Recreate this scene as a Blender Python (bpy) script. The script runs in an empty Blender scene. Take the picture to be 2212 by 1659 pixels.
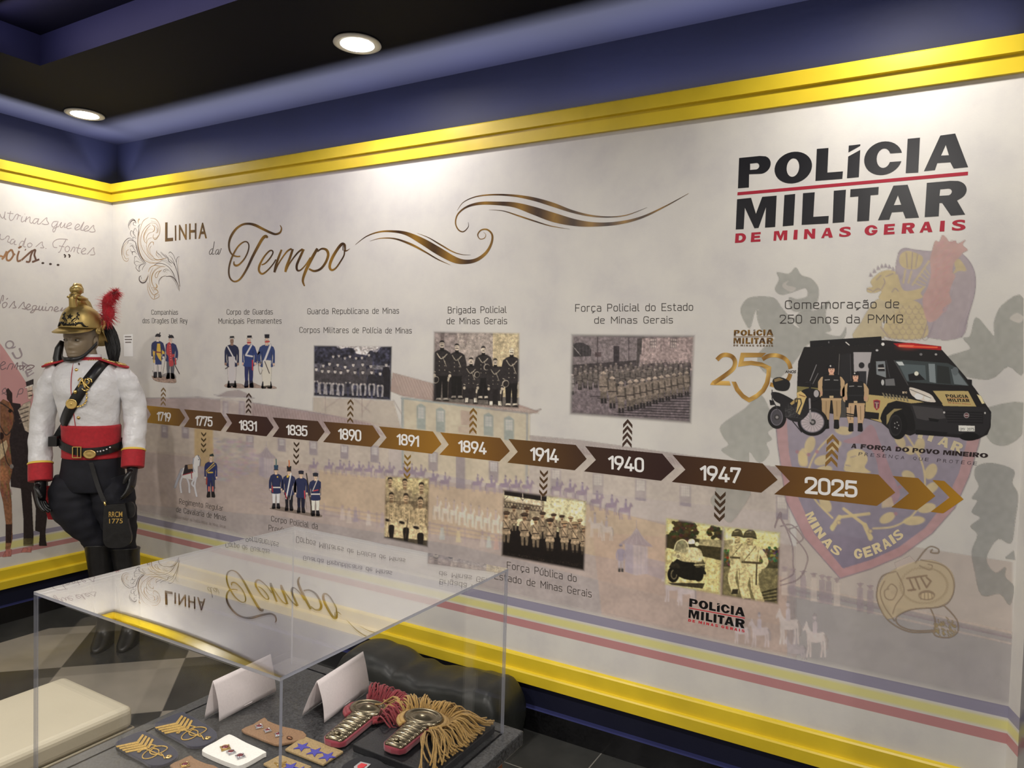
import bpy, bmesh, math, random
import numpy as np
from mathutils import Vector, Matrix, geometry
PI = math.pi
random.seed(7)
rng = np.random.default_rng(7)
scn = bpy.context.scene
C = scn.collection
# ---------------------------------------------------------------- camera
CAM = np.array([4.5275,-2.7060,1.6])
FOCAL = 1554.0                                   # in pixels of the 2212-wide frame
ROT = np.array([[.86532666,.50049693,.0266945],
                [.04207289,-.01946263,-.99892496],
                [-.49943933,.86551952,-.03789888]])   # rows: right, down, forward
cam = bpy.data.cameras.new('camera')
cam_ob = bpy.data.objects.new('camera', cam)
C.objects.link(cam_ob)
cam.sensor_fit = 'HORIZONTAL'
cam.sensor_width = 36.0
cam.lens = 36.0 * FOCAL / 2212.0
cam.clip_start = .02
_m = Matrix((( ROT[0][0],-ROT[1][0],-ROT[2][0], CAM[0]),
             ( ROT[0][1],-ROT[1][1],-ROT[2][1], CAM[1]),
             ( ROT[0][2],-ROT[1][2],-ROT[2][2], CAM[2]),
             (0,0,0,1)))
cam_ob.matrix_world = _m
scn.camera = cam_ob
# ---------------------------------------------------------------- world, exposure, lamps
wd = bpy.data.worlds.new('world')
scn.world = wd
wd.use_nodes = True
wd.node_tree.nodes['Background'].inputs[0].default_value = (.55,.58,.75,1)
wd.node_tree.nodes['Background'].inputs[1].default_value = .02
scn.view_settings.view_transform = 'Standard'
scn.view_settings.look = 'None'
scn.view_settings.gamma = 1.0
scn.view_settings.use_curve_mapping = False
scn.view_settings.exposure = .45
scn.cycles.transparent_max_bounces = 40
scn.cycles.max_bounces = 10
scn.cycles.glossy_bounces = 5
scn.cycles.caustics_reflective = False
scn.cycles.caustics_refractive = False
scn.cycles.sample_clamp_indirect = 4.0

def area(name, loc, aim, sx, sy, power, color, spread=PI, shape='RECTANGLE'):
    l = bpy.data.lights.new(name, 'AREA')
    l.shape = shape
    l.size = sx
    if shape in ('RECTANGLE', 'ELLIPSE'):
        l.size_y = sy
    l.energy = power
    l.color = color
    l.spread = spread
    o = bpy.data.objects.new(name, l)
    C.objects.link(o)
    o.location = loc
    o.rotation_euler = Vector(aim).to_track_quat('-Z', 'Y').to_euler()
    o['kind'] = 'structure'
    return o
WARM = (1.0,.945,.87)
CEIL = 2.90
DOWNLIGHTS = [(.372,-.382),(2.397,-.389),(4.42,-.385),(2.397,-2.40),(4.42,-2.40),
              (.372,-4.4),(2.397,-4.4),(4.42,-4.4),(6.2,-2.4),(6.2,-4.4)]
for _x, _y in DOWNLIGHTS:
    area('downlight_lamp', (_x, _y, CEIL - .022),(0,0,-1),.14,.14,6.7 if _y > -1 else 25.0, WARM, math.radians(172), 'DISK')
# cool light strips laid in the cove behind the top moulding, and in the ceiling tray
COVE = (.74,.77,1.0)
area('cove_lamp', (2.39,.030,2.572),(0,-.35,1),4.7,.016,46.0, COVE, math.radians(104))
area('cove_lamp', (-.030,-2.7,2.572),(.35,0,1),5.3,.016,50.0, COVE, math.radians(104))
area('tray_lamp', (1.75,-1.12,2.985),(0,1,.12),1.6,.03,3.0,(.66,.58,1.0), PI)
# ---------------------------------------------------------------- helpers
def s2l(c):
    c = np.asarray(c, float)
    return np.where(c <= .04045, c / 12.92,((c + .055) / 1.055) ** 2.4)

def rgb(r, g, b):
    return tuple(float(v) for v in s2l(np.array([r, g, b]) / 255.0)) + (1.0,)

def mat(name, color, rough=.5, metal=.0, spec=.5, noise=None, bump=None, coat=.0, sheen=.0, alpha=None, depth=.01):
    """Principled material; noise=(scale, amount) varies the colour, bump=(scale, strength)."""
    m = bpy.data.materials.new(name)
    m.use_nodes = True
    nt = m.node_tree
    b = nt.nodes['Principled BSDF']
    b.inputs['Base Color'].default_value = color
    b.inputs['Roughness'].default_value = rough
    b.inputs['Metallic'].default_value = metal
    b.inputs['Specular IOR Level'].default_value = spec
    b.inputs['Coat Weight'].default_value = coat
    b.inputs['Sheen Weight'].default_value = sheen
    if alpha is not None:
        b.inputs['Alpha'].default_value = alpha
    if noise or bump:
        tc = nt.nodes.new('ShaderNodeTexCoord')
    if noise:
        n = nt.nodes.new('ShaderNodeTexNoise')
        n.inputs['Scale'].default_value = noise[0]
        n.inputs['Detail'].default_value = 6
        nt.links.new(tc.outputs['Object'], n.inputs['Vector'])
        r = nt.nodes.new('ShaderNodeValToRGB')
        a = noise[1]
        r.color_ramp.elements[0].position = .3
        r.color_ramp.elements[1].position = .7
        r.color_ramp.elements[0].color = tuple(max(0, c * (1 - a)) for c in color[:3]) + (1,)
        r.color_ramp.elements[1].color = tuple(min(1, c * (1 + a)) for c in color[:3]) + (1,)
        nt.links.new(n.outputs['Fac'], r.inputs['Fac'])
        nt.links.new(r.outputs['Color'], b.inputs['Base Color'])
    if bump:
        n2 = nt.nodes.new('ShaderNodeTexNoise')
        n2.inputs['Scale'].default_value = bump[0]
        n2.inputs['Detail'].default_value = 4
        nt.links.new(tc.outputs['Object'], n2.inputs['Vector'])
        bp = nt.nodes.new('ShaderNodeBump')
        bp.inputs['Strength'].default_value = bump[1]
        bp.inputs['Distance'].default_value = depth
        nt.links.new(n2.outputs['Fac'], bp.inputs['Height'])
        nt.links.new(bp.outputs['Normal'], b.inputs['Normal'])
    return m

def obj(name, verts, faces, mats, parent=None, smooth=False, fmat=None):
    me = bpy.data.meshes.new(name)
    me.from_pydata([tuple(map(float, v)) for v in verts],[], faces)
    for mm in (mats if isinstance(mats, (list, tuple)) else [mats]):
        me.materials.append(mm)
    if fmat is not None:
        me.polygons.foreach_set('material_index', fmat)
    if smooth:
        me.polygons.foreach_set('use_smooth', [True] * len(me.polygons))
    me.update()
    o = bpy.data.objects.new(name, me)
    C.objects.link(o)
    if parent is not None:
        o.parent = parent
    return o

class MB:
    """Collects shapes that become ONE mesh object."""
    def __init__(self):
        self.v, self.f, self.m = [],[],[]
        self.cur = 0
    def add(self, vs, fs, M=None):
        k = len(self.v)
        for p in vs:
            p = Vector(p)
            self.v.append(tuple(M @ p) if M is not None else tuple(p))
        for f in fs:
            self.f.append([i + k for i in f])
            self.m.append(self.cur)
        return self
    def box(self, x0, x1, y0, y1, z0, z1, M=None):
        vs = [(x, y, z) for z in (z0, z1) for y in (y0, y1) for x in (x0, x1)]
        return self.add(vs, [(0,2,3,1),(4,5,7,6),(0,1,5,4),(2,6,7,3),(0,4,6,2),(1,3,7,5)], M)
    def prism(self, pts, d0, d1, axis=2, M=None):
        """closed outline pts (2-D) extruded along axis between d0 and d1"""
        n = len(pts)
        def q(p, d):
            return {0: (d, p[0], p[1]),1: (p[0], d, p[1]),2: (p[0], p[1], d)}[axis]
        vs = [q(p, d0) for p in pts] + [q(p, d1) for p in pts]
        fs = [tuple(range(n))[::-1], tuple(range(n, 2 * n))]
        fs += [(i, (i + 1) % n, n + (i + 1) % n, n + i) for i in range(n)]
        return self.add(vs, fs, M)
    def rings(self, rings, cap=True, M=None, close=True):
        """loft: list of rings (lists of points, same count)"""
        n = len(rings[0])
        vs = [p for r in rings for p in r]
        fs = []
        for a in range(len(rings) - 1):
            for i in range(n if close else n - 1):
                j = (i + 1) % n
                fs.append((a * n + i, a * n + j, (a + 1) * n + j, (a + 1) * n + i))
        if cap:
            fs.append(tuple(range(n))[::-1])
            fs.append(tuple((len(rings) - 1) * n + i for i in range(n)))
        return self.add(vs, fs, M)
    def tube(self, pts, rad, n=8, M=None):
        pts = [Vector(p) for p in pts]
        rr = rad if isinstance(rad, (list, tuple)) else [rad] * len(pts)
        rings = []
        up = Vector((0,0,1))
        for i, p in enumerate(pts):
            t = (pts[min(i + 1, len(pts) - 1)] - pts[max(i - 1,0)])
            if t.length < 1e-9:
                t = Vector((0,0,1))
            t.normalize()
            if i == 0:
                a = up if abs(t.dot(up)) < .9 else Vector((1,0,0))
                u = t.cross(a).normalized()
            else:
                u = (u - t * u.dot(t))
                u = u.normalized() if u.length > 1e-6 else t.orthogonal().normalized()
            w = t.cross(u)
            rings.append([p + (u * math.cos(2 * PI * k / n) + w * math.sin(2 * PI * k / n)) * rr[i] for k in range(n)])
        return self.rings(rings, True, M)
    def lathe(self, prof, n=24, M=None, sx=1.0, sy=1.0):
        rings = [[(r * sx * math.cos(2 * PI * k / n), r * sy * math.sin(2 * PI * k / n), z) for k in range(n)] for r, z in prof]
        return self.rings(rings, True, M)
    def ball(self, c, rx, ry=None, rz=None, n=16, m=10, M=None):
        ry = rx if ry is None else ry
        rz = rx if rz is None else rz
        c = Vector(c)
        rings = []
        for a in range(1, m):
            t = PI * a / m - PI / 2
            rings.append([(c.x + rx * math.cos(t) * math.cos(2 * PI * k / n), c.y + ry * math.cos(t) * math.sin(2 * PI * k / n), c.z + rz * math.sin(t)) for k in range(n)])
        vs = [p for r in rings for p in r] + [(c.x, c.y, c.z - rz),(c.x, c.y, c.z + rz)]
        fs = []
        for a in range(m - 2):
            for i in range(n):
                j = (i + 1) % n
                fs.append((a * n + i, a * n + j, (a + 1) * n + j, (a + 1) * n + i))
        b, t = len(vs) - 2, len(vs) - 1
        for i in range(n):
            fs.append((b, (i + 1) % n, i))
            fs.append((t, (m - 2) * n + i, (m - 2) * n + (i + 1) % n))
        return self.add(vs, fs, M)
    def build(self, name, mats, parent=None, smooth=False):
        return obj(name, self.v, self.f, mats, parent, smooth, self.m)

def mod(o, kind, **kw):
    m = o.modifiers.new(kind.lower(), kind)
    for k, v in kw.items():
        setattr(m, k, v)
    return o

def bevel(o, w, seg=2):
    return mod(o, 'BEVEL', width=w, segments=seg, limit_method='ANGLE')

def empty(name, loc=(0,0,0), rz=.0):
    o = bpy.data.objects.new(name, None)
    C.objects.link(o)
    o.location = loc
    o.rotation_euler = (0,0, rz)
    o.empty_display_size = .05
    return o

def tag(o, label, cat, group=None, kind=None):
    o['label'] = label
    o['category'] = cat
    if group:
        o['group'] = group
    if kind:
        o['kind'] = kind
    return o

def struct(o):
    o['kind'] = 'structure'
    return o

# a traced photograph point -> metres on the back wall (y=0), the left wall (x=0) or a level
def ray(px, py):
    d = ROT.T @ np.array([(px - 1106.0) / FOCAL, (py - 829.5) / FOCAL, 1.0])
    return d
def on_back(px, py, y=.0):
    d = ray(px, py)
    t = (y - CAM[1]) / d[1]
    q = CAM + d * t
    return float(q[0]), float(q[2])
def on_left(px, py, x=.0):
    d = ray(px, py)
    t = (x - CAM[0]) / d[0]
    q = CAM + d * t
    return float(q[1]), float(q[2])
def on_level(px, py, z):
    d = ray(px, py)
    t = (z - CAM[2]) / d[2]
    q = CAM + d * t
    return Vector((float(q[0]), float(q[1]), z))
# ---------------------------------------------------------------- the room
XE = 4.79                         # right end of the papered wall
def wallpaper(name, axis, bands):
    """mottled printed wallpaper; bands=(blue top, blue bottom, yellow bottom, red bottom) heights"""
    m = bpy.data.materials.new(name)
    m.use_nodes = True
    nt = m.node_tree
    N, L = nt.nodes, nt.links
    b = N['Principled BSDF']
    b.inputs['Roughness'].default_value = .42
    b.inputs['Specular IOR Level'].default_value = .35
    tc = N.new('ShaderNodeTexCoord')
    n1 = N.new('ShaderNodeTexNoise')
    n1.inputs['Scale'].default_value = 5.0
    n1.inputs['Detail'].default_value = 5
    n1.inputs['Roughness'].default_value = .6
    L.new(tc.outputs['Object'], n1.inputs['Vector'])
    r1 = N.new('ShaderNodeValToRGB')
    e = r1.color_ramp.elements
    e[0].position, e[0].color = .30,(.63,.61,.60,1)
    e[1].position, e[1].color = .66,(.73,.71,.665,1)
    x = r1.color_ramp.elements.new(.48)
    x.color = (.69,.67,.64,1)
    L.new(n1.outputs['Fac'], r1.inputs['Fac'])
    col = r1.outputs['Color']
    sp = N.new('ShaderNodeSeparateXYZ')
    L.new(tc.outputs['Object'], sp.inputs['Vector'])
    def band(z0, z1, soft, color, fac, col):
        a = N.new('ShaderNodeMapRange')
        a.interpolation_type = 'SMOOTHSTEP'
        a.inputs['From Min'].default_value = z0 - soft
        a.inputs['From Max'].default_value = z0 + soft
        c = N.new('ShaderNodeMapRange')
        c.interpolation_type = 'SMOOTHSTEP'
        c.inputs['From Min'].default_value = z1 - soft
        c.inputs['From Max'].default_value = z1 + soft
        c.inputs['To Min'].default_value = fac
        c.inputs['To Max'].default_value = .0
        L.new(sp.outputs['Z'], a.inputs['Value'])
        L.new(sp.outputs['Z'], c.inputs['Value'])
        mu = N.new('ShaderNodeMath')
        mu.operation = 'MULTIPLY'
        L.new(a.outputs['Result'], mu.inputs[0])
        L.new(c.outputs['Result'], mu.inputs[1])
        mx = N.new('ShaderNodeMix')
        mx.data_type = 'RGBA'
        L.new(mu.outputs[0], mx.inputs['Factor'])
        L.new(col, mx.inputs[6])
        mx.inputs[7].default_value = color
        return mx.outputs[2]
    bt, bb, yb, rb = bands
    col = band(bb, bt, .001,(.25,.235,.36,1),.85, col)
    col = band(yb + .006, bb - .009,.008,(.74,.70,.22,1),.8, col)
    col = band(rb, yb - .002,.001,(.50,.17,.185,1),.82, col)
    L.new(col, b.inputs['Base Color'])
    n2 = N.new('ShaderNodeTexNoise')
    n2.inputs['Scale'].default_value = 160.0
    L.new(tc.outputs['Object'], n2.inputs['Vector'])
    bp = N.new('ShaderNodeBump')
    bp.inputs['Strength'].default_value = .05
    bp.inputs['Distance'].default_value = .003
    L.new(n2.outputs['Fac'], bp.inputs['Height'])
    L.new(bp.outputs['Normal'], b.inputs['Normal'])
    return m
M_PAPER = wallpaper('printed_wallpaper', 'x', (.549,.511,.464,.4287))
M_PAPER_L = wallpaper('printed_wallpaper_left', 'y', (.497,.470,.413,.382))
M_NAVY = mat('navy_paint', (.0065,.0078,.024,1),.62, spec=.3, noise=(3,.12), bump=(40,.05))
M_CEIL = mat('dark_navy_ceiling_paint', (.0021,.0023,.0075,1),.7, spec=.12, noise=(2,.15))
M_YELLOW = mat('yellow_gloss_paint', (.76,.565,.03,1),.32, noise=(6,.08), bump=(12,.04))
M_BLACKSTONE = mat('black_granite', (.006,.006,.007,1),.18, noise=(90,.5))
M_PLAIN = mat('plain_wall_paint', (.55,.53,.52,1),.6, noise=(3,.05))

YB = -6.2                         # wall behind the camera
XR = 7.2
FO = .074                        # the frieze lies behind the papered boards
BOARD = 2.56
w = MB()
w.cur = 0
w.add([(0,0,.2),(XE, 0,.2),(XE, 0, BOARD),(0,0, BOARD)],[(0,1,2,3)])
w.cur = 1
w.add([(0,0,0),(XE, 0,0),(XE, 0,.2),(0,0,.2)],[(0,1,2,3)])
w.add([(-FO, FO, BOARD),(XE, FO, BOARD),(XE, FO, CEIL),(-FO, FO, CEIL)],[(0,1,2,3)])
w.add([(0,0, BOARD),(XE, 0, BOARD),(XE, FO, BOARD),(-FO, FO, BOARD)],[(0,1,2,3)])
w.add([(-FO - .1, FO + .1,0),(XR, FO + .1,0),(XR, FO + .1, CEIL),(-FO - .1, FO + .1, CEIL)],[(3,2,1,0)])
struct(w.build('wall_back', [M_PAPER, M_NAVY]))
w = MB()
w.add([(0, YB, .2),(0,0,.2),(0,0, BOARD),(0, YB, BOARD)],[(0,1,2,3)])
w.cur = 1
w.add([(0, YB, 0),(0,0,0),(0,0,.2),(0, YB, .2)],[(0,1,2,3)])
w.add([(-FO, YB, BOARD),(-FO, FO, BOARD),(-FO, FO, CEIL),(-FO, YB, CEIL)],[(0,1,2,3)])
w.add([(0, YB, BOARD),(0,0, BOARD),(-FO, FO, BOARD),(-FO, YB, BOARD)],[(0,1,2,3)])
w.add([(-FO - .1, YB, 0),(-FO - .1, FO + .1,0),(-FO - .1, FO + .1, CEIL),(-FO - .1, YB, CEIL)],[(3,2,1,0)])
struct(w.build('wall_left', [M_PAPER_L, M_NAVY]))
w = MB()
w.box(-FO - .1, XR, YB - .1, YB, 0, CEIL)
struct(w.build('wall_front', M_PLAIN))
w = MB()
w.box(XR, XR + .1, YB, FO + .1,0, CEIL)
struct(w.build('wall_east', M_PLAIN))
# right-hand return: a narrow wrap of the wallpaper, then a dark polished panel
M_PANEL = mat('dark_polished_panel', (.035,.037,.055,1),.22, noise=(4,.3))
w = MB()
w.cur = 0
w.prism([(XE, .0),(XE + .022,-.075),(XE + .03,-.075),(XE + .03,.0)],.0, BOARD)
w.cur = 1
w.box(XE + .03, XE + .13,-1.1,.0,0, CEIL)
w.box(XE + .022, XE + .03,-1.1,-.075,0, CEIL)
struct(w.build('wall_right', [M_PAPER, M_PANEL]))

# mouldings: one profile run round the corner (y is the distance in front of the board)
def moulding(name, prof, mats, mi=None):
    """prof: closed outline of (distance in front of wall, z); mitred at the corner, runs along both walls"""
    n = len(prof)
    vs, fs, fm = [],[],[]
    for d, z in prof:
        vs.append((d, YB, z))
    for d, z in prof:
        vs.append((d, -d, z))
    for d, z in prof:
        vs.append((XE, -d, z))
    for s in (0,1):
        for i in range(n):
            j = (i + 1) % n
            fs.append((s * n + i, s * n + j, (s + 1) * n + j, (s + 1) * n + i))
            fm.append(mi[i] if mi else 0)
    fs.append(tuple(range(n)))
    fs.append(tuple(2 * n + i for i in range(n))[::-1])
    fm += [0,0]
    return struct(obj(name, vs, fs, mats, None, False, fm))
moulding('trim_1', [(0,2.509),(.015,2.509),(.015,2.564),(.028,2.567),(.029,2.615),(.024,2.620),
                    (.008,2.620),(.008,2.566),(0,2.566)],[M_YELLOW])
moulding('trim_2', [(0,.200),(.030,.200),(.032,.244),(.028,.250),(.016,.252),(.016,.306),(.012,.312),(0,.316)],[M_YELLOW])
M_LEDGE = mat('navy_ledge_top', (.035,.04,.13,1),.3)  # lighter navy on the baseboard's top face, against its black front
moulding('baseboard_back', [(0,0),(.024,0),(.024,.094),(0,.100)],[M_BLACKSTONE, M_LEDGE],[0,0,1,0])

# ceiling with a sunk tray
TX0, TX1, TY0, TY1, TD = .877,4.6,-4.6,-.87,.14
w = MB()
z = CEIL
X0, X1, Y0, Y1 = -FO - .1, XR, YB, FO + .1
w.add([(X0, Y0, z),(X1, Y0, z),(X1, TY0, z),(X0, TY0, z)],[(3,2,1,0)])
w.add([(X0, TY1, z),(X1, TY1, z),(X1, Y1, z),(X0, Y1, z)],[(3,2,1,0)])
w.add([(X0, TY0, z),(TX0, TY0, z),(TX0, TY1, z),(X0, TY1, z)],[(3,2,1,0)])
w.add([(TX1, TY0, z),(X1, TY0, z),(X1, TY1, z),(TX1, TY1, z)],[(3,2,1,0)])
t = z + TD
w.add([(TX0, TY0, t),(TX1, TY0, t),(TX1, TY1, t),(TX0, TY1, t)],[(3,2,1,0)])
w.cur = 1
w.add([(TX0, TY0, z),(TX1, TY0, z),(TX1, TY0, t),(TX0, TY0, t)],[(0,1,2,3)])
w.add([(TX0, TY1, z),(TX1, TY1, z),(TX1, TY1, t),(TX0, TY1, t)],[(3,2,1,0)])
w.add([(TX0, TY0, z),(TX0, TY1, z),(TX0, TY1, t),(TX0, TY0, t)],[(3,2,1,0)])
w.add([(TX1, TY0, z),(TX1, TY1, z),(TX1, TY1, t),(TX1, TY0, t)],[(0,1,2,3)])
w.cur = 0
w.box(X0, X1, Y0, Y1, t + .02, t + .1)
struct(w.build('ceiling', [M_CEIL, M_NAVY]))

# floor: dark border tiles along the walls, light and dark diamonds inside
def floor_mat():
    m = bpy.data.materials.new('chequered_stone_tiles')
    m.use_nodes = True
    nt = m.node_tree
    N, L = nt.nodes, nt.links
    b = N['Principled BSDF']
    b.inputs['Roughness'].default_value = .16
    tc = N.new('ShaderNodeTexCoord')
    sp = N.new('ShaderNodeSeparateXYZ')
    L.new(tc.outputs['Object'], sp.inputs['Vector'])
    def mth(op, a, b_=None):
        n = N.new('ShaderNodeMath')
        n.operation = op
        for i, v in enumerate((a, b_)):
            if v is None:
                continue
            if isinstance(v, (int, float)):
                n.inputs[i].default_value = v
            else:
                L.new(v, n.inputs[i])
        return n.outputs[0]
    X, Y = sp.outputs['X'], sp.outputs['Y']
    per = .805
    u = mth('DIVIDE', mth('ADD', mth('ADD', X, Y),-(.868 - .763) + 40 * per), per)
    v = mth('DIVIDE', mth('ADD', mth('SUBTRACT', X, Y),-(.868 + .763) + 40 * per), per)
    par = mth('MODULO', mth('ADD', mth('FLOOR', u), mth('FLOOR', v)),2.0)
    par = mth('LESS_THAN', par, .5)
    def grout(w_):
        f = mth('FRACT', w_)
        d = mth('MINIMUM', f, mth('SUBTRACT', 1.0, f))
        return d
    g = mth('LESS_THAN', mth('MINIMUM', grout(u), grout(v)),.003)
    inner = mth('MULTIPLY', mth('GREATER_THAN', X, .30), mth('LESS_THAN', Y, -.29))
    # border grout
    bx = mth('DIVIDE', mth('ADD', X, -3.445 + 60 * .6),.6)
    by = mth('DIVIDE', mth('ADD', Y, 60 * .6),.6)
    gb = mth('LESS_THAN', mth('MINIMUM', mth('MULTIPLY', grout(bx),.6), mth('ABSOLUTE', mth('ADD', Y, .29))),.0022)
    gb = mth('MULTIPLY', gb, mth('GREATER_THAN', Y, -.30))
    n1 = N.new('ShaderNodeTexNoise')
    n1.inputs['Scale'].default_value = 4.0
    n1.inputs['Detail'].default_value = 7
    L.new(tc.outputs['Object'], n1.inputs['Vector'])
    def ramp(c0, c1):
        r = N.new('ShaderNodeValToRGB')
        r.color_ramp.elements[0].color = c0
        r.color_ramp.elements[1].color = c1
        r.color_ramp.elements[0].position = .3
        r.color_ramp.elements[1].position = .7
        L.new(n1.outputs['Fac'], r.inputs['Fac'])
        return r.outputs['Color']
    dark = ramp((.022,.023,.023,1),(.05,.05,.047,1))
    lite = ramp((.24,.22,.185,1),(.31,.28,.235,1))
    def mix(f, a, c):
        x = N.new('ShaderNodeMix')
        x.data_type = 'RGBA'
        L.new(f, x.inputs['Factor'])
        for i, s in ((6, a),(7, c)):
            if isinstance(s, tuple):
                x.inputs[i].default_value = s
            else:
                L.new(s, x.inputs[i])
        return x.outputs[2]
    c = mix(par, dark, lite)
    c = mix(g, c, (.12,.11,.10,1))
    c = mix(inner, dark, c)
    c = mix(gb, c, (.22,.21,.19,1))
    L.new(c, b.inputs['Base Color'])
    n3 = N.new('ShaderNodeTexNoise')
    n3.inputs['Scale'].default_value = 9.0
    n3.inputs['Detail'].default_value = 8
    L.new(tc.outputs['Object'], n3.inputs['Vector'])
    r3 = N.new('ShaderNodeMapRange')
    r3.inputs['To Min'].default_value = .10
    r3.inputs['To Max'].default_value = .34
    L.new(n3.outputs['Fac'], r3.inputs['Value'])
    L.new(r3.outputs['Result'], b.inputs['Roughness'])
    return m
w = MB()
w.box(-FO - .1, XR, YB, FO + .1,-.1,.0)
struct(w.build('floor', floor_mat()))

# recessed downlights
M_RING = mat('white_enamel_ring', (.75,.74,.72,1),.35)
def emis(name, color, strength):
    m = bpy.data.materials.new(name)
    m.use_nodes = True
    nt = m.node_tree
    b = nt.nodes['Principled BSDF']
    b.inputs['Base Color'].default_value = (.9,.9,.9,1)
    b.inputs['Emission Color'].default_value = color
    b.inputs['Emission Strength'].default_value = strength
    return m
M_LED = emis('lit_led_diffuser', (1.0,.96,.88,1),14.0)
dl_labels = {0: 'round recessed ceiling lamp nearest the corner above the helmeted mannequin',
             1: 'round recessed ceiling lamp above the gold swirl lettering of the long wall'}
for i, (x, y) in enumerate(DOWNLIGHTS):
    if i > 2:
        break
    e = empty('ceiling_lamp', (x, y, CEIL))
    tag(e, dl_labels.get(i, 'round recessed ceiling lamp at the right end of the long wall'), 'lamp', 'recessed ceiling lamps along the long wall')
    MB().lathe([(.082,-.001),(.098,-.002),(.100,-.008),(.086,-.013),(.080,-.010)],40).build('trim_ring', M_RING, e, True)
    MB().lathe([(.081,-.004),(.081,-.009),(.06,-.011)],40).build('diffuser', M_LED, e)
# ---------------------------------------------------------------- printing on the walls
def unlit(colors, z):
    """observed sRGB 0-255 colour -> albedo, given how bright the paper is lit at height z"""
    lin = s2l(np.asarray(colors, float) / 255.0)
    e = np.interp(z, [.3,.6,1.0,1.5,2.0,2.4],[.54,.58,.68,.84,.98,1.15])
    return np.clip(lin / np.asarray(e)[..., None],.0,.9)

def print_mat(name, rough):
    m = bpy.data.materials.new(name)
    m.use_nodes = True
    nt = m.node_tree
    N, L = nt.nodes, nt.links
    b = N['Principled BSDF']
    b.inputs['Roughness'].default_value = rough
    b.inputs['Specular IOR Level'].default_value = .35
    at = N.new('ShaderNodeAttribute')
    at.attribute_name = 'ink'
    L.new(at.outputs['Color'], b.inputs['Base Color'])
    tr = N.new('ShaderNodeBsdfTransparent')
    mx = N.new('ShaderNodeMixShader')
    L.new(at.outputs['Alpha'], mx.inputs[0])
    L.new(tr.outputs[0], mx.inputs[1])
    L.new(b.outputs[0], mx.inputs[2])
    L.new(mx.outputs[0], N['Material Output'].inputs['Surface'])
    return m
M_INK = print_mat('printed_ink', .45)
M_GLOSSINK = print_mat('glossy_vinyl_ink', .32)

def wall_points(px, off, wall):
    """photograph points (n,2) -> points on the wall, off metres in front of it"""
    px = np.asarray(px, float)
    off = off * .4
    d = np.stack([(px[:, 0] - 1106.0) / FOCAL, (px[:, 1] - 829.5) / FOCAL, np.ones(len(px))],1) @ ROT
    if wall == 'back':
        t = (-off - CAM[1]) / d[:, 1]
    else:
        t = (off - CAM[0]) / d[:, 0]
    return CAM + d * t[:, None]

def ink_mesh(name, P3, faces, ink, m, parent=None):
    """faces: (n,k) index array or list of tuples"""
    me = bpy.data.meshes.new(name)
    if isinstance(faces, np.ndarray):
        k = faces.shape[1]
        me.vertices.add(len(P3))
        me.vertices.foreach_set('co', np.ascontiguousarray(P3, np.float32).ravel())
        me.loops.add(faces.size)
        me.loops.foreach_set('vertex_index', np.ascontiguousarray(faces, np.int32).ravel())
        me.polygons.add(len(faces))
        me.polygons.foreach_set('loop_start', np.arange(0, faces.size, k, dtype=np.int32))
        me.update(calc_edges=True)
    else:
        me.from_pydata([tuple(map(float, p)) for p in P3],[], faces)
    ca = me.color_attributes.new('ink', 'FLOAT_COLOR', 'POINT')
    ca.data.foreach_set('color', np.ascontiguousarray(ink, np.float32).ravel())
    me.materials.append(m)
    me.update()
    o = bpy.data.objects.new(name, me)
    C.objects.link(o)
    if parent is not None:
        o.parent = parent
        if parent.type == 'EMPTY':
            o.location = -parent.location
    return o

def smooth(pts, closed=False, n=8):
    """Catmull-Rom through pts (any width tuples)"""
    p = np.asarray(pts, float)
    m = len(p)
    out = []
    for i in range(m if closed else m - 1):
        if closed:
            a, b, c, d = p[i - 1], p[i], p[(i + 1) % m], p[(i + 2) % m]
        else:
            a, b, c, d = p[max(i - 1,0)], p[i], p[i + 1], p[min(i + 2, m - 1)]
        for t in np.arange(n) / n:
            out.append(.5 * ((2 * b) + (c - a) * t + (2 * a - 5 * b + 4 * c - d) * t * t + (3 * b - a - 3 * c + d) * t ** 3))
    if not closed:
        out.append(p[-1])
    return np.array(out)

def Z(ox, oy, s, pts):
    """points read off an enlargement of the photograph (origin ox,oy, scale s)"""
    p = np.asarray(pts, float).copy()
    p[:, 0] = ox + p[:, 0] / s
    p[:, 1] = oy + p[:, 1] / s
    if p.shape[1] > 2:
        p[:, 2] = p[:, 2] / s
    return p

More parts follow.
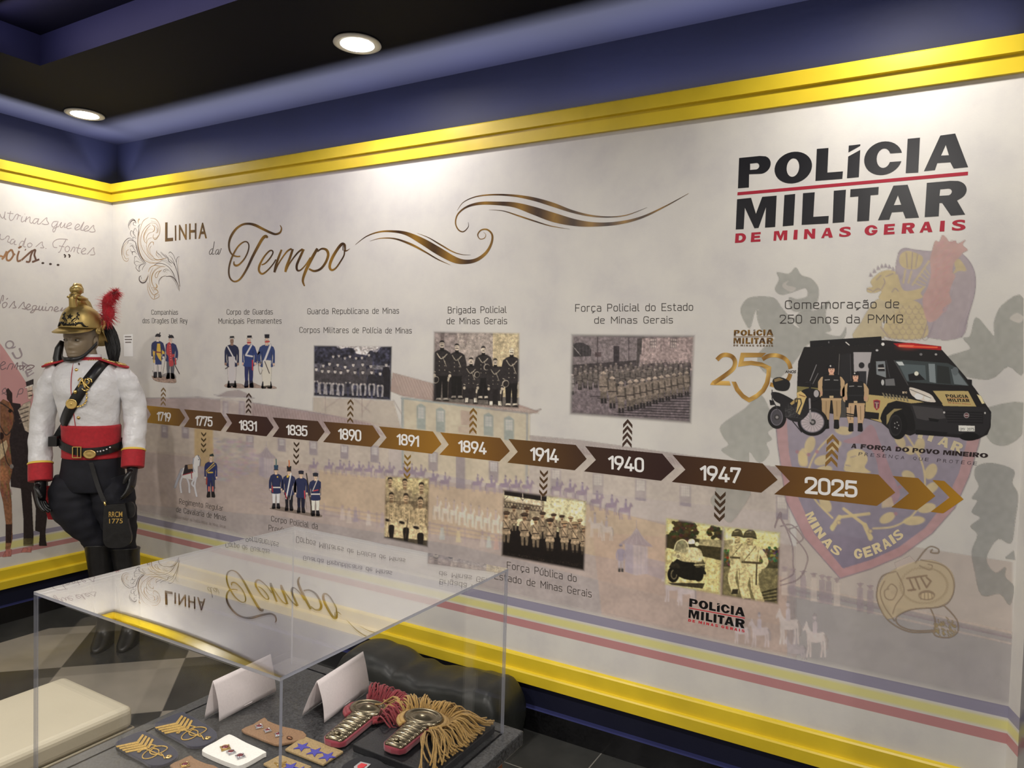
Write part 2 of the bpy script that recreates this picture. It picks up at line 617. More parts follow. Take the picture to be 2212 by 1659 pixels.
class Vec:
    """flat printed shapes with crisp outlines, collected into one mesh"""
    def __init__(s, wall='back', off=.001):
        s.p, s.f, s.c, s.l, s.wall, s.off, s.n = [],[],[],[], wall, off, 0
    def _add(s, pts, faces, cols, lift=None):
        k = len(s.p)
        s.p += [(float(a[0]), float(a[1])) for a in pts]
        s.c += list(cols)
        s.n += 1
        s.l += list((s.n % 24) * 6e-6 + (np.zeros(len(pts)) if lift is None else lift))          # each inked piece a hair above the last
        s.f += [tuple(i + k for i in f) for f in faces]
        return s
    def _col(s, pts, col):
        return [tuple(col(p)) if callable(col) else tuple(col) for p in pts]
    def poly(s, pts, col, holes=()):
        loops = [[Vector((float(p[0]),-float(p[1]),0)) for p in lp] for lp in [pts] + list(holes)]
        flat = [p for lp in [list(pts)] + [list(h) for h in holes] for p in lp]
        tri = geometry.tessellate_polygon(loops)
        return s._add(flat, tri, s._col(flat, col))
    def stroke(s, pts, w, col):
        """ribbon along pts; w a number or one width per point (pixels)"""
        p = np.asarray(pts, float)
        n = len(p)
        ww = np.full(n, float(w)) if np.isscalar(w) else np.asarray(w, float)
        t = np.gradient(p[:, :2], axis=0)
        t /= np.maximum(np.linalg.norm(t, axis=1, keepdims=True),1e-6)
        nn = np.stack([-t[:, 1], t[:, 0]],1)
        a = p[:, :2] + nn * ww[:, None] / 2
        b = p[:, :2] - nn * ww[:, None] / 2
        pts2 = np.concatenate([a, b])
        fs = [(i, i + 1, n + i + 1, n + i) for i in range(n - 1)]
        return s._add(pts2, fs, s._col(pts2, col), np.tile(np.arange(n) * 1.2e-6,2))
    def pen(s, pts, w, col, n=8):
        """smooth pen stroke; pts may carry their own widths as third value"""
        q = smooth(pts, n=n)
        return s.stroke(q, q[:, 2] * w if q.shape[1] > 2 else w, col)
    def build(s, name, m=None, parent=None, alpha=1.0):
        P3 = wall_points(s.p, s.off, s.wall)
        P3[:, 1 if s.wall == 'back' else 0] += np.array(s.l) * (-1 if s.wall == 'back' else 1)
        c = unlit(np.array(s.c)[:, :3], P3[:, 2])
        ink = np.concatenate([c, np.full((len(c),1), alpha)],1)
        return ink_mesh(name, P3, s.f, ink, m or M_INK, parent)

_fonts = {}
def glyphs(txt, weight):
    """outline mesh of a text line in the built-in font: vertices, faces"""
    key = (txt, weight)
    if key not in _fonts:
        cu = bpy.data.curves.new('lettering', 'FONT')
        cu.body = txt
        cu.size = 1.0
        cu.offset = weight
        cu.resolution_u = 4
        ob = bpy.data.objects.new('lettering', cu)
        me = bpy.data.meshes.new_from_object(ob)
        v = np.array([tuple(q.co) for q in me.vertices])
        f = [tuple(q.vertices) for q in me.polygons]
        bpy.data.objects.remove(ob)
        bpy.data.meshes.remove(me)
        bpy.data.curves.remove(cu)
        _fonts[key] = (v, f)
    return _fonts[key]
CAP = float(glyphs('H', .0)[0][:, 1].max())

def write(vec, txt, x0, x1, yb0, yb1, yt0, yt1, col, weight=.0, slant=.0):
    """set a line so that its ink runs x0..x1, baseline yb0..yb1, capital tops yt0..yt1"""
    v, f = glyphs(txt, weight)
    u = (v[:, 0] - v[:, 0].min()) / (np.ptp(v[:, 0]) + 1e-9)
    h = v[:, 1] / CAP
    yb = yb0 + (yb1 - yb0) * u
    yt = yt0 + (yt1 - yt0) * u
    px = x0 + (x1 - x0) * u + slant * h * (yb - yt)
    py = yb + (yt - yb) * h
    pts = np.stack([px, py],1)
    vec._add(pts, f, vec._col(pts, col))
    return vec

def fit(vec, ch, quad, col, weight=.0):
    """one letter stretched into a quad TL,TR,BR,BL"""
    v, f = glyphs(ch, weight)
    u = ((v[:, 0] - v[:, 0].min()) / (np.ptp(v[:, 0]) + 1e-9))[:, None]
    h = ((v[:, 1] - v[:, 1].min()) / (np.ptp(v[:, 1]) + 1e-9))[:, None]
    tl, tr, br, bl = [np.asarray(q, float) for q in quad]
    pts = (bl * (1 - u) + br * u) * (1 - h) + (tl * (1 - u) + tr * u) * h
    vec._add(pts, f, vec._col(pts, col))
    return vec

# narrow rounded sans lettering, drawn as strokes: glyph -> (width, [paths]); a path is (points, corner radius, closed)
XH = .72
def _b(x0, x1, y0, y1):
    return [(x0, y1),(x1, y1),(x1, y0),(x0, y0)]
_AC = ([(.22,.84),(.34,1.04)],0, False)
_TI = ([(.06,.88),(.16,.97),(.30,.88),(.40,.97)],.05, False)
_O = (_b(0,.46,0, XH),.21, True)
_A = [([(.06, XH),(.46, XH),(.46,0)],.18, False),([(.46,.42),(0,.42),(0,0),(.46,0)],.19, False)]
_CC = ([(.44, XH - .06),(.38, XH),(0, XH),(0,0),(.38,0),(.44,.06)],.19, False)
_E = ([(0,.37),(.46,.37),(.46, XH),(0, XH),(0,0),(.43,.0)],.19, False)
_U = ([(0, XH),(0,0),(.46,0),(.46, XH)],.19, False)
_ACU = ([(.20,.84),(.32,1.04)],0, False)
STROKES = {
 'a': (.46, _A), 'ã': (.46, _A + [_TI]), 'b': (.46,[([(0,0),(0,1)],0, False), _O]), 'c': (.44,[_CC]), 'ç': (.44,[_CC, ([(.22,0),(.28,-.13),(.10,-.22)],.05, False)]),
 'd': (.46,[([(.46,0),(.46,1)],0, False), _O]), 'e': (.46,[_E]), 'é': (.46,[_E, _ACU]), 'g': (.46,[_O, ([(.46, XH),(.46,-.24),(.05,-.24)],.18, False)]),
 'h': (.46,[([(0,0),(0,1)],0, False),([(0, XH),(.46, XH),(.46,0)],.2, False)]), 'i': (.0,[([(0,0),(0, XH)],0, False),([(0,.92),(0,1.03)],0, False)]),
 'í': (.06,[([(0,0),(0, XH)],0, False),([(0,.84),(.13,1.04)],0, False)]), 'l': (.13,[([(0,1),(0,0),(.15,0)],.11, False)]),
 'm': (.76,[([(0,0),(0, XH)],0, False),([(0, XH),(.38, XH),(.38,0)],.16, False),([(.38, XH),(.76, XH),(.76,0)],.16, False)]),
 'n': (.46,[([(0,0),(0, XH)],0, False),([(0, XH),(.46, XH),(.46,0)],.2, False)]), 'o': (.46,[_O]), 'õ': (.46,[_O, _TI]), 'p': (.46,[([(0, XH),(0,-.25)],0, False), _O]),
 'r': (.30,[([(0,0),(0, XH)],0, False),([(0, XH - .12),(.06, XH),(.32, XH)],.1, False)]), 's': (.42,[([(.42, XH - .04),(.36, XH),(.01, XH),(.01,.38),(.43,.35),(.43,0),(.05,0),(0,.05)],.15, False)]),
 't': (.30,[([(.11,.95),(.11,0),(.32,0)],.13, False),([(0, XH),(.30, XH)],0, False)]), 'u': (.46,[_U]), 'ú': (.46,[_U, _ACU]), 'v': (.46,[([(0, XH),(.23,0),(.46, XH)],0, False)]),
 'y': (.46,[([(0, XH),(.24,.03)],0, False),([(.46, XH),(.17,-.25),(.04,-.25)],.06, False)]),
 'B': (.52,[([(0,0),(0,1),(.48,1),(.48,.53),(0,.53)],(0,0,.22,.22,0), False),([(0,.53),(.53,.53),(.53,0),(0,0)],(0,.24,.24,0), False)]),
 'C': (.54,[([(.54,.76),(.54,1),(0,1),(0,0),(.54,0),(.54,.24)],.26, False)]), 'D': (.55,[([(0,1),(.55,1),(.55,0),(0,0)],(0,.27,.27,0), True)]),
 'E': (.48,[([(.5,1),(0,1),(0,0),(.5,0)],0, False),([(0,.51),(.44,.51)],0, False)]), 'F': (.48,[([(.5,1),(0,1),(0,0)],0, False),([(0,.5),(.42,.5)],0, False)]),
 'G': (.54,[([(.54,.78),(.54,1),(0,1),(0,0),(.54,0),(.54,.47),(.3,.47)],(0,.26,.26,.26,.26,0,0), False)]), 'M': (.7,[([(0,0),(0,1),(.35,.36),(.7,1),(.7,0)],0, False)]),
 'P': (.52,[([(0,0),(0,1),(.53,1),(.53,.44),(0,.44)],(0,0,.26,.26,0), False)]), 'R': (.54,[([(0,0),(0,1),(.52,1),(.52,.46),(0,.46)],(0,0,.25,.25,0), False),([(.25,.46),(.55,0)],0, False)]),
 '0': (.5,[(_b(0,.5,0,1),.25, True)]), '1': (.22,[([(0,.78),(.22,.98),(.22,0)],0, False)]), '2': (.5,[([(0,.74),(0,1),(.5,1),(.5,.58),(0,0),(.53,0)],(0,.25,.25,.15,0,0), False)]),
 '3': (.52,[([(.01,.80),(.03,1),(.50,1),(.50,.54),(.2,.54)],(0,.2,.23,.2,0), False),([(.2,.54),(.53,.54),(.53,0),(0,0),(0,.2)],(0,.24,.25,.22,0), False)]),
 '4': (.54,[([(.30,1),(0,.20),(.55,.20)],0, False),([(.40,.46),(.40,0)],0, False)]), '5': (.5,[([(.48,1),(.04,1),(.02,.52),(.10,.63),(.51,.63),(.51,0),(0,0),(0,.18)],(0,0,0,.1,.24,.25,.24,0), False)]),
 '7': (.5,[([(0,.82),(0,1),(.51,1),(.16,0)],0, False)]), '8': (.52,[(_b(.03,.49,.54,1),.22, True),(_b(0,.52,0,.54),.25, True)]),
 '9': (.5,[(_b(0,.51,.40,1),.25, True),([(.51,.72),(.49,.52),(.22,0)],.1, False)]), ' ': (.34,[]),
}
def rounded(pts, r, closed, n=5):
    out = []
    m = len(pts)
    for i in range(m):
        p = np.array(pts[i], float)
        ri = r[i] if isinstance(r, tuple) else r
        if ri == 0 or (not closed and i in (0, m - 1)):
            out.append(p)
            continue
        a, b = np.array(pts[i - 1], float), np.array(pts[(i + 1) % m], float)
        la, lb = np.linalg.norm(a - p), np.linalg.norm(b - p)
        ra, rb = min(ri, la * .499), min(ri, lb * .499)
        u, w_ = p + (a - p) / la * ra, p + (b - p) / lb * rb
        for k in range(n + 1):
            t = k / n
            # blend of quadratic curve and true corner gives a superelliptic bend
            q = (1 - t) ** 2 * u + 2 * t * (1 - t) * p + t * t * w_
            out.append(q)
    if closed:
        out.append(out[0])
    return np.array(out)
def sans(vec, txt, x0, x1, yb0, yb1, yt0, yt1, col, weight=.11, gap=.22, only=None):
    """narrow sans line: ink runs x0..x1; weight is stroke width in capital heights"""
    pos, x = [],.0
    for ch in txt:
        pos.append(x)
        x += STROKES[ch][0] + gap + weight * .35
    W_ = pos[-1] + STROKES[txt[-1]][0]
    hw = weight / 2
    k = (x1 - x0) / (W_ + weight) * 1.0
    vs = (yb0 - yt0)
    for ci, (ch, px) in enumerate(zip(txt, pos)):
        if only and not only[0] <= ci < only[1]:
            continue
        for pts, r, closed in STROKES[ch][1]:
            p = rounded(pts, r, closed)
            if not closed:      # square ends reach the line
                pass
            p = p * np.array([1.0,1.0 - weight]) + np.array([px + hw, hw])
            # even pen in real units: widen in glyph space, where x unit = k px and y unit = vs px
            t = np.gradient(p, axis=0) if len(p) > 2 else np.repeat((p[1:] - p[:1]),2,0)
            tt = t * np.array([k, vs])
            tt /= np.maximum(np.linalg.norm(tt, axis=1, keepdims=True),1e-9)
            if not closed and len(p) > 2:
                # mitre sharp corners by splitting them into separate pieces
                pieces, s0 = [],0
                for i in range(1, len(p) - 1):
                    d0, d1 = (p[i] - p[i - 1]) * [k, vs],(p[i + 1] - p[i]) * [k, vs]
                    c = (d0 @ d1) / (np.linalg.norm(d0) * np.linalg.norm(d1) + 1e-9)
                    if c < .6:
                        pieces.append((s0, i + 1))
                        s0 = i
                pieces.append((s0, len(p)))
            else:
                pieces = [(0, len(p))]
            wpx = weight * (k + vs) / 2
            for a, b in pieces:
                q = p[a:b]
                u = (q[:, 0]) / (W_ + weight)
                yb, yt = yb0 + (yb1 - yb0) * u, yt0 + (yt1 - yt0) * u
                X = x0 + (x1 - x0) * u
                Y = yb + (yt - yb) * q[:, 1]
                P = np.stack([X, Y],1)
                if not (closed and len(pieces) == 1):      # square terminals, round joints
                    if a == 0:
                        d = P[0] - P[1]
                        P[0] += d / (np.linalg.norm(d) + 1e-9) * wpx * .48
                    if b == len(p):
                        d = P[-1] - P[-2]
                        P[-1] += d / (np.linalg.norm(d) + 1e-9) * wpx * .48
                    else:
                        vec.poly([(P[-1][0] + wpx * .5 * math.cos(t0), P[-1][1] + wpx * .5 * math.sin(t0)) for t0 in np.linspace(0,5.85,15)], col)
                if closed and len(q) > 3:
                    t_ = np.roll(P[:-1],-1,0) - np.roll(P[:-1],1,0)
                    t_ /= np.maximum(np.linalg.norm(t_, axis=1, keepdims=True),1e-9)
                    nn = np.stack([-t_[:, 1], t_[:, 0]],1)
                    A, B = P[:-1] + nn * wpx / 2, P[:-1] - nn * wpx / 2
                    m_ = len(A)
                    vec._add(np.concatenate([A, B]),[(i, (i + 1) % m_, m_ + (i + 1) % m_, m_ + i) for i in range(m_)], vec._col(np.concatenate([A, B]), col))
                else:
                    vec.stroke(P, wpx, col)
    return vec
class Paint:
    """a picture painted on a fine grid that lies on the wall; painting is in the traced coordinates"""
    def __init__(s, x0, y0, x1, y1, step=1.0, org=None):
        s.org = org                                   # (ox, oy, scale) of the enlargement being traced
        if org:
            x0, y0, x1, y1 = org[0] + x0 / org[2], org[1] + y0 / org[2], org[0] + x1 / org[2], org[1] + y1 / org[2]
        s.step = step
        s.x0, s.y0 = x0, y0
        s.w, s.h = int((x1 - x0) / step) + 1, int((y1 - y0) / step) + 1
        s.X = x0 + np.arange(s.w)[None, :] * step + np.zeros((s.h, 1))
        s.Y = y0 + np.arange(s.h)[:, None] * step + np.zeros((1, s.w))
        s.rgb = np.zeros((s.h, s.w, 3))
        s.a = np.zeros((s.h, s.w))
    def T(s, pts):
        p = np.asarray(pts, float)
        if s.org:
            p = p.copy()
            p[:, :2] = np.array(s.org[:2]) + p[:, :2] / s.org[2]
        return p
    def k(s, v):
        return v / s.org[2] if s.org else v
    def win(s, p, m):
        i0 = max(0, int((p[:, 0].min() - m - s.x0) / s.step))
        i1 = min(s.w, int((p[:, 0].max() + m - s.x0) / s.step) + 2)
        j0 = max(0, int((p[:, 1].min() - m - s.y0) / s.step))
        j1 = min(s.h, int((p[:, 1].max() + m - s.y0) / s.step) + 2)
        return slice(j0, max(j1, j0)), slice(i0, max(i1, i0))
    def over(s, w, cov, col):
        a0, c0 = s.a[w], s.rgb[w]
        col = np.asarray(col, float)
        ao = cov + a0 * (1 - cov)
        s.rgb[w] = np.where(ao[..., None] > 1e-6,(col * cov[..., None] + c0 * (a0 * (1 - cov))[..., None]) / np.maximum(ao, 1e-6)[..., None], c0)
        s.a[w] = ao
    def mask(s, p, w):
        X, Y = s.X[w], s.Y[w]
        cov = np.zeros(X.shape)
        if X.size == 0:
            return cov
        sub = [-.33,.0,.33] if X.size < 6000 else [-.25,.25]
        for dx in sub:
            for dy in sub:
                x, y = X + dx * s.step, Y + dy * s.step
                ins = np.zeros(X.shape, bool)
                for i in range(len(p)):
                    xa, ya, xb, yb = p[i - 1][0], p[i - 1][1], p[i][0], p[i][1]
                    if ya == yb:
                        continue
                    c = (ya > y) != (yb > y)
                    ins ^= c & (x < (xb - xa) * (y - ya) / (yb - ya) + xa)
                cov += ins
        return cov / len(sub) ** 2
    def poly(s, pts, col, a=1.0, sm=0, col2=None):
        p = s.T(pts)[:, :2]
        if sm:
            p = smooth(p, True, sm)
        w = s.win(p, 1)
        cov = s.mask(p, w) * a
        if col2 is not None:                          # vertical blend to a second colour
            t = np.clip((s.Y[w] - p[:, 1].min()) / max(np.ptp(p[:, 1]),1e-6),0,1)[..., None]
            col = np.asarray(col, float) * (1 - t) + np.asarray(col2, float) * t
        s.over(w, cov, col)
        return s
    def ell(s, cx, cy, rx, ry, col, a=1.0, rot=.0, soft=.0):
        c = s.T([(cx, cy)])[0]
        rx, ry = s.k(rx), s.k(ry)
        m = max(rx, ry) + s.step + soft
        w = s.win(np.array([[c[0] - m, c[1] - m],[c[0] + m, c[1] + m]]),0)
        x, y = s.X[w] - c[0], s.Y[w] - c[1]
        ca, sa = math.cos(rot), math.sin(rot)
        u, v = (x * ca + y * sa) / max(rx, 1e-3),(-x * sa + y * ca) / max(ry, 1e-3)
        d = (1 - np.sqrt(u * u + v * v)) * min(rx, ry)
        s.over(w, np.clip(d / max(s.step, soft) + .5,0,1) * a, col)
        return s
    def line(s, pts, wd, col, a=1.0, sm=0):
        """stroke; points may carry widths (third value multiplies wd)"""
        p = s.T(pts)
        if sm:
            p = smooth(p, False, sm)
        ww = s.k(wd) * (p[:, 2] if p.shape[1] > 2 else np.ones(len(p)))
        w = s.win(p, ww.max() / 2 + s.step)
        X, Y = s.X[w], s.Y[w]
        best = np.zeros(X.shape)
        for i in range(len(p) - 1):
            ax, ay, bx, by = p[i][0], p[i][1], p[i + 1][0], p[i + 1][1]
            dx, dy = bx - ax, by - ay
            t = np.clip(((X - ax) * dx + (Y - ay) * dy) / max(dx * dx + dy * dy, 1e-9),0,1)
            d = np.hypot(X - ax - t * dx, Y - ay - t * dy)
            hw = (ww[i] + (ww[i + 1] - ww[i]) * t) / 2
            f = np.minimum(1.0,2 * hw / s.step)
            best = np.maximum(best, np.clip((hw - d) / s.step + .5,0,1) * f)
        s.over(w, best * a, col)
        return s
    def noise(s, amt, sc, seed=1, where=None):
        """multiply by soft random blotches of size sc pixels"""
        r = np.random.default_rng(seed)
        gh, gw = int(s.h * s.step / sc) + 3, int(s.w * s.step / sc) + 3
        g = r.random((gh, gw))
        yy, xx = np.arange(s.h) * s.step / sc, np.arange(s.w) * s.step / sc
        y0, x0 = yy.astype(int), xx.astype(int)
        fy, fx = (yy - y0)[:, None],(xx - x0)[None, :]
        v = (g[y0][:, x0] * (1 - fx) + g[y0][:, x0 + 1] * fx) * (1 - fy) + (g[y0 + 1][:, x0] * (1 - fx) + g[y0 + 1][:, x0 + 1] * fx) * fy
        f = 1 + amt * (2 * v - 1)
        if where is not None:
            p = s.T(where)
            w = s.win(p, 1)
            m = np.zeros((s.h, s.w))
            m[w] = s.mask(p, w)
            f = 1 + (f - 1) * m
        s.rgb = np.clip(s.rgb * f[..., None],0,255)
        return s
    def soft(s):
        c = s.rgb
        p = np.pad(c, ((1,1),(1,1),(0,0)), 'edge')
        s.rgb = c * .36 + (p[:-2,1:-1] + p[2:, 1:-1] + p[1:-1, :-2] + p[1:-1,2:]) * .16
        return s
    def feather(s, quad, wd):
        """fade to nothing within wd pixels of the edges of a quad TL,TR,BR,BL"""
        q = s.T(quad)
        d = np.full(s.X.shape, 1e9)
        for i in range(4):
            a, b = q[i], q[(i + 1) % 4]
            n = np.array([-(b[1] - a[1]), b[0] - a[0]])
            n /= np.linalg.norm(n)
            d = np.minimum(d, (s.X - a[0]) * n[0] + (s.Y - a[1]) * n[1])
        t = np.clip(d / wd, 0,1)
        s.a *= t * t * (3 - 2 * t)
        return s
    def build(s, name, parent=None, wall='back', off=.0008, m=None, fade=1.0):
        P3 = wall_points(np.stack([s.X.ravel(), s.Y.ravel()],1), off, wall)
        c = unlit(s.rgb.reshape(-1,3), P3[:, 2])
        al = s.a.ravel() * fade
        idx = np.arange(s.w * s.h).reshape(s.h, s.w)
        q = np.stack([idx[:-1, :-1], idx[1:, :-1], idx[1:, 1:], idx[:-1,1:]],-1).reshape(-1,4)
        q = q[(al[q] > .004).any(1)]
        used = np.unique(q)
        re = np.zeros(s.w * s.h, np.int64)
        re[used] = np.arange(len(used))
        return ink_mesh(name, P3[used], re[q], np.concatenate([c, al[:, None]],1)[used], m or M_INK, parent)

INK = (52,46,44)
def lerp_col(a, b, x0, x1):
    a, b = np.array(a, float), np.array(b, float)
    return lambda p: tuple(a + (b - a) * min(1, max(0,(p[0] - x0) / (x1 - x0))))
GOLD_STOPS = [(.0,(150,112,40)),(.25,(62,42,26)),(.5,(158,118,44)),(.75,(58,38,26)),(1.0,(160,120,45))]
def gold(period, phase=.0, slope=.0):
    def f(p):
        t = ((p[0] + slope * p[1]) / period + phase) % 1.0
        for (a, ca),(b, cb) in zip(GOLD_STOPS, GOLD_STOPS[1:]):
            if t <= b:
                k = (t - a) / (b - a)
                return tuple(ca[i] + (cb[i] - ca[i]) * k for i in range(3))
        return GOLD_STOPS[-1][1]
    return f
# year arrows: six corners TL, shoulder, tip, shoulder, BL, notch
ARROWS = [
 ('1719', 'gold brown', Z(300,840,4.809,[(72,172),(420,207),(480,300),(418,387),(75,350),(125,265)]),(150,112,22),(98,70,36),(338.9,368.6,909.2,911.7,888.5,891)),
 ('1775', 'brown', Z(300,840,4.809,[(470,212),(852,247),(915,345),(850,438),(468,395),(525,310)]),(98,70,36),(72,48,28),(422,458.7,919.4,922.1,897.2,899.9)),
 ('1831', 'very dark brown', Z(300,840,4.809,[(905,255),(1330,293),(1400,398),(1325,493),(903,445),(967,355)]),(66,42,28),(48,28,26),(516.3,554.7,929,932.5,906.5,909.2)),
 ('1835', 'very dark brown', Z(300,840,4.809,[(1390,297),(1860,335),(1930,445),(1855,545),(1388,498),(1457,405)]),(52,32,26),(66,44,28),(618.2,663.9,939.4,943.3,916.5,919.4)),
 ('1890', 'brown', Z(680,840,5.027,[(93,355),(628,398),(710,522),(613,630),(90,577),(172,477)]),(72,48,28),(104,72,30),(730.5,780.3,949,954.3,924.5,928.4)),
 ('1891', 'bright golden brown', Z(680,840,5.027,[(697,407),(1283,463),(1375,600),(1272,705),(690,635),(780,530)]),(108,76,30),(140,100,34),(857,905,961,965.7,936,940.5)),
 ('1894', 'golden brown', Z(680,840,5.027,[(1362,472),(2013,533),(2118,675),(2003,788),(1353,715),(1455,605)]),(138,98,34),(96,66,32),(990,1051,976.5,982.4,950,955)),
 ('1914', 'dark brown', Z(1080,880,5.027,[(92,342),(823,408),(942,560),(812,683),(80,600),(193,482)]),(96,68,32),(58,38,28),(1145.5,1206.6,994.3,1000.3,965,970)),
 ('1940', 'nearly black brown', Z(1080,880,5.027,[(925,420),(1763,503),(1898,665),(1750,797),(912,695),(1042,570)]),(54,36,28),(46,28,27),(1313.9,1391.1,1013,1021.3,983,988.6)),
 ('1947', 'dark brown', Z(1300,960,3.95,[(603,88),(1372,162),(1500,302),(1360,412),(597,320),(713,215)]),(56,36,27),(82,56,30),(1512.2,1600.6,1037,1044.8,1004,1010.5)),
 ('2025', 'brown', Z(1540,900,3.292,[(440,345),(1177,412),(1297,540),(1165,635),(435,552),(547,460)]),(86,58,30),(132,94,34),(1738,1852,1066,1075.5,1029,1039)),
]
for year, tone, pts, c0, c1, q in ARROWS:
    v = Vec(off=.0012)
    v.poly(pts, lerp_col(c0, c1, pts[:, 0].min(), pts[:, 0].max()))
    o = tag(v.build('timeline_arrow', M_GLOSSINK), tone + ' arrow of the wall timeline reading ' + year, 'arrow', 'year arrows of the wall timeline')
    t = Vec(off=.0018)
    sans(t, year, *q, (232,228,224),.165,.14)
    t.build('year_number', M_INK, o)['label'] = 'white number ' + year
for pts, c0, c1, lab in ((Z(1540,900,3.292,[(1278,422),(1460,437),(1582,565),(1450,665),(1268,645),(1395,545)]),(126,90,32),(146,106,34), 'blank golden chevron right after the 2025 arrow'),
                         (Z(1540,900,3.292,[(1560,450),(1645,457),(1783,588),(1637,688),(1548,677),(1683,575)]),(146,106,30),(166,122,32), 'outermost thin golden chevron that ends the timeline')):
    v = Vec(off=.0012)
    v.poly(pts, lerp_col(c0, c1, pts[:, 0].min(), pts[:, 0].max()))
    tag(v.build('timeline_chevron', M_GLOSSINK), lab, 'arrow', 'blank chevrons at the end of the timeline')
# little pointers of four chevrons: centre x, first y, last y, half width, chevron rise, thickness, up?, colour, drift of x
POINT = [('1719', 353,836.5,866,5.2,6.5,4.6, True, (120,98,66),-.5),('1775', 440,933,968,5.3,6.0,4.6, False, (70,56,34),-.6),
         ('1831', 537.5,848.5,882,5.6,7.0,5.0, True, (58,42,32),-.8),('1835', 640.5,954,992.5,6.0,7.0,5.2, False, (58,44,32),-1.0),
         ('1890', 757.2,862,901,6.4,8.0,5.4, True, (84,64,36),-.8),('1891', 880.5,981,1021,7.0,8.0,5.8, False, (122,94,38),-1.4),
         ('1894', 1022.5,881,922.5,7.8,9.0,6.6, True, (118,88,38),-1.0),('1914', 1175,1015,1057.5,8.6,9.5,6.6, False, (72,52,32),-1.8),
         ('1940', 1356,905,947,10.0,12.0,8.0, True, (60,42,34),-1.6),('1947', 1556,1061,1107,11.5,12.0,8.4, False, (62,46,32),-2.0),
         ('2025', 1799,938,986,13.2,14.0,9.4, True, (126,94,46),-3.4)]
for year, cx, ya, yb, hw, rise, th, up, col, dr in POINT:
    e = empty('pointer', Vector(wall_points([(cx, ya)],.0, 'back')[0]))
    tag(e, 'column of four small chevrons pointing %s %s the %s arrow' % (('up', 'above', year) if up else ('down', 'below', year)), 'pointer', 'chevron pointers of the timeline')
    for k in range(4):
        y = ya + (yb - ya) * k / 3.0
        x = cx + dr * k / 3.0
        v = Vec(off=.0014)
        sl = .06 * hw
        if up:      # y is the apex
            pts = [(x, y),(x + hw, y + rise + sl),(x + hw, y + rise + th + sl),(x, y + th),(x - hw, y + rise + th - sl),(x - hw, y + rise - sl)]
        else:
            pts = [(x, y + rise),(x + hw, y + sl),(x + hw, y + th + sl),(x, y + rise + th),(x - hw, y + th - sl),(x - hw, y - sl)]
        v.poly(pts, col)
        v.build('chevron', M_INK, e)
# captions
CAPT = [
 ('small caption naming the dragoon companies above two tricorn-hatted soldiers', [('Companhias', 326.9,384.2,679.8,679.8,669,669),('dos Dragões Del Rey', 307.9,404.7,698.2,698.8,686.7,687)]),
 ('small caption naming the permanent municipal guards above three blue-coated soldiers', [('Corpo de Guardas', 489.7,589.1,679.8,679.4,668,667),('Municipais Permanentes', 472.1,608.1,699.3,699.1,687.4,687)]),
 ('single caption line naming the republican guard', [('Guarda Republicana de Minas', 664.1,861.9,678.8,677.3,666,664.3)]),
 ('caption line naming the military corps right above the crowded group photo', [('Corpos Militares de Polícia de Minas', 646.8,889.3,718.8,720.3,706.3,707.3)]),
 ('two-line caption naming the police brigade above the six officers', [('Brigada Policial', 967.4,1094,677.1,675.7,662.4,661.2),('de Minas Gerais', 964.7,1095.1,700.3,700.3,686.2,685.4)]),
 ('two-line caption above the parade ground photo', [('Força Policial do Estado', 1242.5,1497.2,673.6,671.1,657.1,654.3),('de Minas Gerais', 1283.6,1453.5,699.1,698.6,684,682.8)]),
 ('large two-line caption about the 250 years above the printed van', [('Comemoração de', 1695.5,1942.5,667.7,665.6,648.8,646.4),('250 anos da PMMG', 1684.3,1950.7,699,698,679.8,679.2)]),
 ('three-line caption under the white horse and cavalryman', [('Regimento Regular', 387.3,482,1088.5,1104.1,1076.6,1092),('de Cavalaria de Minas', 380.7,488.2,1105.8,1124.9,1093.7,1112.4),('Célula mater da Polícia Militar de Minas Gerais', 378,488.2,1118.6,1141.5,1112.6,1135.2)]),
 ('caption under the four soldiers, partly behind the glass case', [('Corpo Policial da', 585.9,686.4,1125.9,1143.6,1114,1130),('Província de Minas', 580.3,692,1145.7,1166,1133.3,1152)]),
 ('two-line caption under the grandstand group photo', [('Força Pública do', 1095,1245.4,1228,1257.9,1212.7,1241),('Estado de Minas Gerais', 1068,1277.9,1250.8,1291,1235.5,1274.4)]),
]
for lab, lines in CAPT:
    e = empty('caption', Vector(wall_points([(lines[0][1], lines[0][3])],.0, 'back')[0]))
    tag(e, lab, 'caption', 'captions of the wall timeline')
    for i, (t, x0, x1, b0, b1, t0, t1) in enumerate(lines):
        small = t.startswith('Célula')
        k = 0
        for wd_ in t.split(' '):
            v = Vec(off=.0012)
            sans(v, t, x0, x1, b0, b1, t0, t1,(104,96,92) if small else INK, .088, only=(k, k + len(wd_)))
            v.build('word', M_INK, e)
            k += len(wd_) + 1
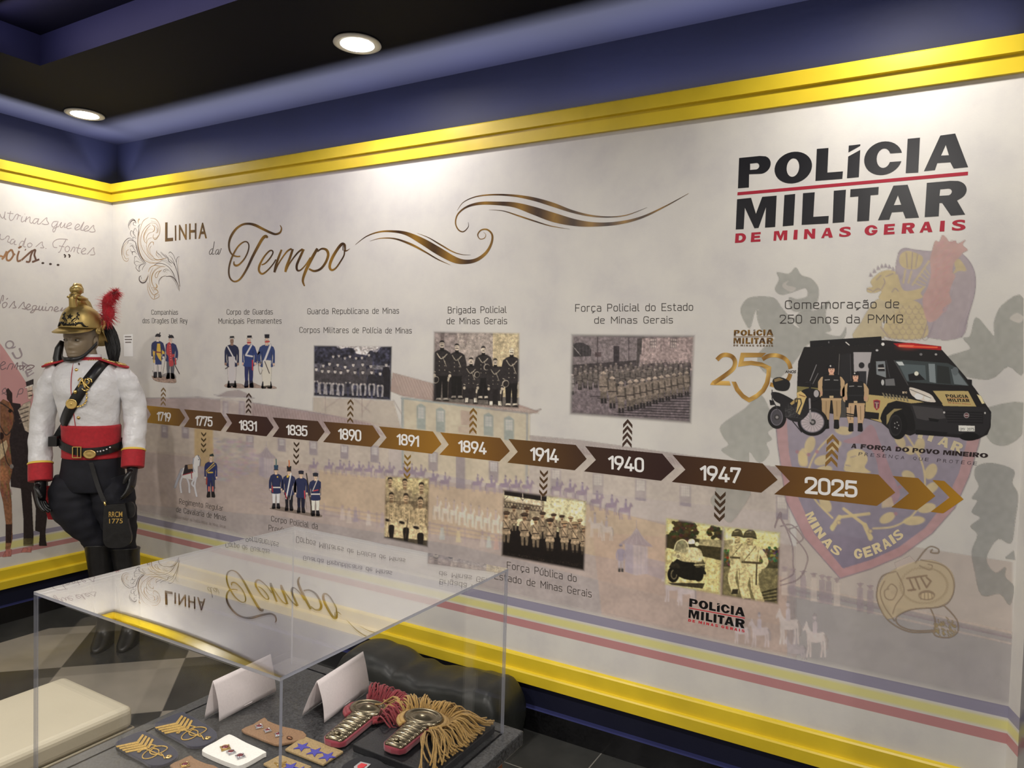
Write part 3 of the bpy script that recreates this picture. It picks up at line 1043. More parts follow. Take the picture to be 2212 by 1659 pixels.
# ---- the big three-line logo, traced once and re-used smaller
def arc(c, a, b, t0, t1, n=24):
    return [(c[0] + a[0] * math.cos(t) + b[0] * math.sin(t), c[1] + a[1] * math.cos(t) + b[1] * math.sin(t)) for t in [math.radians(t0 + (t1 - t0) * k / n) for k in range(n + 1)]]
LOGO_BLACK = [
 ([(140,310),(310,293)] + arc((322,367),(78,-6),(6,-74),80,-85,14)[1:] + [(222,444),(220,553),(130,560)],[[(230,357),(285,351)] + arc((278,378),(28,-2),(2,-27),75,-80,8) + [(230,408)]]),
 (arc((586,389),(154,-8),(12,-131),0,350,35),[arc((583,389),(52,-4),(4,-76),0,345,23)]),
 ([(780,235),(876,227),(867,430),(995,420),(990,482),(768,499)],[]),
 ([(1043,208),(1139,197),(1138,210),(1040,265)],[]),
 ([(1038,298),(1138,243),(1126,468),(1028,477)],[]),
 (arc((1327,312),(157,-10),(10,-139),15,346,32) + arc((1331,312),(58,-3),(4,-80),335,27,20),[]),
 ([(1528,152),(1630,142),(1616,430),(1512,435)],[]),
 ([(1797,125),(1920,108),(2026,385),(1907,397),(1880,345),(1773,352),(1752,410),(1662,419)],[[(1842,203),(1868,287),(1803,290)]]),
 ([(123,650),(238,638),(278,770),(330,630),(449,620),(437,878),(353,884),(361,716),(300,886),(266,889),(187,720),(177,896),(112,899)],[]),
 ([(513,615),(602,606),(588,865),(499,873)],[]),
 ([(666,600),(763,592),(751,795),(878,787),(874,849),(655,861)],[]),
 ([(920,580),(1020,571),(1005,838),(910,846)],[]),
 ([(1057,568),(1290,548),(1286,612),(1223,617),(1210,827),(1112,833),(1122,626),(1054,632)],[]),
 ([(1411,538),(1528,530),(1622,801),(1510,807),(1490,752),(1398,758),(1377,818),(1283,823)],[[(1448,618),(1475,695),(1414,699)]]),
 ([(1686,515),(1880,498)] + arc((1908,580),(106,-6),(6,-82),85,-62,14)[1:] + [(1935,660),(2002,776),(1884,785),(1812,680),(1790,682),(1784,790),(1668,797)],[[(1797,568),(1862,562)] + arc((1862,590),(30,-2),(2,-28),70,-80,8) + [(1790,622)]]),
]
LOGO_LINE = [(127,592),(2026,422),(2024,452),(125,618)]
LOGO_SMALL = [('D', 105,195),('E', 235,315),('M', 422,535),('I', 585,620),('N', 672,765),('A', 815,912),('S', 962,1060),('G', 1170,1278),('E', 1330,1420),('R', 1477,1585),('A', 1625,1733),('I', 1790,1832),('S', 1890,2005)]
def homography(src, dst):
    A, b = [],[]
    for (x, y),(u, v_) in zip(src, dst):
        A += [[x, y, 1,0,0,0,-u * x, -u * y],[0,0,0, x, y, 1,-v_ * x, -v_ * y]]
        b += [u, v_]
    h = np.append(np.linalg.solve(np.array(A, float), np.array(b, float)),1).reshape(3,3)
    def f(pts):
        p = np.asarray(pts, float)
        q = np.concatenate([p[:, :2], np.ones((len(p),1))],1) @ h.T
        return q[:, :2] / q[:, 2:]
    return f
LOGO_SRC = [(140,308),(2026,96),(2002,905),(107,1010)]
# bold capitals: the logo's own letters plus a few built the same way, in a unit box (y down)
_U = homography(LOGO_SRC, [(0,0),(1,0),(1,1),(0,1)])
BOLD = {}
for _ch, _k in (('P', 0),('O', 1),('L', 2),('C', 5),('I', 6),('A', 7),('M', 8),('T', 12),('R', 14)):
    _o, _h = _U(LOGO_BLACK[_k][0]),[_U(h) for h in LOGO_BLACK[_k][1]]
    _lo, _sz = _o.min(0), np.ptp(_o, 0)
    BOLD[_ch] = ((_o - _lo) / _sz, [(h - _lo) / _sz for h in _h])
BOLD['F'] = ([(0,0),(1,0),(1,.25),(.38,.25),(.38,.4),(.9,.4),(.9,.63),(.38,.63),(.38,1),(0,1)],[])
BOLD['E'] = ([(0,0),(1,0),(1,.24),(.36,.24),(.36,.38),(.93,.38),(.93,.61),(.36,.61),(.36,.76),(1,.76),(1,1),(0,1)],[])
BOLD['D'] = ([(0,0),(.45,0)] + arc((.5,.5),(.5,0),(0,-.5),85,-85,14) + [(.45,1),(0,1)],[[(.33,.24)] + arc((.45,.5),(.22,0),(0,-.26),85,-85,10) + [(.33,.76)]])
BOLD['V'] = ([(0,0),(.34,0),(.5,.62),(.67,0),(1,0),(.66,1),(.34,1)],[])
BOLD['N'] = ([(0,0),(.32,0),(.7,.55),(.7,0),(1,0),(1,1),(.7,1),(.3,.45),(.3,1),(0,1)],[])
BOLD['G'] = ([tuple(q) for q in BOLD['C'][0][:33]] + [(1,.98),(1,.5),(.56,.5),(.56,.68),(.68,.70),(.66,.77)] + [tuple(q) for q in BOLD['C'][0][35:]],[])
def bold(vec, ch, quad, col):
    if ch == 'S':
        return fit(vec, ch, quad, col, .03)
    h = homography([(0,0),(1,0),(1,1),(0,1)], quad)
    pts, holes = BOLD['C' if ch == 'Ç' else ch]
    vec.poly(h(pts), col, [h(q) for q in holes])
    if ch == 'Ç':
        vec.poly(h([(.45,.98),(.62,.98),(.60,1.10),(.66,1.2),(.5,1.34),(.3,1.3),(.3,1.2),(.48,1.22),(.5,1.14),(.42,1.12)]), col)
    return vec
def logo(F, black, red, off, label, name='logo', m=None, wordcol=None):
    v = Vec(off=off)
    for pts, holes in LOGO_BLACK:
        v.poly(F(pts), black, [F(h) for h in holes])
    o = v.build(name, m or M_GLOSSINK)
    tag(o, label, 'logo')
    v = Vec(off=off)
    v.poly(F(LOGO_LINE), red)
    v.build('rule', m or M_INK, o)['label'] = 'thin straight rule between the two big words'
    for ch, x0, x1 in LOGO_SMALL:
        if (ch, x0) in (('D', 105),('M', 422),('G', 1170)):
            v = Vec(off=off)
        def yb(x): return 1010 - 105 * (x - 107) / 1895.0
        def yt(x): return 932 - 117 * (x - 112) / 1893.0
        q = F([(x0 + 6, yt(x0)),(x1 + 3, yt(x1)),(x1, yb(x1)),(x0, yb(x0))])
        bold(v, ch, q, wordcol or red)
        if (ch, x0) in (('E', 235),('S', 962),('S', 1890)):
            v.build('lower_word', m or M_INK, o)['label'] = 'small spaced capitals along the bottom'
    return o
LOGO_BIG = lambda pts: Z(1560,260,3.814, pts)
logo(LOGO_BIG, (28,28,34),(172,30,54),.0012, 'huge black and red three-line lettering at the upper right of the wall')
logo(homography(LOGO_SRC, [(1489.4,1292.2),(1608.4,1313.2),(1608.4,1366.3),(1486.8,1342.3)]),(16,16,18),(164,28,44),.0014,
     'small black and red three-line lettering under the two helmeted soldiers')
logo(homography(LOGO_SRC, [(1585.4,712.9),(1670.1,711.7),(1670.1,749),(1584.3,748)]), gold(34,.1,.8),(110,82,40),.0014,
     'tiny gold three-line lettering above the gold number 250', wordcol=(96,74,40))
v = Vec(off=.0012)
SLOGAN = [('A', 597,647),('F', 685,735),('O', 740,808),('R', 815,872),('Ç', 873,922),('A', 922,974),('D', 1012,1065),('O', 1070,1138),('P', 1168,1222),('O', 1226,1290),
          ('V', 1290,1352),('O', 1354,1420),('M', 1455,1530),('I', 1536,1560),('N', 1565,1632),('E', 1638,1692),('I', 1698,1722),('R', 1728,1790),('O', 1795,1873)]
for ch, xa, xb in SLOGAN:
    def sy(x, h): return 1157 + 93 * (x - 597) / 1276.0 - h
    bold(v, ch, Z(1700,700,4.32,[(xa + 6, sy(xa, 43)),(xb + 6, sy(xb, 43)),(xb, sy(xb, 0)),(xa, sy(xa, 0))]),(40,30,32))
o = tag(v.build('slogan', M_INK), 'bold slanted slogan with a thin spaced line beneath, under the printed van', 'slogan')
v = Vec(off=.0012)
txt, xa, xb = 'PRESENÇA QUE PROTEGE', 1854.0,2109.7
for i, ch in enumerate(txt):
    if ch == ' ':
        v.build('tagline_word', M_INK, o)
        v = Vec(off=.0012)
        continue
    x = xa + (xb - xa - 8) * i / (len(txt) - 1)
    f = (x - xa) / (xb - xa)
    d = 1.9 if ch == 'Ç' else .0
    fit(v, ch, [(x + 1.5,976.8 + 20.8 * f),(x + 9.5,977.4 + 20.8 * f),(x + 8,984.6 + d + 21 * f),(x, 984.0 + d + 21 * f)],(70,62,70),-.006)
v.build('tagline_word', M_INK, o)
# ---- gold number 250
GOLD_STOPS = [(.0,(206,164,84)),(.3,(120,84,38)),(.55,(222,184,102)),(.8,(128,90,40)),(1.0,(206,164,84))]
g = gold(70,.15,.5)
v = Vec(off=.0016)
q = lambda pts: Z(1500,640,5.185, pts)
def edge_poly(v, pts, col, sm=0):
    p = q(pts)
    v.poly(p, col)
v.stroke(smooth(q([(252,712),(300,668),(352,655),(415,672),(450,715),(452,770),(420,825),(330,895),(215,972)]), n=6),48 / 5.185, g)
v.poly(q([(178,985),(205,945),(392,950),(408,1000),(180,993)]), g)
two = v.build('number_two', M_GLOSSINK)
e = empty('anniversary_number', Vector(wall_points([(1620,815)],.0, 'back')[0]))
tag(e, 'large gold number 250 whose middle digit ends in a shield', 'number')
two.parent = e
two.location = -e.location
v = Vec(off=.0018)
v.poly(q([(520,632),(803,634),(752,682),(560,684),(549,728),(640,722),(760,742),(860,790),(855,880),(838,980),(790,1070),(700,1145),(612,1190),
          (530,1140),(460,1060),(415,955),(465,957),(500,1030),(555,1098),(612,1135),(690,1092),(752,1035),(790,960),(806,880),(808,818),(740,785),(630,770),(487,790)]), g)
v.build('shield_five', M_GLOSSINK, e)
v = Vec(off=.0014)
v.stroke(smooth(q([(762,705),(830,668),(915,662),(1000,690),(1055,745),(1078,812)]), n=6),46 / 5.185, g)
v.stroke(smooth(q([(1076,868),(1050,930),(985,978),(910,998),(848,985)]), n=6),46 / 5.185, g)
v.build('number_zero', M_GLOSSINK, e)
v = Vec(off=.002)
write(v, 'ANOS', 1500 + 1015 / 5.185,1500 + 1135 / 5.185,640 + 858 / 5.185,640 + 860 / 5.185,640 + 830 / 5.185,640 + 830 / 5.185,(40,34,30),.03,.2)
v.build('small_word', M_INK, e)
GOLD_STOPS = [(.0,(150,112,40)),(.25,(62,42,26)),(.5,(158,118,44)),(.75,(58,38,26)),(1.0,(160,120,45))]
# ---- title: LINHA do Tempo with ornament and swirls
e = empty('title_lettering', Vector(wall_points([(500,540)],.0, 'back')[0]))
tag(e, 'gold and brown title lettering reading Linha do Tempo', 'lettering')
lg = gold(30,.2)
v = Vec(off=.0012)
zq = lambda pts: Z(240,440,3.95, pts)
for ch, quad in (('L', [(461,160),(530,155),(529,318),(460,324)]),('I', [(543,186),(556,185),(557,315),(544,316)]),('N', [(578,180),(645,173),(645,308),(578,312)]),
                 ('H', [(665,170),(728,166),(728,301),(665,305)]),('A', [(744,164),(818,160),(818,296),(744,300)])):
    fit(v, ch, zq(quad), lg, .018)
v.build('upper_word', M_GLOSSINK, e)
v = Vec(off=.0012)
for st in ([(867,383),(850,392),(838,415),(842,433),(856,425),(870,395)],[(881,322),(872,375),(862,420),(868,433),(880,425)],
           [(914,390),(900,395),(890,415),(894,432),(908,425),(920,395)],[(921,390),(913,425),(920,432),(932,405),(940,380)]):
    v.pen(zq(st),1.1,(62,52,46))
v.build('middle_word', M_GLOSSINK, e)
v = Vec(off=.0012)
zt = lambda pts: Z(470,460,7.373,[(a, b, 7.373 * c) for a, b, c in pts])
tg = gold(100,.35)
for st in (
  [(995,195,12),(1018,245,20),(995,310,30),(925,338,34),(840,312,38),(720,255,40),(600,195,44),(500,172,36),(400,185,34),(300,250,36),(220,360,38),(182,480,32),(190,590,28),(235,665,26),(300,692,24),(362,690,20)],
  [(262,770,14),(262,815,28),(295,838,34),(350,815,28),(430,725,24),(485,610,22),(498,515,20),(468,462,20),(410,465,22),(330,530,26),(255,650,28),(200,790,28),(178,930,26),(200,1040,26),(270,1092,26),(360,1050,30),(460,900,34),(560,690,40),(650,520,44),(715,410,46),(765,370,46),(798,395,30)],
  [(700,828,20),(760,800,22),(835,720,24),(880,640,22),(868,600,22),(820,610,24),(740,700,28),(670,830,34),(660,920,34),(710,970,30),(790,920,24),(880,820,20),(930,740,20)],
  [(1020,585,30),(975,700,36),(930,830,38),(905,945,36)],[(905,945,30),(975,800,22),(1100,620,26),(1180,570,32)],
  [(1198,575,36),(1150,720,38),(1095,860,38),(1080,940,34)],[(1080,940,28),(1150,800,22),(1270,640,26),(1355,575,32)],
  [(1372,578,36),(1320,690,38),(1262,830,38),(1270,910,32),(1320,910,24),(1400,830,22),(1480,710,24)],
  [(1590,565,40),(1530,670,46),(1450,820,50),(1385,970,44),(1358,1080,36),(1385,1165,20)],
  [(1590,615,20),(1660,570,28),(1735,590,40),(1762,670,42),(1720,790,38),(1640,890,36),(1540,925,34),(1455,890,28)],
  [(2030,600,26),(2022,510,40),(1975,500,46),(1900,590,44),(1820,730,46),(1785,850,42),(1815,908,34),(1880,880,26),(1960,770,24),(2015,670,22),(2020,590,22)],
  [(1990,560,80),(2005,560,70)],[(2010,605,34),(2060,600,18),(2105,568,4)]):
    p = zt(st)
    v.pen(p, 1 / 7.373, tg, 10)
v.build('script_word', M_GLOSSINK, e)
sw = lambda pts: Z(740,380,2.91,[(a, b, c * 2.91) for a, b, c in pts])
SWIRL = [
 ('longer gold swirl at the upper right of the title', 'swirl', [
  [(790,292,2),(790,320,4),(760,350,7),(728,338,8),(710,295,8),(725,240,9),(780,195,12),(860,173,18),(960,172,22),(1080,182,32),(1200,218,50),(1330,262,58),(1470,295,42),(1600,305,26),(1740,295,20),(1880,260,14),(2030,190,8),(2175,110,2)],
  [(720,218,1),(760,165,4),(840,130,7),(950,118,10),(1080,124,14),(1200,145,22),(1320,180,26),(1440,222,18),(1560,250,12),(1680,258,8),(1790,245,6),(1915,198,1)],
  [(920,213,1),(1010,220,5),(1110,252,9),(1210,285,9),(1310,315,6),(1430,335,1)]]),
 ('shorter gold swirl that curls up beside the end of the title', 'swirl', [
  [(80,432,2),(150,380,6),(230,352,9),(310,348,13),(400,362,22),(500,410,40),(600,470,48),(700,525,40),(770,540,28),(840,528,22),(900,485,18),(935,425,14),(940,370,12),(910,338,10),(872,340,8),(850,368,7),(862,395,5),(890,392,4),(900,370,3),(885,352,1)],
  [(170,410,1),(240,392,5),(330,395,9),(430,430,14),(520,478,10),(600,525,7),(680,560,1)],
  [(470,360,1),(540,388,5),(620,435,9),(690,475,7),(750,494,4),(805,496,1)]])]
for lab, cat, sts in SWIRL:
    v = Vec(off=.0012)
    sg = gold(150,.0)
    for st in sts:
        v.pen(sw(st),1 / 2.91 , sg, 8)
    tag(v.build('swirl', M_GLOSSINK), lab, cat, 'gold swirls beside the title')
# acanthus ornament: many fine strokes
v = Vec(off=.0012)
oz = lambda pts: Z(250,450,7.9,[(a, b, 7.9 * (c if len(t) > 2 else 1)) for t in pts for a, b, c in [tuple(t) + (1,) if len(t) < 3 else t]])
DK, GD, LT = (88,76,74),(176,140,84),(196,176,146)
ORN = [
 (DK, 7,[(235,365,1),(215,290,2),(245,210,2),(300,185,3),(345,225,1)]),(DK, 9,[(225,300,1),(260,225,3),(310,205,3),(350,250,1)]),(LT, 5,[(235,330),(270,250),(320,240)]),(DK, 6,[(345,300,1),(300,280,2),(310,240,2),(350,255,1)]),
 (GD, 8,[(385,265,1),(385,205,3),(400,180,3),(408,205,1)]),(DK, 6,[(375,330,1),(395,290,2),(430,262,1)]),
 (GD, 6,[(560,155,1),(470,215,2),(425,330,2),(385,480,2),(385,640,2),(430,800,2),(500,890,2),(600,935,1)]),
 (DK, 9,[(400,290,1),(385,420,2),(375,560,2),(385,680,3),(430,820,3),(500,920,2),(520,940,1)]),(LT, 7,[(440,270),(405,420),(410,600),(450,760),(540,880),(660,930)]),
 (GD, 7,[(590,255,1),(510,320,2),(445,430,2),(425,560,2),(450,680,2),(520,790,2),(600,870,2),(680,890,1)]),
 (GD, 9,[(590,285,1),(520,370,2),(480,470,3),(490,560,2),(530,600,1)]),(GD, 6,[(640,400,1),(560,430,2),(520,520,2),(530,590,1)]),(LT, 6,[(650,380),(600,350),(540,380),(500,450)]),(GD, 5,[(620,500,1),(560,520,2),(530,580,2),(520,660,1)]),
 (GD, 7,[(590,170,1),(680,185,2),(745,280,2),(755,390,2),(720,490,2),(670,530,3),(635,490,2),(650,440,1)]),(GD, 6,[(590,250,1),(680,260,2),(720,330,2),(710,410,3),(680,415,1)]),(GD, 10,[(620,280,1),(660,320,2),(655,380,2),(630,395,1)]),(LT, 6,[(600,215),(690,240),(735,330),(735,420)]),(DK, 5,[(660,290,1),(705,350,2),(695,400,1)]),(GD, 8,[(650,500),(690,505),(725,460)]),
 (GD, 7,[(640,630,1),(640,580,3),(600,580,2),(560,640,2),(550,720,2),(600,800,2),(660,850,1)]),(GD, 5,[(610,640,1),(580,680,2),(590,760,2),(650,830,1)]),(GD, 5,[(525,640,1),(530,720,2),(570,810,2),(640,870,1)]),(LT, 5,[(460,620),(490,690),(500,750)]),
 (DK, 9,[(330,560,1),(350,640,3),(375,740,3),(420,850,2),(490,935,1)]),(DK, 6,[(320,420,1),(265,380,2),(250,440,2),(290,500,1)]),(DK, 6,[(365,400,1),(330,340,2),(300,420,2),(340,480,1)]),(DK, 6,[(290,560,1),(300,490,2),(350,520,1)]),(DK, 5,[(280,400),(310,450),(350,500)]),
 (DK, 8,[(280,520,1),(220,510,2),(150,570,2),(110,680,2),(110,800,1)]),(GD, 6,[(110,640,1),(100,760,2),(130,870,2),(190,905,2),(225,860,1)]),(GD, 6,[(200,560,1),(140,640,2),(130,760,2),(170,860,2),(220,850,1)]),(LT, 6,[(215,570),(160,660),(160,760),(205,830)]),(GD, 6,[(225,700,1),(185,730,2),(190,790,2),(230,800,1)]),(DK, 6,[(205,600,1),(220,550,2),(290,545,3),(350,600,1)]),
 (DK, 7,[(240,650,1),(285,640,3),(310,690,2),(350,740,1)]),(DK, 6,[(245,690,1),(270,740,2),(330,730,1)]),(DK, 7,[(290,800,1),(280,750,3),(320,740,2),(375,790,1)]),(DK, 5,[(235,600),(290,620),(340,680)]),
 (DK, 7,[(315,860,1),(330,820,2),(360,830,1)]),(DK, 6,[(325,850,1),(315,930,2),(350,980,2),(345,1020,2),(395,1075,3),(420,1050,1)]),(DK, 5,[(370,840),(420,890),(480,930)]),(DK, 5,[(340,900),(400,920),(470,940)]),(DK, 7,[(400,1060,1),(400,1000,3),(440,960,2),(500,945,1)]),(DK, 6,[(450,1055,1),(470,1000,2),(510,950,1)]),(DK, 5,[(360,980),(430,955),(500,940)]),(DK, 5,[(320,930),(350,900),(400,910)]),
 (GD, 8,[(640,850,1),(700,880,3),(780,870,3),(860,850,1)]),(GD, 8,[(500,890,1),(590,930,2),(690,930,2),(780,900,1)]),(DK, 5,[(640,850),(740,880),(860,890),(930,960)]),(DK, 6,[(760,880),(860,920),(960,1000)]),
 (GD, 7,[(700,720,1),(690,790,2),(740,850,1)]),(DK, 6,[(690,730,1),(720,770,3),(760,800,2),(800,850,1)]),(DK, 6,[(760,745,1),(800,790,2),(870,850,1)]),(DK, 5,[(770,740,1),(830,800,2),(880,850,1)]),(DK, 5,[(835,780,1),(870,820,3),(890,860,1)]),(LT, 5,[(710,800),(780,840),(860,860)]),
 (DK, 6,[(900,770,1),(930,745,3),(980,790,2),(1010,860,2),(1040,940,1)]),(DK, 6,[(905,800,1),(960,850,2),(1000,940,2),(1045,1080,1)]),(DK, 12,[(890,830,1),(905,900,2),(960,940,1)]),(DK, 7,[(900,860,1),(960,910,2),(1010,980,3),(1055,1120,2),(1090,1330,1)]),(DK, 6,[(1095,825,1),(1055,835,2),(1035,900,2),(1050,1000,2),(1075,1180,2),(1098,1340,1)]),(LT, 6,[(1080,850),(1065,950),(1080,1120),(1085,1400)]),
 (DK, 8,[(640,985,1),(700,945,2),(800,945,2),(900,1000,2),(970,1090,3),(1005,1170,2),(1060,1290,1)]),(GD, 9,[(555,1085,1),(590,1010,2),(660,975,2),(760,985,1)]),(GD, 6,[(640,1010,1),(595,1100,2),(575,1220,2),(600,1340,2),(660,1440,1)]),(GD, 7,[(850,1000,1),(760,1000,2),(670,1060,2),(620,1150,3),(615,1250,3),(650,1340,2),(690,1350,1)]),(LT, 6,[(830,980),(740,990),(660,1050),(610,1150),(600,1280)]),
 (GD, 7,[(770,1060,1),(700,1090,2),(670,1150,2),(690,1185,2),(720,1160,1)]),(GD, 6,[(790,1050,1),(740,1090,3),(710,1160,1)]),(DK, 5,[(810,1090,1),(820,1050,2),(870,1035,2),(920,1070,1)]),(DK, 4,[(830,1100,1),(850,1060,2),(900,1070,1)]),(DK, 4,[(815,1075),(860,1085),(880,1110)]),(DK, 5,[(860,1030),(930,1080),(990,1170)]),
 (DK, 8,[(735,1300,1),(740,1230,2),(790,1170,2),(870,1155,1)]),(DK, 10,[(860,1165,1),(940,1160,3),(1000,1200,3),(1060,1300,2),(1085,1410,1)]),(DK, 6,[(940,1170,1),(1010,1250,2),(1070,1390,1)]),(LT, 5,[(760,1220),(810,1160),(870,1130)]),
 (DK, 11,[(435,1150,1),(405,1170,2),(405,1230,3),(450,1270,4),(510,1250,3),(560,1150,1)]),(DK, 5,[(420,1160,1),(440,1190,2),(425,1215,1)]),(GD, 6,[(450,1240,1),(510,1220,2),(560,1120,1)]),
 (GD, 6,[(545,1260,1),(545,1380,2),(590,1500,2),(650,1550,2),(735,1510,2),(735,1460,1)]),(GD, 7,[(560,1270,1),(580,1380,2),(640,1470,2),(700,1460,1)]),(GD, 10,[(680,1280,1),(705,1330,3),(680,1365,2),(620,1350,1)]),(GD, 8,[(640,1390,1),(700,1390,3),(720,1440,2),(670,1470,2),(660,1540,1)]),(LT, 6,[(560,1330),(600,1440),(660,1500)]),(GD, 5,[(650,1540),(690,1490),(735,1470)])]
for c, wd, st in ORN:
    v.pen(oz(st), wd / 7.9 * .5, c, 6)
tag(v.build('ornament', M_INK), 'fine leafy scroll ornament left of the title lettering', 'ornament')
# ---------------------------------------------------------------- pictures printed on the walls
def pose(P, x, y, h, coat, legs, skin=(190,170,155), hat=None, boots=(40,36,36), w=1.0, arms=(0,0), belt=None, sash=None, hair=None, tail=.0, legsplit=.02, facing=0):
    """a small standing man: feet at x,y, h tall; drawn in the painter's own units"""
    def q(pts):
        return [(x + a * h * w, y - b * h) for a, b in pts]
    dark = tuple(c * .72 for c in legs)
    P.poly(q([(-.105,.50),(.105,.50),(.10,.25),(.075,.03),(.02,.03),(.02,.25),(0,.42),(-.02,.25),(-.025,.03),(-.08,.03),(-.10,.25)]), legs)
    P.line(q([(.0,.46),(legsplit, .06)]), h * .012, dark)
    for s_ in (-1,1):
        P.poly(q([(s_ * .09,.14),(s_ * .015,.14),(s_ * .015,.01),(s_ * .10,0),(s_ * .115,.03)]), boots)
    P.poly(q([(-.05,.845),(.05,.845),(.125,.80),(.115,.62),(.105,.50),(.12,.42 - tail),(-.12,.42 - tail),(-.105,.50),(-.115,.62),(-.125,.80)]), coat, sm=3)
    sh = tuple(c * .7 for c in coat)
    for s_, b in ((-1, arms[0]),(1, arms[1])):
        el = (s_ * (.165 + .02 * b),.63)
        hd = (s_ * (.15 - .14 * b),.47 + .12 * b)
        P.line(q([(s_ * .115,.785), el, hd]), h * w * .066, coat, sm=4)
        P.line(q([(s_ * .095,.72),(s_ * .105,.55)]), h * .012, sh)
        P.ell(*q([hd])[0], h * .024, h * .028, skin)
    if sash:
        P.line(q([(-.10,.81),(.10,.50)]), h * .026, sash)
    if belt:
        P.line(q([(-.108,.52),(.108,.52)]), h * .03, belt)
    P.poly(q([(-.03,.88),(.03,.88),(.035,.83),(-.035,.83)]), skin)
    P.ell(*q([(0,.918)])[0], h * .042 * w, h * .056, skin)
    P.line(q([(-.02 + facing * .015,.925),(.02 + facing * .015,.925)]), h * .008, tuple(c * .45 for c in skin))
    P.line(q([(-.015 + facing * .015,.893),(.016 + facing * .015,.893)]), h * .008, tuple(c * .5 for c in skin))
    if hair:
        P.poly(q([(-.045,.92),(-.045,.965),(0,.985),(.045,.965),(.045,.92),(.03,.95),(-.03,.95)]), hair)
    if hat:
        hat(P, q, h)
def cap_hat(col, peak=(30,30,30)):
    def f(P, q, h):
        P.poly(q([(-.055,.945),(.055,.945),(.075,1.0),(.03,1.02),(-.03,1.02),(-.075,1.0)]), col)
        P.line(q([(-.06,.945),(.06,.94)]), h * .016, peak)
    return f
def shako(col, plume=None):
    def f(P, q, h):
        P.poly(q([(-.045,.945),(.045,.945),(.06,1.06),(-.06,1.06)]), col)
        P.line(q([(-.055,.945),(.055,.945)]), h * .014,(24,22,26))
        if plume:
            P.line(q([(0,1.05),(.005,1.12),(.0,1.2)]), h * .022, plume)
    return f
def tricorn(P, q, h):
    P.poly(q([(-.075,.95),(-.06,1.0),(-.02,1.03),(.03,1.02),(.075,.985),(.05,.945),(-.03,.955)]),(34,32,40))
    P.line(q([(.03,1.0),(.05,1.05)]), h * .02,(34,32,40))
def helmet_hat(col):
    def f(P, q, h):
        P.poly(q([(-.07,.935),(-.055,.985),(-.02,1.01),(.02,1.01),(.055,.985),(.072,.935)]), col, sm=3)
        P.line(q([(-.075,.935),(.075,.935)]), h * .012, tuple(c * .6 for c in col))
    return f
def horse(P, x, y, h, col, w=1.0, rider=None, flip=1):
    """a side-on horse, hooves at x,y, h tall at the head"""
    def q(pts):
        return [(x + flip * a * h * w, y - b * h) for a, b in pts]
    P.poly(q([(-.36,.62),(-.30,.70),(-.10,.68),(.12,.72),(.22,.86),(.26,.98),(.30,1.0),(.33,.93),(.42,.78),(.40,.72),(.33,.76),(.29,.66),(.26,.52),(.16,.42),(-.10,.40),(-.25,.44),(-.36,.46)]), col, sm=3)
    for a, b, c in ((-.33,.5,-.36),(-.24,.46,-.22),(.16,.46,.15),(.24,.5,.27)):
        P.line(q([(a, b),(a - .02,.25),(c, .02)]), h * .055, col)
    P.line(q([(-.35,.62),(-.42,.5),(-.42,.25)]), h * .05, tuple(v * .8 for v in col))
    if rider:
        P.poly(q([(-.08,.66),(-.09,.95),(-.02,1.02),(.07,.96),(.08,.66)]), rider)
        P.ell(*q([(0,1.1)])[0], h * .05, h * .06, rider)
        P.poly(q([(-.06,1.14),(.06,1.14),(.03,1.22),(-.03,1.22)]), tuple(v * .8 for v in rider))
# --- faded landscape: barracks, parade ground, horsemen, fence
L = Paint(242,800,2192,1535,2.4)
pale, tile, wallc, grey = (168,150,160),(160,138,140),(196,184,164),(142,132,150)
def vp(x, y, x2):          # follow the wall's own horizontal from (x,y) to x2
    return y + (y - 694) * (x2 - x) / (x + 1598.0)
def strip(x0, y0, x1, y1, col, a=1, col2=None):
    L.poly([(x0, y0),(x1, vp(x0, y0, x1)),(x1, vp(x0, y1, x1)),(x0, y1)], col, a, col2=col2)
L.poly([(242,864),(300,860),(470,862),(560,872),(880,925),(1340,980),(1700,1010),(1720,1400),(1720,1500),(242,1135)],(188,174,170),.55)
L.poly([(242,968),(330,975),(640,1000),(1240,1075),(1340,1110),(1440,1130),(1720,1180),(1720,1480),(1200,1400),(242,1130)],(164,146,140),.45)
L.poly([(690,1015),(840,1035),(1250,1085),(1440,1135),(1440,1230),(1180,1180),(900,1150),(690,1100)],(196,172,138),.55)
L.poly([(242,1085),(600,1115),(1000,1180),(1440,1290),(1720,1360),(1720,1480),(242,1125)],(146,142,146),.5)
L.poly([(1280,1150),(1440,1160),(1700,1250),(1720,1420),(1500,1400),(1300,1330)],(178,152,138),.5)
# long low roof and its wall
L.poly([(242,862),(430,858),(480,866),(520,872),(700,895),(800,915),(800,945),(242,905)], tile, .45)
L.poly([(545,870),(700,892),(800,912),(830,940),(540,905)],(150,126,128),.5)
for k in range(44):
    x = 545 + k * 6.3
    L.line([(x, 871 + k * 1.05),(x + 7,903 + k * 1.0)],1.3,(206,196,190),.6)
L.poly([(242,905),(840,945),(840,1035),(242,968)], wallc, .35)
L.line([(242,862),(430,858),(545,870),(800,912)],1.4, grey, .7)
# little tower
L.poly([(468,856),(490,845),(515,842),(530,848),(548,860),(520,858)],(150,132,138),.55)
L.line([(463,853),(490,858),(535,858),(550,860)],1.4, grey, .8)
L.poly([(476,858),(545,862),(545,905),(476,900)],(200,190,184),.5)
for x in (481,516):
    L.poly([(x, 866),(x + 13,867),(x + 13,903),(x, 902)], grey, .45)
    L.poly([(x + 3,870),(x + 10,871),(x + 10,900),(x + 3,899)],(190,182,182),.6)
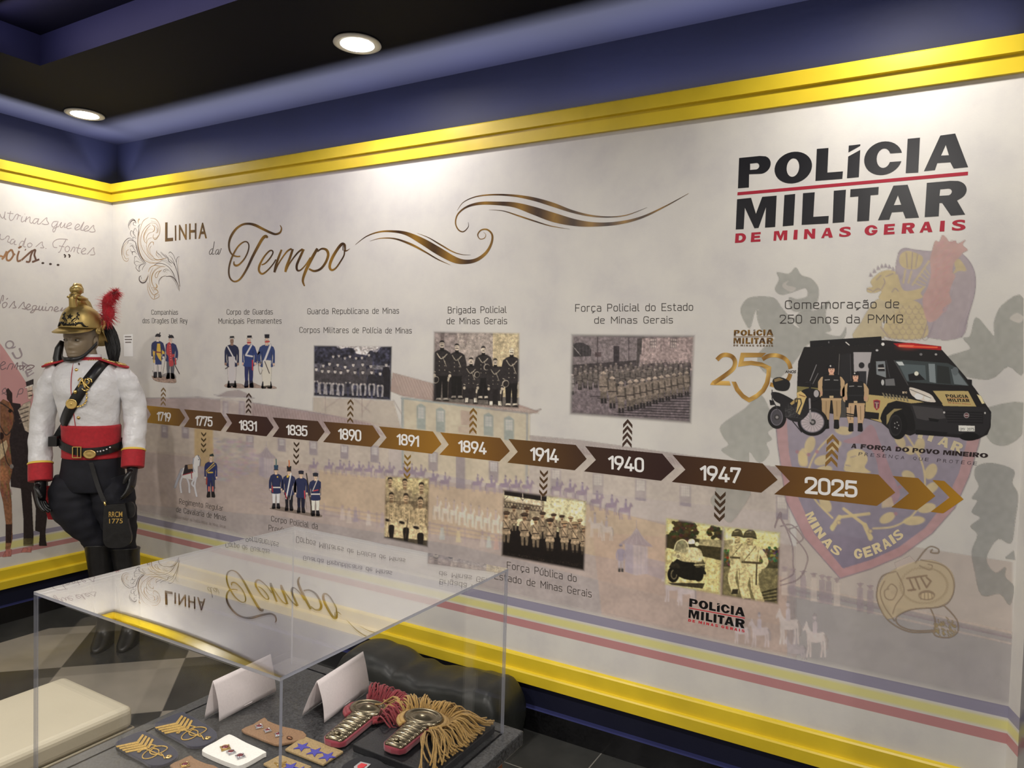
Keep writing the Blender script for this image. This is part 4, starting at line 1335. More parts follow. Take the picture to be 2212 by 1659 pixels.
# middle half-timbered block
L.poly([(676,858),(850,866),(872,945),(800,915),(676,888)],(190,176,160),.55)
for p_ in ([(703,858),(703,890)],[(760,860),(760,900)],[(782,862),(782,902)],[(870,866),(870,950)],[(705,880),(735,860)],[(765,862),(800,890)],[(802,864),(782,892)],[(850,864),(868,895)]):
    L.line(p_, 2.0,(150,132,130),.55)
# main house with the big tiled roof
L.poly([(848,805),(935,828),(940,845),(1110,870),(1165,889),(1158,893),(1060,885),(870,856),(842,845)],(168,140,130),.7)
for k in range(46):
    x = 850 + k * 6.6
    L.line([(x, 806 + k * 1.8),(x + 16,850 + k * .95)],1.8,(208,196,184),.65)
L.poly([(868,858),(1145,892),(1142,1060),(868,1010)],(206,194,166),.65)
L.line([(868,860),(1000,876),(1140,893)],4,(150,164,168),.8)
L.line([(870,862),(870,1010)],5,(152,164,168),.7)
L.line([(1139,895),(1137,1060)],5,(146,152,160),.6)
L.line([(1060,884),(1145,893),(1168,884)],3,(156,138,132),.7)
for x, y0, y1, arch in ((900,876,926,1),(942,884,932,1),(1045,896,940,1),(1089,903,950,1),(735,960,990,0),(800,962,998,0),(926,975,1016,0),(1056,995,1036,0),(985,985,1055,2),(1190,1012,1052,0),(1280,1022,1068,0),(1372,1034,1080,0),(1468,1046,1092,0),
                        (300,915,945,0),(348,918,945,0),(393,922,946,0),(532,940,966,0),(600,946,974,0),(668,952,982,0),(1676,1070,1120,0)):
    wd_ = 14 + (x - 300) * .009
    frame = (134,152,156) if arch == 1 else (132,122,138)
    dy = wd_ * .13
    L.poly([(x, y0),(x + wd_ / 2, y0 - (5 if arch == 1 else -1)),(x + wd_, y0 + dy),(x + wd_, y1 + dy),(x, y1)], frame, .6, sm=0)
    m_ = y0 + (y1 - y0) * (.55 if arch < 2 else .15)
    if arch < 2:
        L.poly([(x + 3, y0 + 3),(x + wd_ - 3, y0 + 4),(x + wd_ - 3, m_ + 1),(x + 3, m_)],(206,202,196),.8)
        for j in range(1,4):
            L.line([(x + 3 + (wd_ - 6) * j / 4, y0 + 3),(x + 3 + (wd_ - 6) * j / 4, m_)],1.2, frame, .6)
            L.line([(x + 3, y0 + 3 + (m_ - y0 - 3) * j / 4),(x + wd_ - 3, y0 + 4 + (m_ - y0 - 3) * j / 4)],1.2, frame, .6)
L.poly([(995,886),(1020,889),(1022,920),(996,918)],(176,150,140),.55)
L.poly([(990,920),(1026,922),(1028,938),(990,936)],(186,164,150),.5)
# right wing roof and wall
L.poly([(1143,940),(1250,950),(1500,985),(1700,1012),(1700,1030),(1150,970)],(156,140,140),.5)
for k in range(70):
    x = 1150 + k * 7.0
    L.line([(x, 943 + k * .95),(x + 10,962 + k * .95)],1.6,(200,190,186),.5)
L.poly([(1143,975),(1700,1035),(1700,1110),(1143,1050)],(196,186,172),.35)
# rows of horsemen
for k, (x, y) in enumerate([(678,1022),(711,1024),(735,1026),(755,1028),(776,1030),(797,1031),(820,1033),(842,1034),(872,1036),(890,1037),(910,1040),(936,1052),(962,1058),(1032,1062),(1062,1066),(1092,1066),(1115,1068),(1140,1070),(1204,1074),(1232,1078),(1258,1084),(1290,1103),(1322,1112),(1352,1122)]):
    horse(L, x, y, 26 + (x - 678) * .016,(146,130,146),1.0,(142,128,150),1)
for k in range(9):
    x, y = 945 + k * 18,1112 + k * 4.2
    horse(L, x, y + 10,42,(206,194,180),.55,(176,160,158),1)
    L.line([(x, y + 4),(x, y - 12)],2,(160,146,152),.5)
for x, y in ((1285,1160),(1310,1168)):
    horse(L, x, y, 44,(190,178,170),.8,(168,156,160),-1)
for x, y, h_ in ((1640,1398,62),(1452,1300,60),(1480,1308,60),(1600,1390,50)):
    horse(L, x, y, h_, (186,174,176),.9,(178,168,176),-1)
horse(L, 1757 - 40,1440,66,(182,172,174),.9,(176,166,172),-1)
# fence with people
for k in (0,9,18):
    L.line([(690,1092 + k),(840,1115 + k),(1090,1158 + k),(1240,1185 + k)],3.0,(150,134,140),.5)
for k in range(15):
    x = 700 + k * 38
    L.line([(x, vp(700,1088, x)),(x, vp(700,1118, x))],3.0,(150,134,140),.5)
for k, (x, y, c) in enumerate([(740,1124,(196,184,178)),(754,1130,(190,178,170)),(768,1128,(140,130,150)),(796,1136,(200,190,184)),(826,1140,(160,148,160)),(955,1166,(180,190,190)),(990,1172,(206,192,150)),(1042,1182,(196,184,176)),(1056,1184,(178,190,186)),(1072,1188,(196,160,150))]):
    L.poly([(x - 3, y - 26),(x + 3, y - 26),(x + 6, y),(x - 6, y)], c, .6)
    L.ell(x, y - 30,3,3.6,(160,142,146),.7)
# two sentry boxes and a sentry
for x, y, h_ in ((575,1030,70),(1375,1240,106)):
    w_ = h_ * .23
    L.poly([(x - w_, y - h_ * .62),(x + w_, y - h_ * .55),(x + w_, y),(x - w_ * .1, y + 3),(x - w_, y - h_ * .05)],(178,168,176),.7)
    L.poly([(x - w_, y - h_ * .62),(x - w_ * .35, y - h_ * .6),(x - w_ * .35, y),(x - w_, y - h_ * .05)],(150,140,156),.6)
    for j in range(4):
        L.line([(x - w_ * .3 + j * w_ * .35, y - h_ * .58),(x - w_ * .3 + j * w_ * .35, y)],1.2,(140,130,150),.7)
    L.poly([(x - w_ * 1.5, y - h_ * .62),(x - w_ * .5, y - h_ * .78),(x, y - h_ * .95),(x + w_ * .6, y - h_ * .74),(x + w_ * 1.5, y - h_ * .55)],(150,138,150),.75)
    for j in range(5):
        L.line([(x, y - h_ * .92),(x - w_ + j * w_ * .5, y - h_ * .62)],1.2,(190,180,184),.7)
    L.line([(x, y - h_ * .95),(x, y - h_ * 1.1)],1.4,(140,130,145),.8)
pose(L, 1341,1236,60,(150,140,156),(168,158,164),(170,150,146), cap_hat((140,130,148)), w=.9)
L.poly([(1396,1205),(1440,1215),(1440,1255),(1396,1240)],(158,146,156),.6)
L.poly([(1720,1140),(1900,1170),(2192,1215),(2192,1380),(1720,1270)],(178,160,152),.4)
L.poly([(1700,1262),(1960,1318),(2192,1372),(2192,1535),(1700,1420)],(138,132,138),.5)
for k in (0,12,24):
    L.line([(1690,1258 + k),(1900,1302 + k),(2192,1368 + k)],4.4,(196,180,170) if k != 12 else (140,124,132),.5)
for k, x in enumerate((1695,1712,1735,1758,1776,1790,1808,1858,1880,1930)):
    y = 1258 + (x - 1690) * .215
    L.poly([(x - 6, y - 24),(x + 6, y - 24),(x + 7, y + 26),(x - 7, y + 26)],(150,136,146) if k % 3 else (204,192,184),.55)
    L.ell(x, y - 30,4,5,(150,132,138),.6)
    L.line([(x - 6, y - 33),(x + 6, y - 33)],2.4,(140,126,136),.6)
for x, y in ((1702,1392),(1760,1420)):
    horse(L, x, y, 78,(190,180,178),.8,(180,170,174),-1)
# shrubs behind the 1775 arrow and a low stone wall
for k in range(420):
    x, y = 418 + rng.random() * 150,945 + rng.random() * 95
    if (x - 490) ** 2 / 5200 + (y - 990) ** 2 / 2300 < 1:
        L.ell(x, y, 4 + 4 * rng.random(),2.6,(152 + 30 * rng.random(),140 + 24 * rng.random(),150 + 20 * rng.random()),.45)
for j in range(5):
    for i in range(9):
        L.poly([(545 + i * 14 + (j % 2) * 6,1042 + j * 9 + i * 2.2),(557 + i * 14 + (j % 2) * 6,1044 + j * 9 + i * 2.2),(557 + i * 14 + (j % 2) * 6,1050 + j * 9 + i * 2.2),(545 + i * 14 + (j % 2) * 6,1048 + j * 9 + i * 2.2)],(166,152,154),.5)
L.poly([(420,925),(460,928),(461,1010),(420,1005)],(186,158,104),.75)
L.noise(.05,22,3)
L.noise(.04,5,4)
_d = np.minimum(np.clip((L.X - 242) / 60,0,1), np.clip((2190 - L.X) / 6,0,1))
_top = L.Y < 1e9
_bot = np.clip((694 + (L.X + 1598) * .2215 - L.Y) / 16,0,1)       # ends just above the blue stripe
L.a *= _d * _bot * .74
tag(L.build('landscape_print', off=.0004), 'faded painted scene of barracks, horsemen and parade ground behind the timeline', 'mural')

# --- the big faded emblem behind the van
E = Paint(1535,505,2212,1500,2.0)
ez = lambda ox, oy, s_, pts: Z(ox, oy, s_, pts)
leaf, leafd, navy, edge, gold_, pink = (166,168,162),(148,150,148),(158,150,166),(140,126,142),(214,194,142),(206,164,158)
def pl(org, pts, col, a=.9, sm=4):
    E.poly(Z(*org, pts), col, a, sm=sm)
o1, o2, o3 = (1540,500,3.292),(1540,900,3.292),(1630,500,4.514)
# foliage left and right
pl(o1,[(205,600),(200,540),(250,475),(350,462),(440,475),(490,540),(540,600),(620,690),(560,640),(640,560),(730,560),(830,490),(800,590),(840,700),(800,720),(900,745),(945,680),(940,745),(880,800),(700,790),(600,900),(520,1000),(440,1050),(330,960),(330,860),(440,760),(360,720),(320,640),(310,560),(330,555),(300,570),(260,690)], leaf, .75)
pl(o1,[(440,410),(470,340),(455,290),(540,300),(590,255),(630,310),(700,335),(750,400),(745,490),(700,560),(640,570),(560,560),(540,470),(600,480),(670,460),(660,405),(600,420),(540,440),(480,450)], leaf, .75)
pl(o1,[(500,370),(540,350),(520,380),(590,400),(560,430),(500,400)],(212,206,200),.8)
pl(o2,[(60,60),(230,-60),(330,-160),(400,-60),(440,60),(390,110),(420,160),(380,190),(400,260),(330,330),(260,250),(250,330),(150,300),(60,240),(110,200),(70,140)], leaf, .75)
pl(o2,[(-30,330),(60,400),(130,420),(260,520),(250,590),(130,750),(60,700),(-20,600),(20,520)], leaf, .65)
pl(o2,[(1900,-40),(2212,-100),(2212,100),(2100,200),(1990,190),(1930,100)], leaf, .8)
pl(o2,[(1880,350),(1990,330),(2140,380),(2130,470),(2170,560),(2150,740),(2120,900),(2030,870),(1960,960),(1950,1040),(2010,1110),(2080,1070),(2080,1140),(2140,1210),(2110,1340),(2040,1260),(1910,1270),(1860,1090),(1840,960),(1880,840),(1830,780),(1900,720),(1840,680),(1880,600),(1840,580),(1890,500),(1860,420)], leafd, .8)
pl(o2,[(2080,1000),(2140,950),(2150,1020),(2080,1010)], leafd, .8,0)
pl(o1,[(1780,760),(1830,740),(1870,610),(1960,700),(2000,740),(2000,640),(2060,520),(2212,480),(2212,1000),(2100,960),(1960,1053),(1700,1000),(1660,900),(1760,860),(1830,830)], leaf, .8)
pl(o1,[(2110,620),(2160,580),(2210,610),(2180,650)],(214,208,202),.8)
# helmet behind with red plume and golden dragon
pl(o3,[(1400,215),(1460,165),(1560,180),(1700,190),(1850,170),(2000,200),(2100,300),(2150,430),(2145,600),(2090,800),(2020,1030),(1700,1037),(1560,900),(1420,700),(1370,420)],(176,160,172),.75)
pl(o3,[(1985,420),(2060,380),(2110,430),(2095,700),(2000,900),(1960,1037),(1800,1037),(1900,700)],(186,172,178),.6)
pl(o3,[(1420,230),(1480,190),(1560,205),(1640,250),(1620,330),(1560,370),(1470,360),(1415,310)], gold_, .9)
pl(o3,[(1960,270),(2010,280),(2065,380),(1990,385),(1935,415),(1960,360),(1950,330)], gold_, .85)
pl(o3,[(1180,430),(1240,390),(1320,375),(1390,410),(1430,540),(1480,580),(1600,560),(1670,530),(1620,600),(1640,640),(1560,670),(1440,700),(1380,720),(1300,690),(1210,650),(1240,580),(1170,600),(1100,590),(1100,550),(1150,540),(1130,490)], gold_, .92)
for k in range(9):
    t = k / 8
    x, y = 1130 + 290 * t, 470 - 140 * math.sin(PI * (.12 + .8 * t))
    E.poly(Z(*o3,[(x - 16, y + 26),(x + 2 * math.cos(2.4 - 2 * t), y - 22),(x + 24, y + 20)]),(170,156,168),.8)
for a_, b_ in (((1470,380),(1450,500)),((1530,390),(1500,500)),((1700,290),(1540,520)),((1600,250),(1570,350))):
    E.line(Z(*o3,[a_, b_]),4, gold_, .8)
for k in range(5):
    E.line(Z(*o3,[(1560 + k * 25,500 - k * 35),(1650 + k * 14,540 - k * 30)]),2.2, gold_, .8)
pl(o3,[(1440,690),(1560,675),(1640,740),(1680,880),(1660,1037),(1300,1037),(1260,930),(1300,860)], gold_, .92)
pl(o3,[(1200,660),(1300,690),(1440,720),(1300,860),(1240,900),(1260,1037),(960,1037),(1040,880),(1110,760)],(210,194,152),.85)
for j in range(7):
    for i in range(7):
        cx, cy = 1290 + i * 62 + (j % 2) * 31,720 + j * 50
        if cx < 1670 and cx > 1270 + max(0,5 - j) * 22:
            E.line(Z(*o3, arc((cx, cy),(32,0),(0,40),10,170,8)),1.6,(164,146,130),.7)
for pts in ([(1240,560),(1270,500),(1260,460)],[(1340,590),(1370,555),(1400,580)],[(1280,440),(1350,410)],[(1190,470),(1230,430)],[(1150,590),(1200,560),(1230,570)],[(1100,560),(1140,575)],[(1480,215),(1490,350)],[(1540,205),(1530,365)],[(1590,225),(1570,350)],[(1400,215),(1460,165),(1560,180),(1690,195)],[(2000,200),(2100,300),(2150,430),(2145,600),(2090,800),(2020,1030)],[(1230,930),(1310,1037)],[(1690,870),(1640,1037)],[(1750,880),(1690,1037)]):
    E.line(Z(*o3, pts),2.0,(150,134,150),.75, sm=5)
pl(o3,[(1730,190),(1760,90),(1800,100),(1830,35),(1870,60),(1900,100),(1960,90),(1980,120),(2060,80),(2030,130),(2080,180),(2030,210),(2000,250),(1950,300),(1930,400),(1960,430),(1930,500),(1900,600),(1920,690),(1840,740),(1830,800),(1760,870),(1690,880),(1650,780),(1640,640),(1690,540),(1720,400),(1710,280)], pink, .9,3)
for k in range(240):
    t = rng.random()
    x, y = 1740 + 160 * rng.random() + (90 if t < .2 else 0) * rng.random() - 40 * t, 110 + 700 * t
    E.line(Z(*o3,[(x, y),(x + 12, y - 16),(x + 30, y - 26)]),1.5,(190 + 30 * rng.random(),140 + 24 * rng.random(),142 + 20 * rng.random()),.5)
# the shield
sh_out = [(440,-40),(460,200),(520,600),(650,860),(905,1150),(1130,1080),(1340,990),(1560,830),(1720,650),(1820,430),(1890,200),(1920,60),(1900,-60)]
sh_in = [(520,-40),(540,250),(600,560),(720,830),(925,1080),(1120,1020),(1320,930),(1510,790),(1650,610),(1750,400),(1800,200),(1830,60),(1800,-60)]
E.poly(Z(*o2, sh_out),(184,140,146),.85)
E.line(Z(*o2, sh_out),2.5, edge, .7)
E.poly(Z(*o2, sh_in), navy, .95, col2=(122,116,140))
pl(o2,[(930,170),(1040,130),(1110,60),(1150,80),(1180,160),(1280,420),(1330,560),(1250,640),(1200,560),(1160,300),(1080,200),(960,190)],(176,130,140),.7)
pl(o2,[(935,350),(950,300),(960,250),(1020,230),(1080,250),(1100,310),(1080,360),(1120,400),(950,390)], gold_, .9)
E.line(Z(*o2,[(945,345),(975,350)]),1.6, edge)
E.line(Z(*o2,[(980,290),(1015,280)]),1.6, edge)
for pts in ([(850,130),(760,220),(700,320),(680,420),(720,580),(850,720)],[(1360,110),(1440,230),(1500,380),(1500,560),(1420,700),(1290,780),(1140,795)]):
    E.line(Z(*o2, pts),4, gold_, .85, sm=6)
for x, y, rx, ry, ro in ((690,200,36,62,.3),(640,290,34,66,.1),(780,310,62,34,-.3),(860,210,60,30,-.5),(930,100,62,30,.1),(640,300,30,60,-.4),(790,380,60,30,-.2),(800,620,36,64,-.5),(1330,170,32,60,-.5),(1470,210,36,62,.2),(1550,390,40,60,.5),(1390,420,50,34,.5),(1550,510,62,34,-.6),(1520,650,66,34,-.2),(1240,720,60,34,-.5),(1430,740,78,32,-.1),(1400,240,40,30,.3)):
    E.ell(1540 + x / 3.292,900 + y / 3.292, rx / 3.292, ry / 3.292, gold_, .85, ro)
for x, y in ((600,250),(680,270),(740,250),(1330,500),(1440,580),(1300,690),(1310,220)):
    E.ell(1540 + x / 3.292,900 + y / 3.292,4,4,(170,120,134),.8)
for a_, b_, c_ in (((850,790),(900,715),(1110,690)),((1120,860),(1080,770),(930,655))):
    E.line(Z(*o2,[a_, b_]),10, gold_, .9, sm=0)
    E.line(Z(*o2,[b_, c_]),6.5, gold_, .9)
    E.ell(*Z(*o2,[a_])[0],5,7, gold_, .9)
    E.ell(*Z(*o2,[((a_[0] + b_[0]) / 2 + 20,(a_[1] + b_[1]) / 2)])[0],5,5,(160,140,130),.8)
    E.ell(*Z(*o2,[((a_[0] + b_[0]) / 2 + 20,(a_[1] + b_[1]) / 2)])[0],3.2,3.2, gold_, .9)
pl(o2,[(1200,590),(1270,570),(1290,640),(1200,650)],(206,186,150),.8,0)
E.noise(.04,9,8)
_r = np.clip((2192 - (E.Y - 1300) * .05 - E.X) / 3,0,1)
E.a *= _r * .66
emb = tag(E.build('emblem_print', off=.0006), 'huge faded shield emblem with foliage, plumed helmet and pistols behind the van', 'emblem')
def bend_word(txt, path, height, col, wt):
    """capitals set along a path of base points (in photograph coordinates)"""
    p = smooth(path, n=12)
    d = np.concatenate([[0], np.cumsum(np.linalg.norm(np.diff(p, axis=0), axis=1))])
    v = Vec(off=.0009)
    n = len(txt)
    wid = {'I': .45}
    tot = sum(wid.get(c, 1) for c in txt)
    s0 = .0
    for ch in txt:
        s1 = s0 + wid.get(ch, 1) / tot * d[-1]
        ta, tb = s0 + .1 * (s1 - s0), s1 - .12 * (s1 - s0)
        a_, b_ = np.array([np.interp(ta, d, p[:, i]) for i in (0,1)]), np.array([np.interp(tb, d, p[:, i]) for i in (0,1)])
        t_ = (b_ - a_) / np.linalg.norm(b_ - a_)
        up = np.array([t_[1],-t_[0]]) * height
        bold(v, ch, [a_ + up, b_ + up, b_, a_], col)
        s0 = s1
    return v
bend_word('MINAS', Z(1540,900,3.292,[(650,690),(700,790),(770,890),(835,960),(900,1000)]),19,(196,182,146),.012).build('emblem_word', M_INK, emb)
bend_word('GERAIS', Z(1540,900,3.292,[(1000,1015),(1100,1000),(1210,955),(1300,900),(1370,845)]),22,(196,182,146),.012).build('emblem_word', M_INK, emb)
bend_word('ITAR', Z(1540,900,3.292,[(1450,150),(1530,170),(1640,215),(1770,265)]),21,(196,184,152),.012).build('emblem_word', M_INK, emb)
# --- sword hilts crossed under the shield
H = Paint(1670,1070,2080,1390,1.6)
hz = lambda pts: Z(1540,900,3.292, pts)
for pts in ([(440,780),(480,680),(500,760),(660,960),(660,1070),(600,1160),(480,1200)],[(440,790),(480,720),(560,900),(570,1050),(570,1120),(480,1170)],[(480,780),(560,770),(640,860),(600,900)],[(540,800),(600,780)]):
    H.line(hz(pts),2.0,(146,130,136),.8, sm=6)
H.a *= .9
tag(H.build('sword_print', off=.0009), 'thin outline of a sword guard at the left side of the shield emblem', 'sword print')
H = Paint(1880,1170,2080,1390,1.6)
H.poly(hz([(1290,1040),(1400,990),(1440,1030),(1310,1090)]),(190,178,172),.8)
H.poly(hz([(1300,1080),(1440,1030),(1560,1020),(1680,1080),(1720,1180),(1690,1290),(1600,1350),(1400,1370),(1240,1440),(1170,1290),(1200,1160)]),(196,180,148),.6, sm=4)
for pts in ([(1440,1040),(1530,930),(1600,940),(1600,970),(1550,965),(1560,945)],[(1470,1060),(1540,1090),(1560,1060),(1530,1050)],[(1300,1100),(1200,1140),(1165,1260),(1190,1360),(1260,1460),(1400,1530),(1580,1530)],[(1480,1020),(1640,1060),(1710,1160),(1700,1280),(1620,1350),(1420,1370),(1310,1420),(1320,1480),(1420,1520),(1570,1520)],
            [(1240,1220),(1270,1190),(1310,1230),(1280,1300),(1230,1290),(1220,1240),(1250,1225)],[(1310,1110),(1360,1240),(1300,1340),(1280,1400)],[(1550,1370),(1580,1450),(1570,1540)],[(1640,1340),(1700,1400),(1740,1460),(1740,1530),(1680,1570),(1590,1560),(1560,1520)],[(1220,1170),(1190,1250),(1220,1350),(1290,1450)]):
    H.line(hz(pts),2.6,(138,122,104),.8, sm=6)
for k in range(46):
    a_ = 2 * PI * k / 46
    c_ = (1500 + 160 * math.cos(a_),1200 + 120 * math.sin(a_))
    H.line(hz([c_, (c_[0] + 26 * math.cos(a_ + 1), c_[1] + 22 * math.sin(a_ + 1))]),1.8,(150,134,110),.7)
for k in range(60):
    a_, r_ = 2 * PI * rng.random(), rng.random() ** .5
    c_ = (1650 + 80 * r_ * math.cos(a_),1490 + 70 * r_ * math.sin(a_))
    H.line(hz([c_, (c_[0] + 20 * rng.random(), c_[1] + 16)]),2,(150,134,100),.7)
for pts in ([(1380,1150),(1520,1130)],[(1400,1160),(1430,1230),(1410,1235)],[(1440,1150),(1470,1225)],[(1480,1145),(1520,1215),(1550,1170),(1520,1145)],[(1390,1235),(1440,1230)]):
    H.line(hz(pts),4.0,(132,114,96),.85)
H.ell(*hz([(1520,1270)])[0],18,11,(132,114,96),.7)
H.ell(*hz([(1520,1275)])[0],15,7,(196,180,148),.8)
for k in range(4):
    H.line(hz([(1480 + k * 25,1255),(1478 + k * 27,1300)]),1.8,(132,114,96),.8)
H.a *= .9
tag(H.build('sword_print', off=.0009), 'faint outline of an ornate gilded sword hilt below the shield emblem', 'sword print')

# --- photographs printed on the paper; every one fades out at its edges
def photo(label, quad, org, step, bg, draw, fw, off=.0010, group='old photographs of the wall timeline', sharp=None):
    q = np.array(quad, float)
    P = Paint(q[:, 0].min() - 8, q[:, 1].min() - 8, q[:, 0].max() + 8, q[:, 1].max() + 8, step, org)
    P.poly([(q[0][0] - 8, q[0][1] - 8),(q[1][0] + 8, q[1][1] - 8),(q[2][0] + 8, q[2][1] + 8),(q[3][0] - 8, q[3][1] + 8)], bg[0], col2=bg[1])
    draw(P)
    P.noise(.16,4.5,31).soft().noise(.10,1.6,32)
    P.feather(quad, fw * 1.5)
    return tag(P.build('photo_print', off=off), label, 'photograph', group)
def d_1890(P):
    P.poly([(390,720),(700,735),(790,790),(880,770),(990,770),(1020,850),(1200,880),(1240,800),(1330,850),(1400,760),(1570,735),(1570,1560),(390,1500)],(52,52,66))
    P.noise(.5,5,5)
    P.poly([(760,735),(1390,735),(1330,800),(1240,810),(1180,880),(1040,860),(1000,780),(880,760),(800,790)],(196,190,188))
    P.poly([(400,1000),(560,1000),(560,1180),(400,1160)],(96,94,104))
    P.poly([(1260,1030),(1540,1035),(1540,1100),(1270,1090)],(150,146,146),.6)
    P.noise(.35,3,6)
    def bust(x, y, k, coat):
        P.poly([(x - 52 * k, y + 170 * k),(x - 50 * k, y + 62 * k),(x - 20 * k, y + 40 * k),(x + 20 * k, y + 40 * k),(x + 50 * k, y + 62 * k),(x + 52 * k, y + 170 * k)], coat, sm=3)
        P.line([(x, y + 50 * k),(x, y + 150 * k)],4, tuple(c * .6 for c in coat))
        P.ell(x, y + 8 * k, 19 * k, 27 * k, (220,212,204))
        P.poly([(x - 22 * k, y - 4 * k),(x - 14 * k, y - 26 * k),(x + 14 * k, y - 26 * k),(x + 22 * k, y - 4 * k)],(60,56,62))
        P.line([(x - 10 * k, y + 16 * k),(x + 10 * k, y + 16 * k)],5,(60,54,54))
        P.line([(x - 10 * k, y + 2 * k),(x + 10 * k, y + 2 * k)],4,(90,84,82))
    for x, y in ((690,890),(775,880),(865,915),(940,890),(1030,915),(1120,910),(1222,870)):
        bust(x, y, .9,(74,72,80))
    for x, y in ((540,1025),(635,1000),(757,1015),(868,1045),(990,1015),(1130,1010),(1250,1035)):
        bust(x, y, 1.0,(84,80,84))
    P.poly([(1440,1060),(1520,1060),(1545,1280),(1520,1500),(1440,1500),(1425,1200)],(34,32,38))
    bust(1480,1015,1.0,(36,34,40))
    for x, y in ((435,1080),(525,1105),(620,1110),(718,1115),(803,1125),(910,1100),(1015,1125),(1133,1125),(1265,1125),(1390,1145)):
        bust(x, y, 1.05,(70,66,70) if x < 1200 else (44,42,48))
        for s_ in (-1,1):
            P.line([(x + s_ * 18, y + 190),(x + s_ * 40, y + 215),(x + s_ * 30, y + 360)],30,(150,146,148) if x != 910 else (70,68,74), sm=4)
            P.ell(x + s_ * 32, y + 372,20,12,(26,26,32))
            P.ell(x + s_ * 30, y + 190,12,12,(176,168,162))
    P.poly([(390,1470),(1570,1540),(1570,1580),(390,1510)],(70,70,96),.6)
photo('small dark group photo of some thirty men in rows above the 1890 arrow', [(388,722),(1580,735),(1560,1565),(385,1500)],(620,640,6.913),.9,((150,146,150),(60,60,84)), d_1890,4)
def d_1894(P):
    P.poly([(225,470),(720,470),(720,900),(225,900)],(150,138,134))
    P.poly([(560,470),(1060,470),(1060,1400),(560,1400)],(172,160,152))
    P.poly([(1050,470),(1430,470),(1430,1460),(1050,1460)],(200,184,150))
    P.poly([(330,480),(385,480),(370,760),(330,760)],(92,82,80),.8)
    for k in range(60):
        P.line([(400 + 320 * rng.random(),490 + 110 * rng.random()),(410 + 320 * rng.random() * .98,520 + 120 * rng.random())],3,(120,108,104),.12)
    P.poly([(640,480),(720,480),(680,720),(650,640)],(110,100,98),.5)
    P.noise(.08,9,5)
    P.poly([(210,1330),(820,1370),(1430,1400),(1430,1560),(210,1470)],(104,98,92))
    P.poly([(210,960),(300,960),(300,1470),(210,1460)],(40,36,38))
    P.poly([(400,1000),(1180,1040),(1150,1440),(400,1400)],(34,30,32))
    def officer(x, yh, yf, k, seated=False, bald=False, hatx=None):
        c, c2 = (44,40,41),(20,18,19)
        w_ = 105 * k
        if not seated:
            P.poly([(x - 90 * k, yh + 420 * k),(x + 85 * k, yh + 420 * k),(x + 70 * k, yf - 30),(x + 10 * k, yf - 30),(x, yh + 520 * k),(x - 20 * k, yf - 30),(x - 80 * k, yf - 30)], c2)
            for s_ in (-1,1):
                P.poly([(x + s_ * 15 * k, yf - 40),(x + s_ * 75 * k, yf - 40),(x + s_ * 95 * k, yf),(x + s_ * 15 * k, yf)],(200,190,174) if x > 900 else (150,142,132))
                P.ell(x + s_ * 55 * k, yf, 45 * k, 14 * k, (24,22,22))
        else:
            for s_ in (-1,1):
                P.line([(x + s_ * 30 * k, yh + 380 * k),(x + s_ * 85 * k, yh + 420 * k),(x + s_ * 70 * k, yf - 30)],82 * k, (38,34,35), sm=4)
                P.poly([(x + s_ * 45 * k, yf - 80),(x + s_ * 95 * k, yf - 80),(x + s_ * 100 * k, yf - 10),(x + s_ * 45 * k, yf - 10)],(216,208,192))
                P.ell(x + s_ * 70 * k, yf, 40 * k, 20 * k, (22,20,20))
        P.poly([(x - 40 * k, yh + 90 * k),(x + 40 * k, yh + 90 * k),(x + w_, yh + 140 * k),(x + 100 * k, yh + 300 * k),(x + 98 * k, yh + 440 * k),(x - 98 * k, yh + 440 * k),(x - 100 * k, yh + 300 * k),(x - w_, yh + 140 * k)], c, sm=4)
        for s_ in (-1,1):
            P.line([(x + s_ * 95 * k, yh + 150 * k),(x + s_ * 125 * k, yh + 300 * k),(x + s_ * 110 * k, yh + 430 * k)],52 * k, c, sm=5)
            P.line([(x + s_ * 120 * k, yh + 390 * k),(x + s_ * 96 * k, yh + 400 * k)],10 * k, (190,180,160))
            P.ell(x + s_ * 108 * k, yh + 452 * k, 22 * k, 26 * k, (182,170,152))
            for j in range(4):
                P.ell(x + s_ * 38 * k, yh + (190 + j * 62) * k, 6 * k, 6 * k, (206,196,172))
        P.line([(x - 70 * k, yh + 140 * k),(x - 10 * k, yh + 215 * k),(x + 70 * k, yh + 150 * k)],13 * k, (176,166,148), sm=6)
        P.line([(x + 10 * k, yh + 190 * k),(x + 60 * k, yh + 320 * k)],9 * k, (176,166,148))
        P.poly([(x - 24 * k, yh + 60 * k),(x + 24 * k, yh + 60 * k),(x + 30 * k, yh + 108 * k),(x - 30 * k, yh + 108 * k)], c2)
        P.ell(x, yh + 15 * k, 33 * k, 50 * k, (226,212,188) if x > 1200 else (210,196,178))
        if not bald:
            P.poly([(x - 36 * k, yh + 2 * k),(x - 30 * k, yh - 34 * k),(x, yh - 46 * k),(x + 30 * k, yh - 34 * k),(x + 36 * k, yh + 2 * k),(x + 22 * k, yh - 16 * k),(x - 22 * k, yh - 16 * k)],(40,36,36))
        P.line([(x - 18 * k, yh + 34 * k),(x, yh + 29 * k),(x + 18 * k, yh + 36 * k)],11 * k, (50,44,42))
        for s_ in (-1,1):
            P.ell(x + s_ * 13 * k, yh + 4 * k, 6 * k, 4 * k, (50,44,42))
        P.line([(x + 90 * k, yh + 460 * k),(x + 82 * k, yf - 20)],6 * k, (110,100,88))
        P.poly([(x + 80 * k, yh + 470 * k),(x + 110 * k, yh + 480 * k),(x + 96 * k, yh + 540 * k),(x + 74 * k, yh + 530 * k)],(190,180,160))
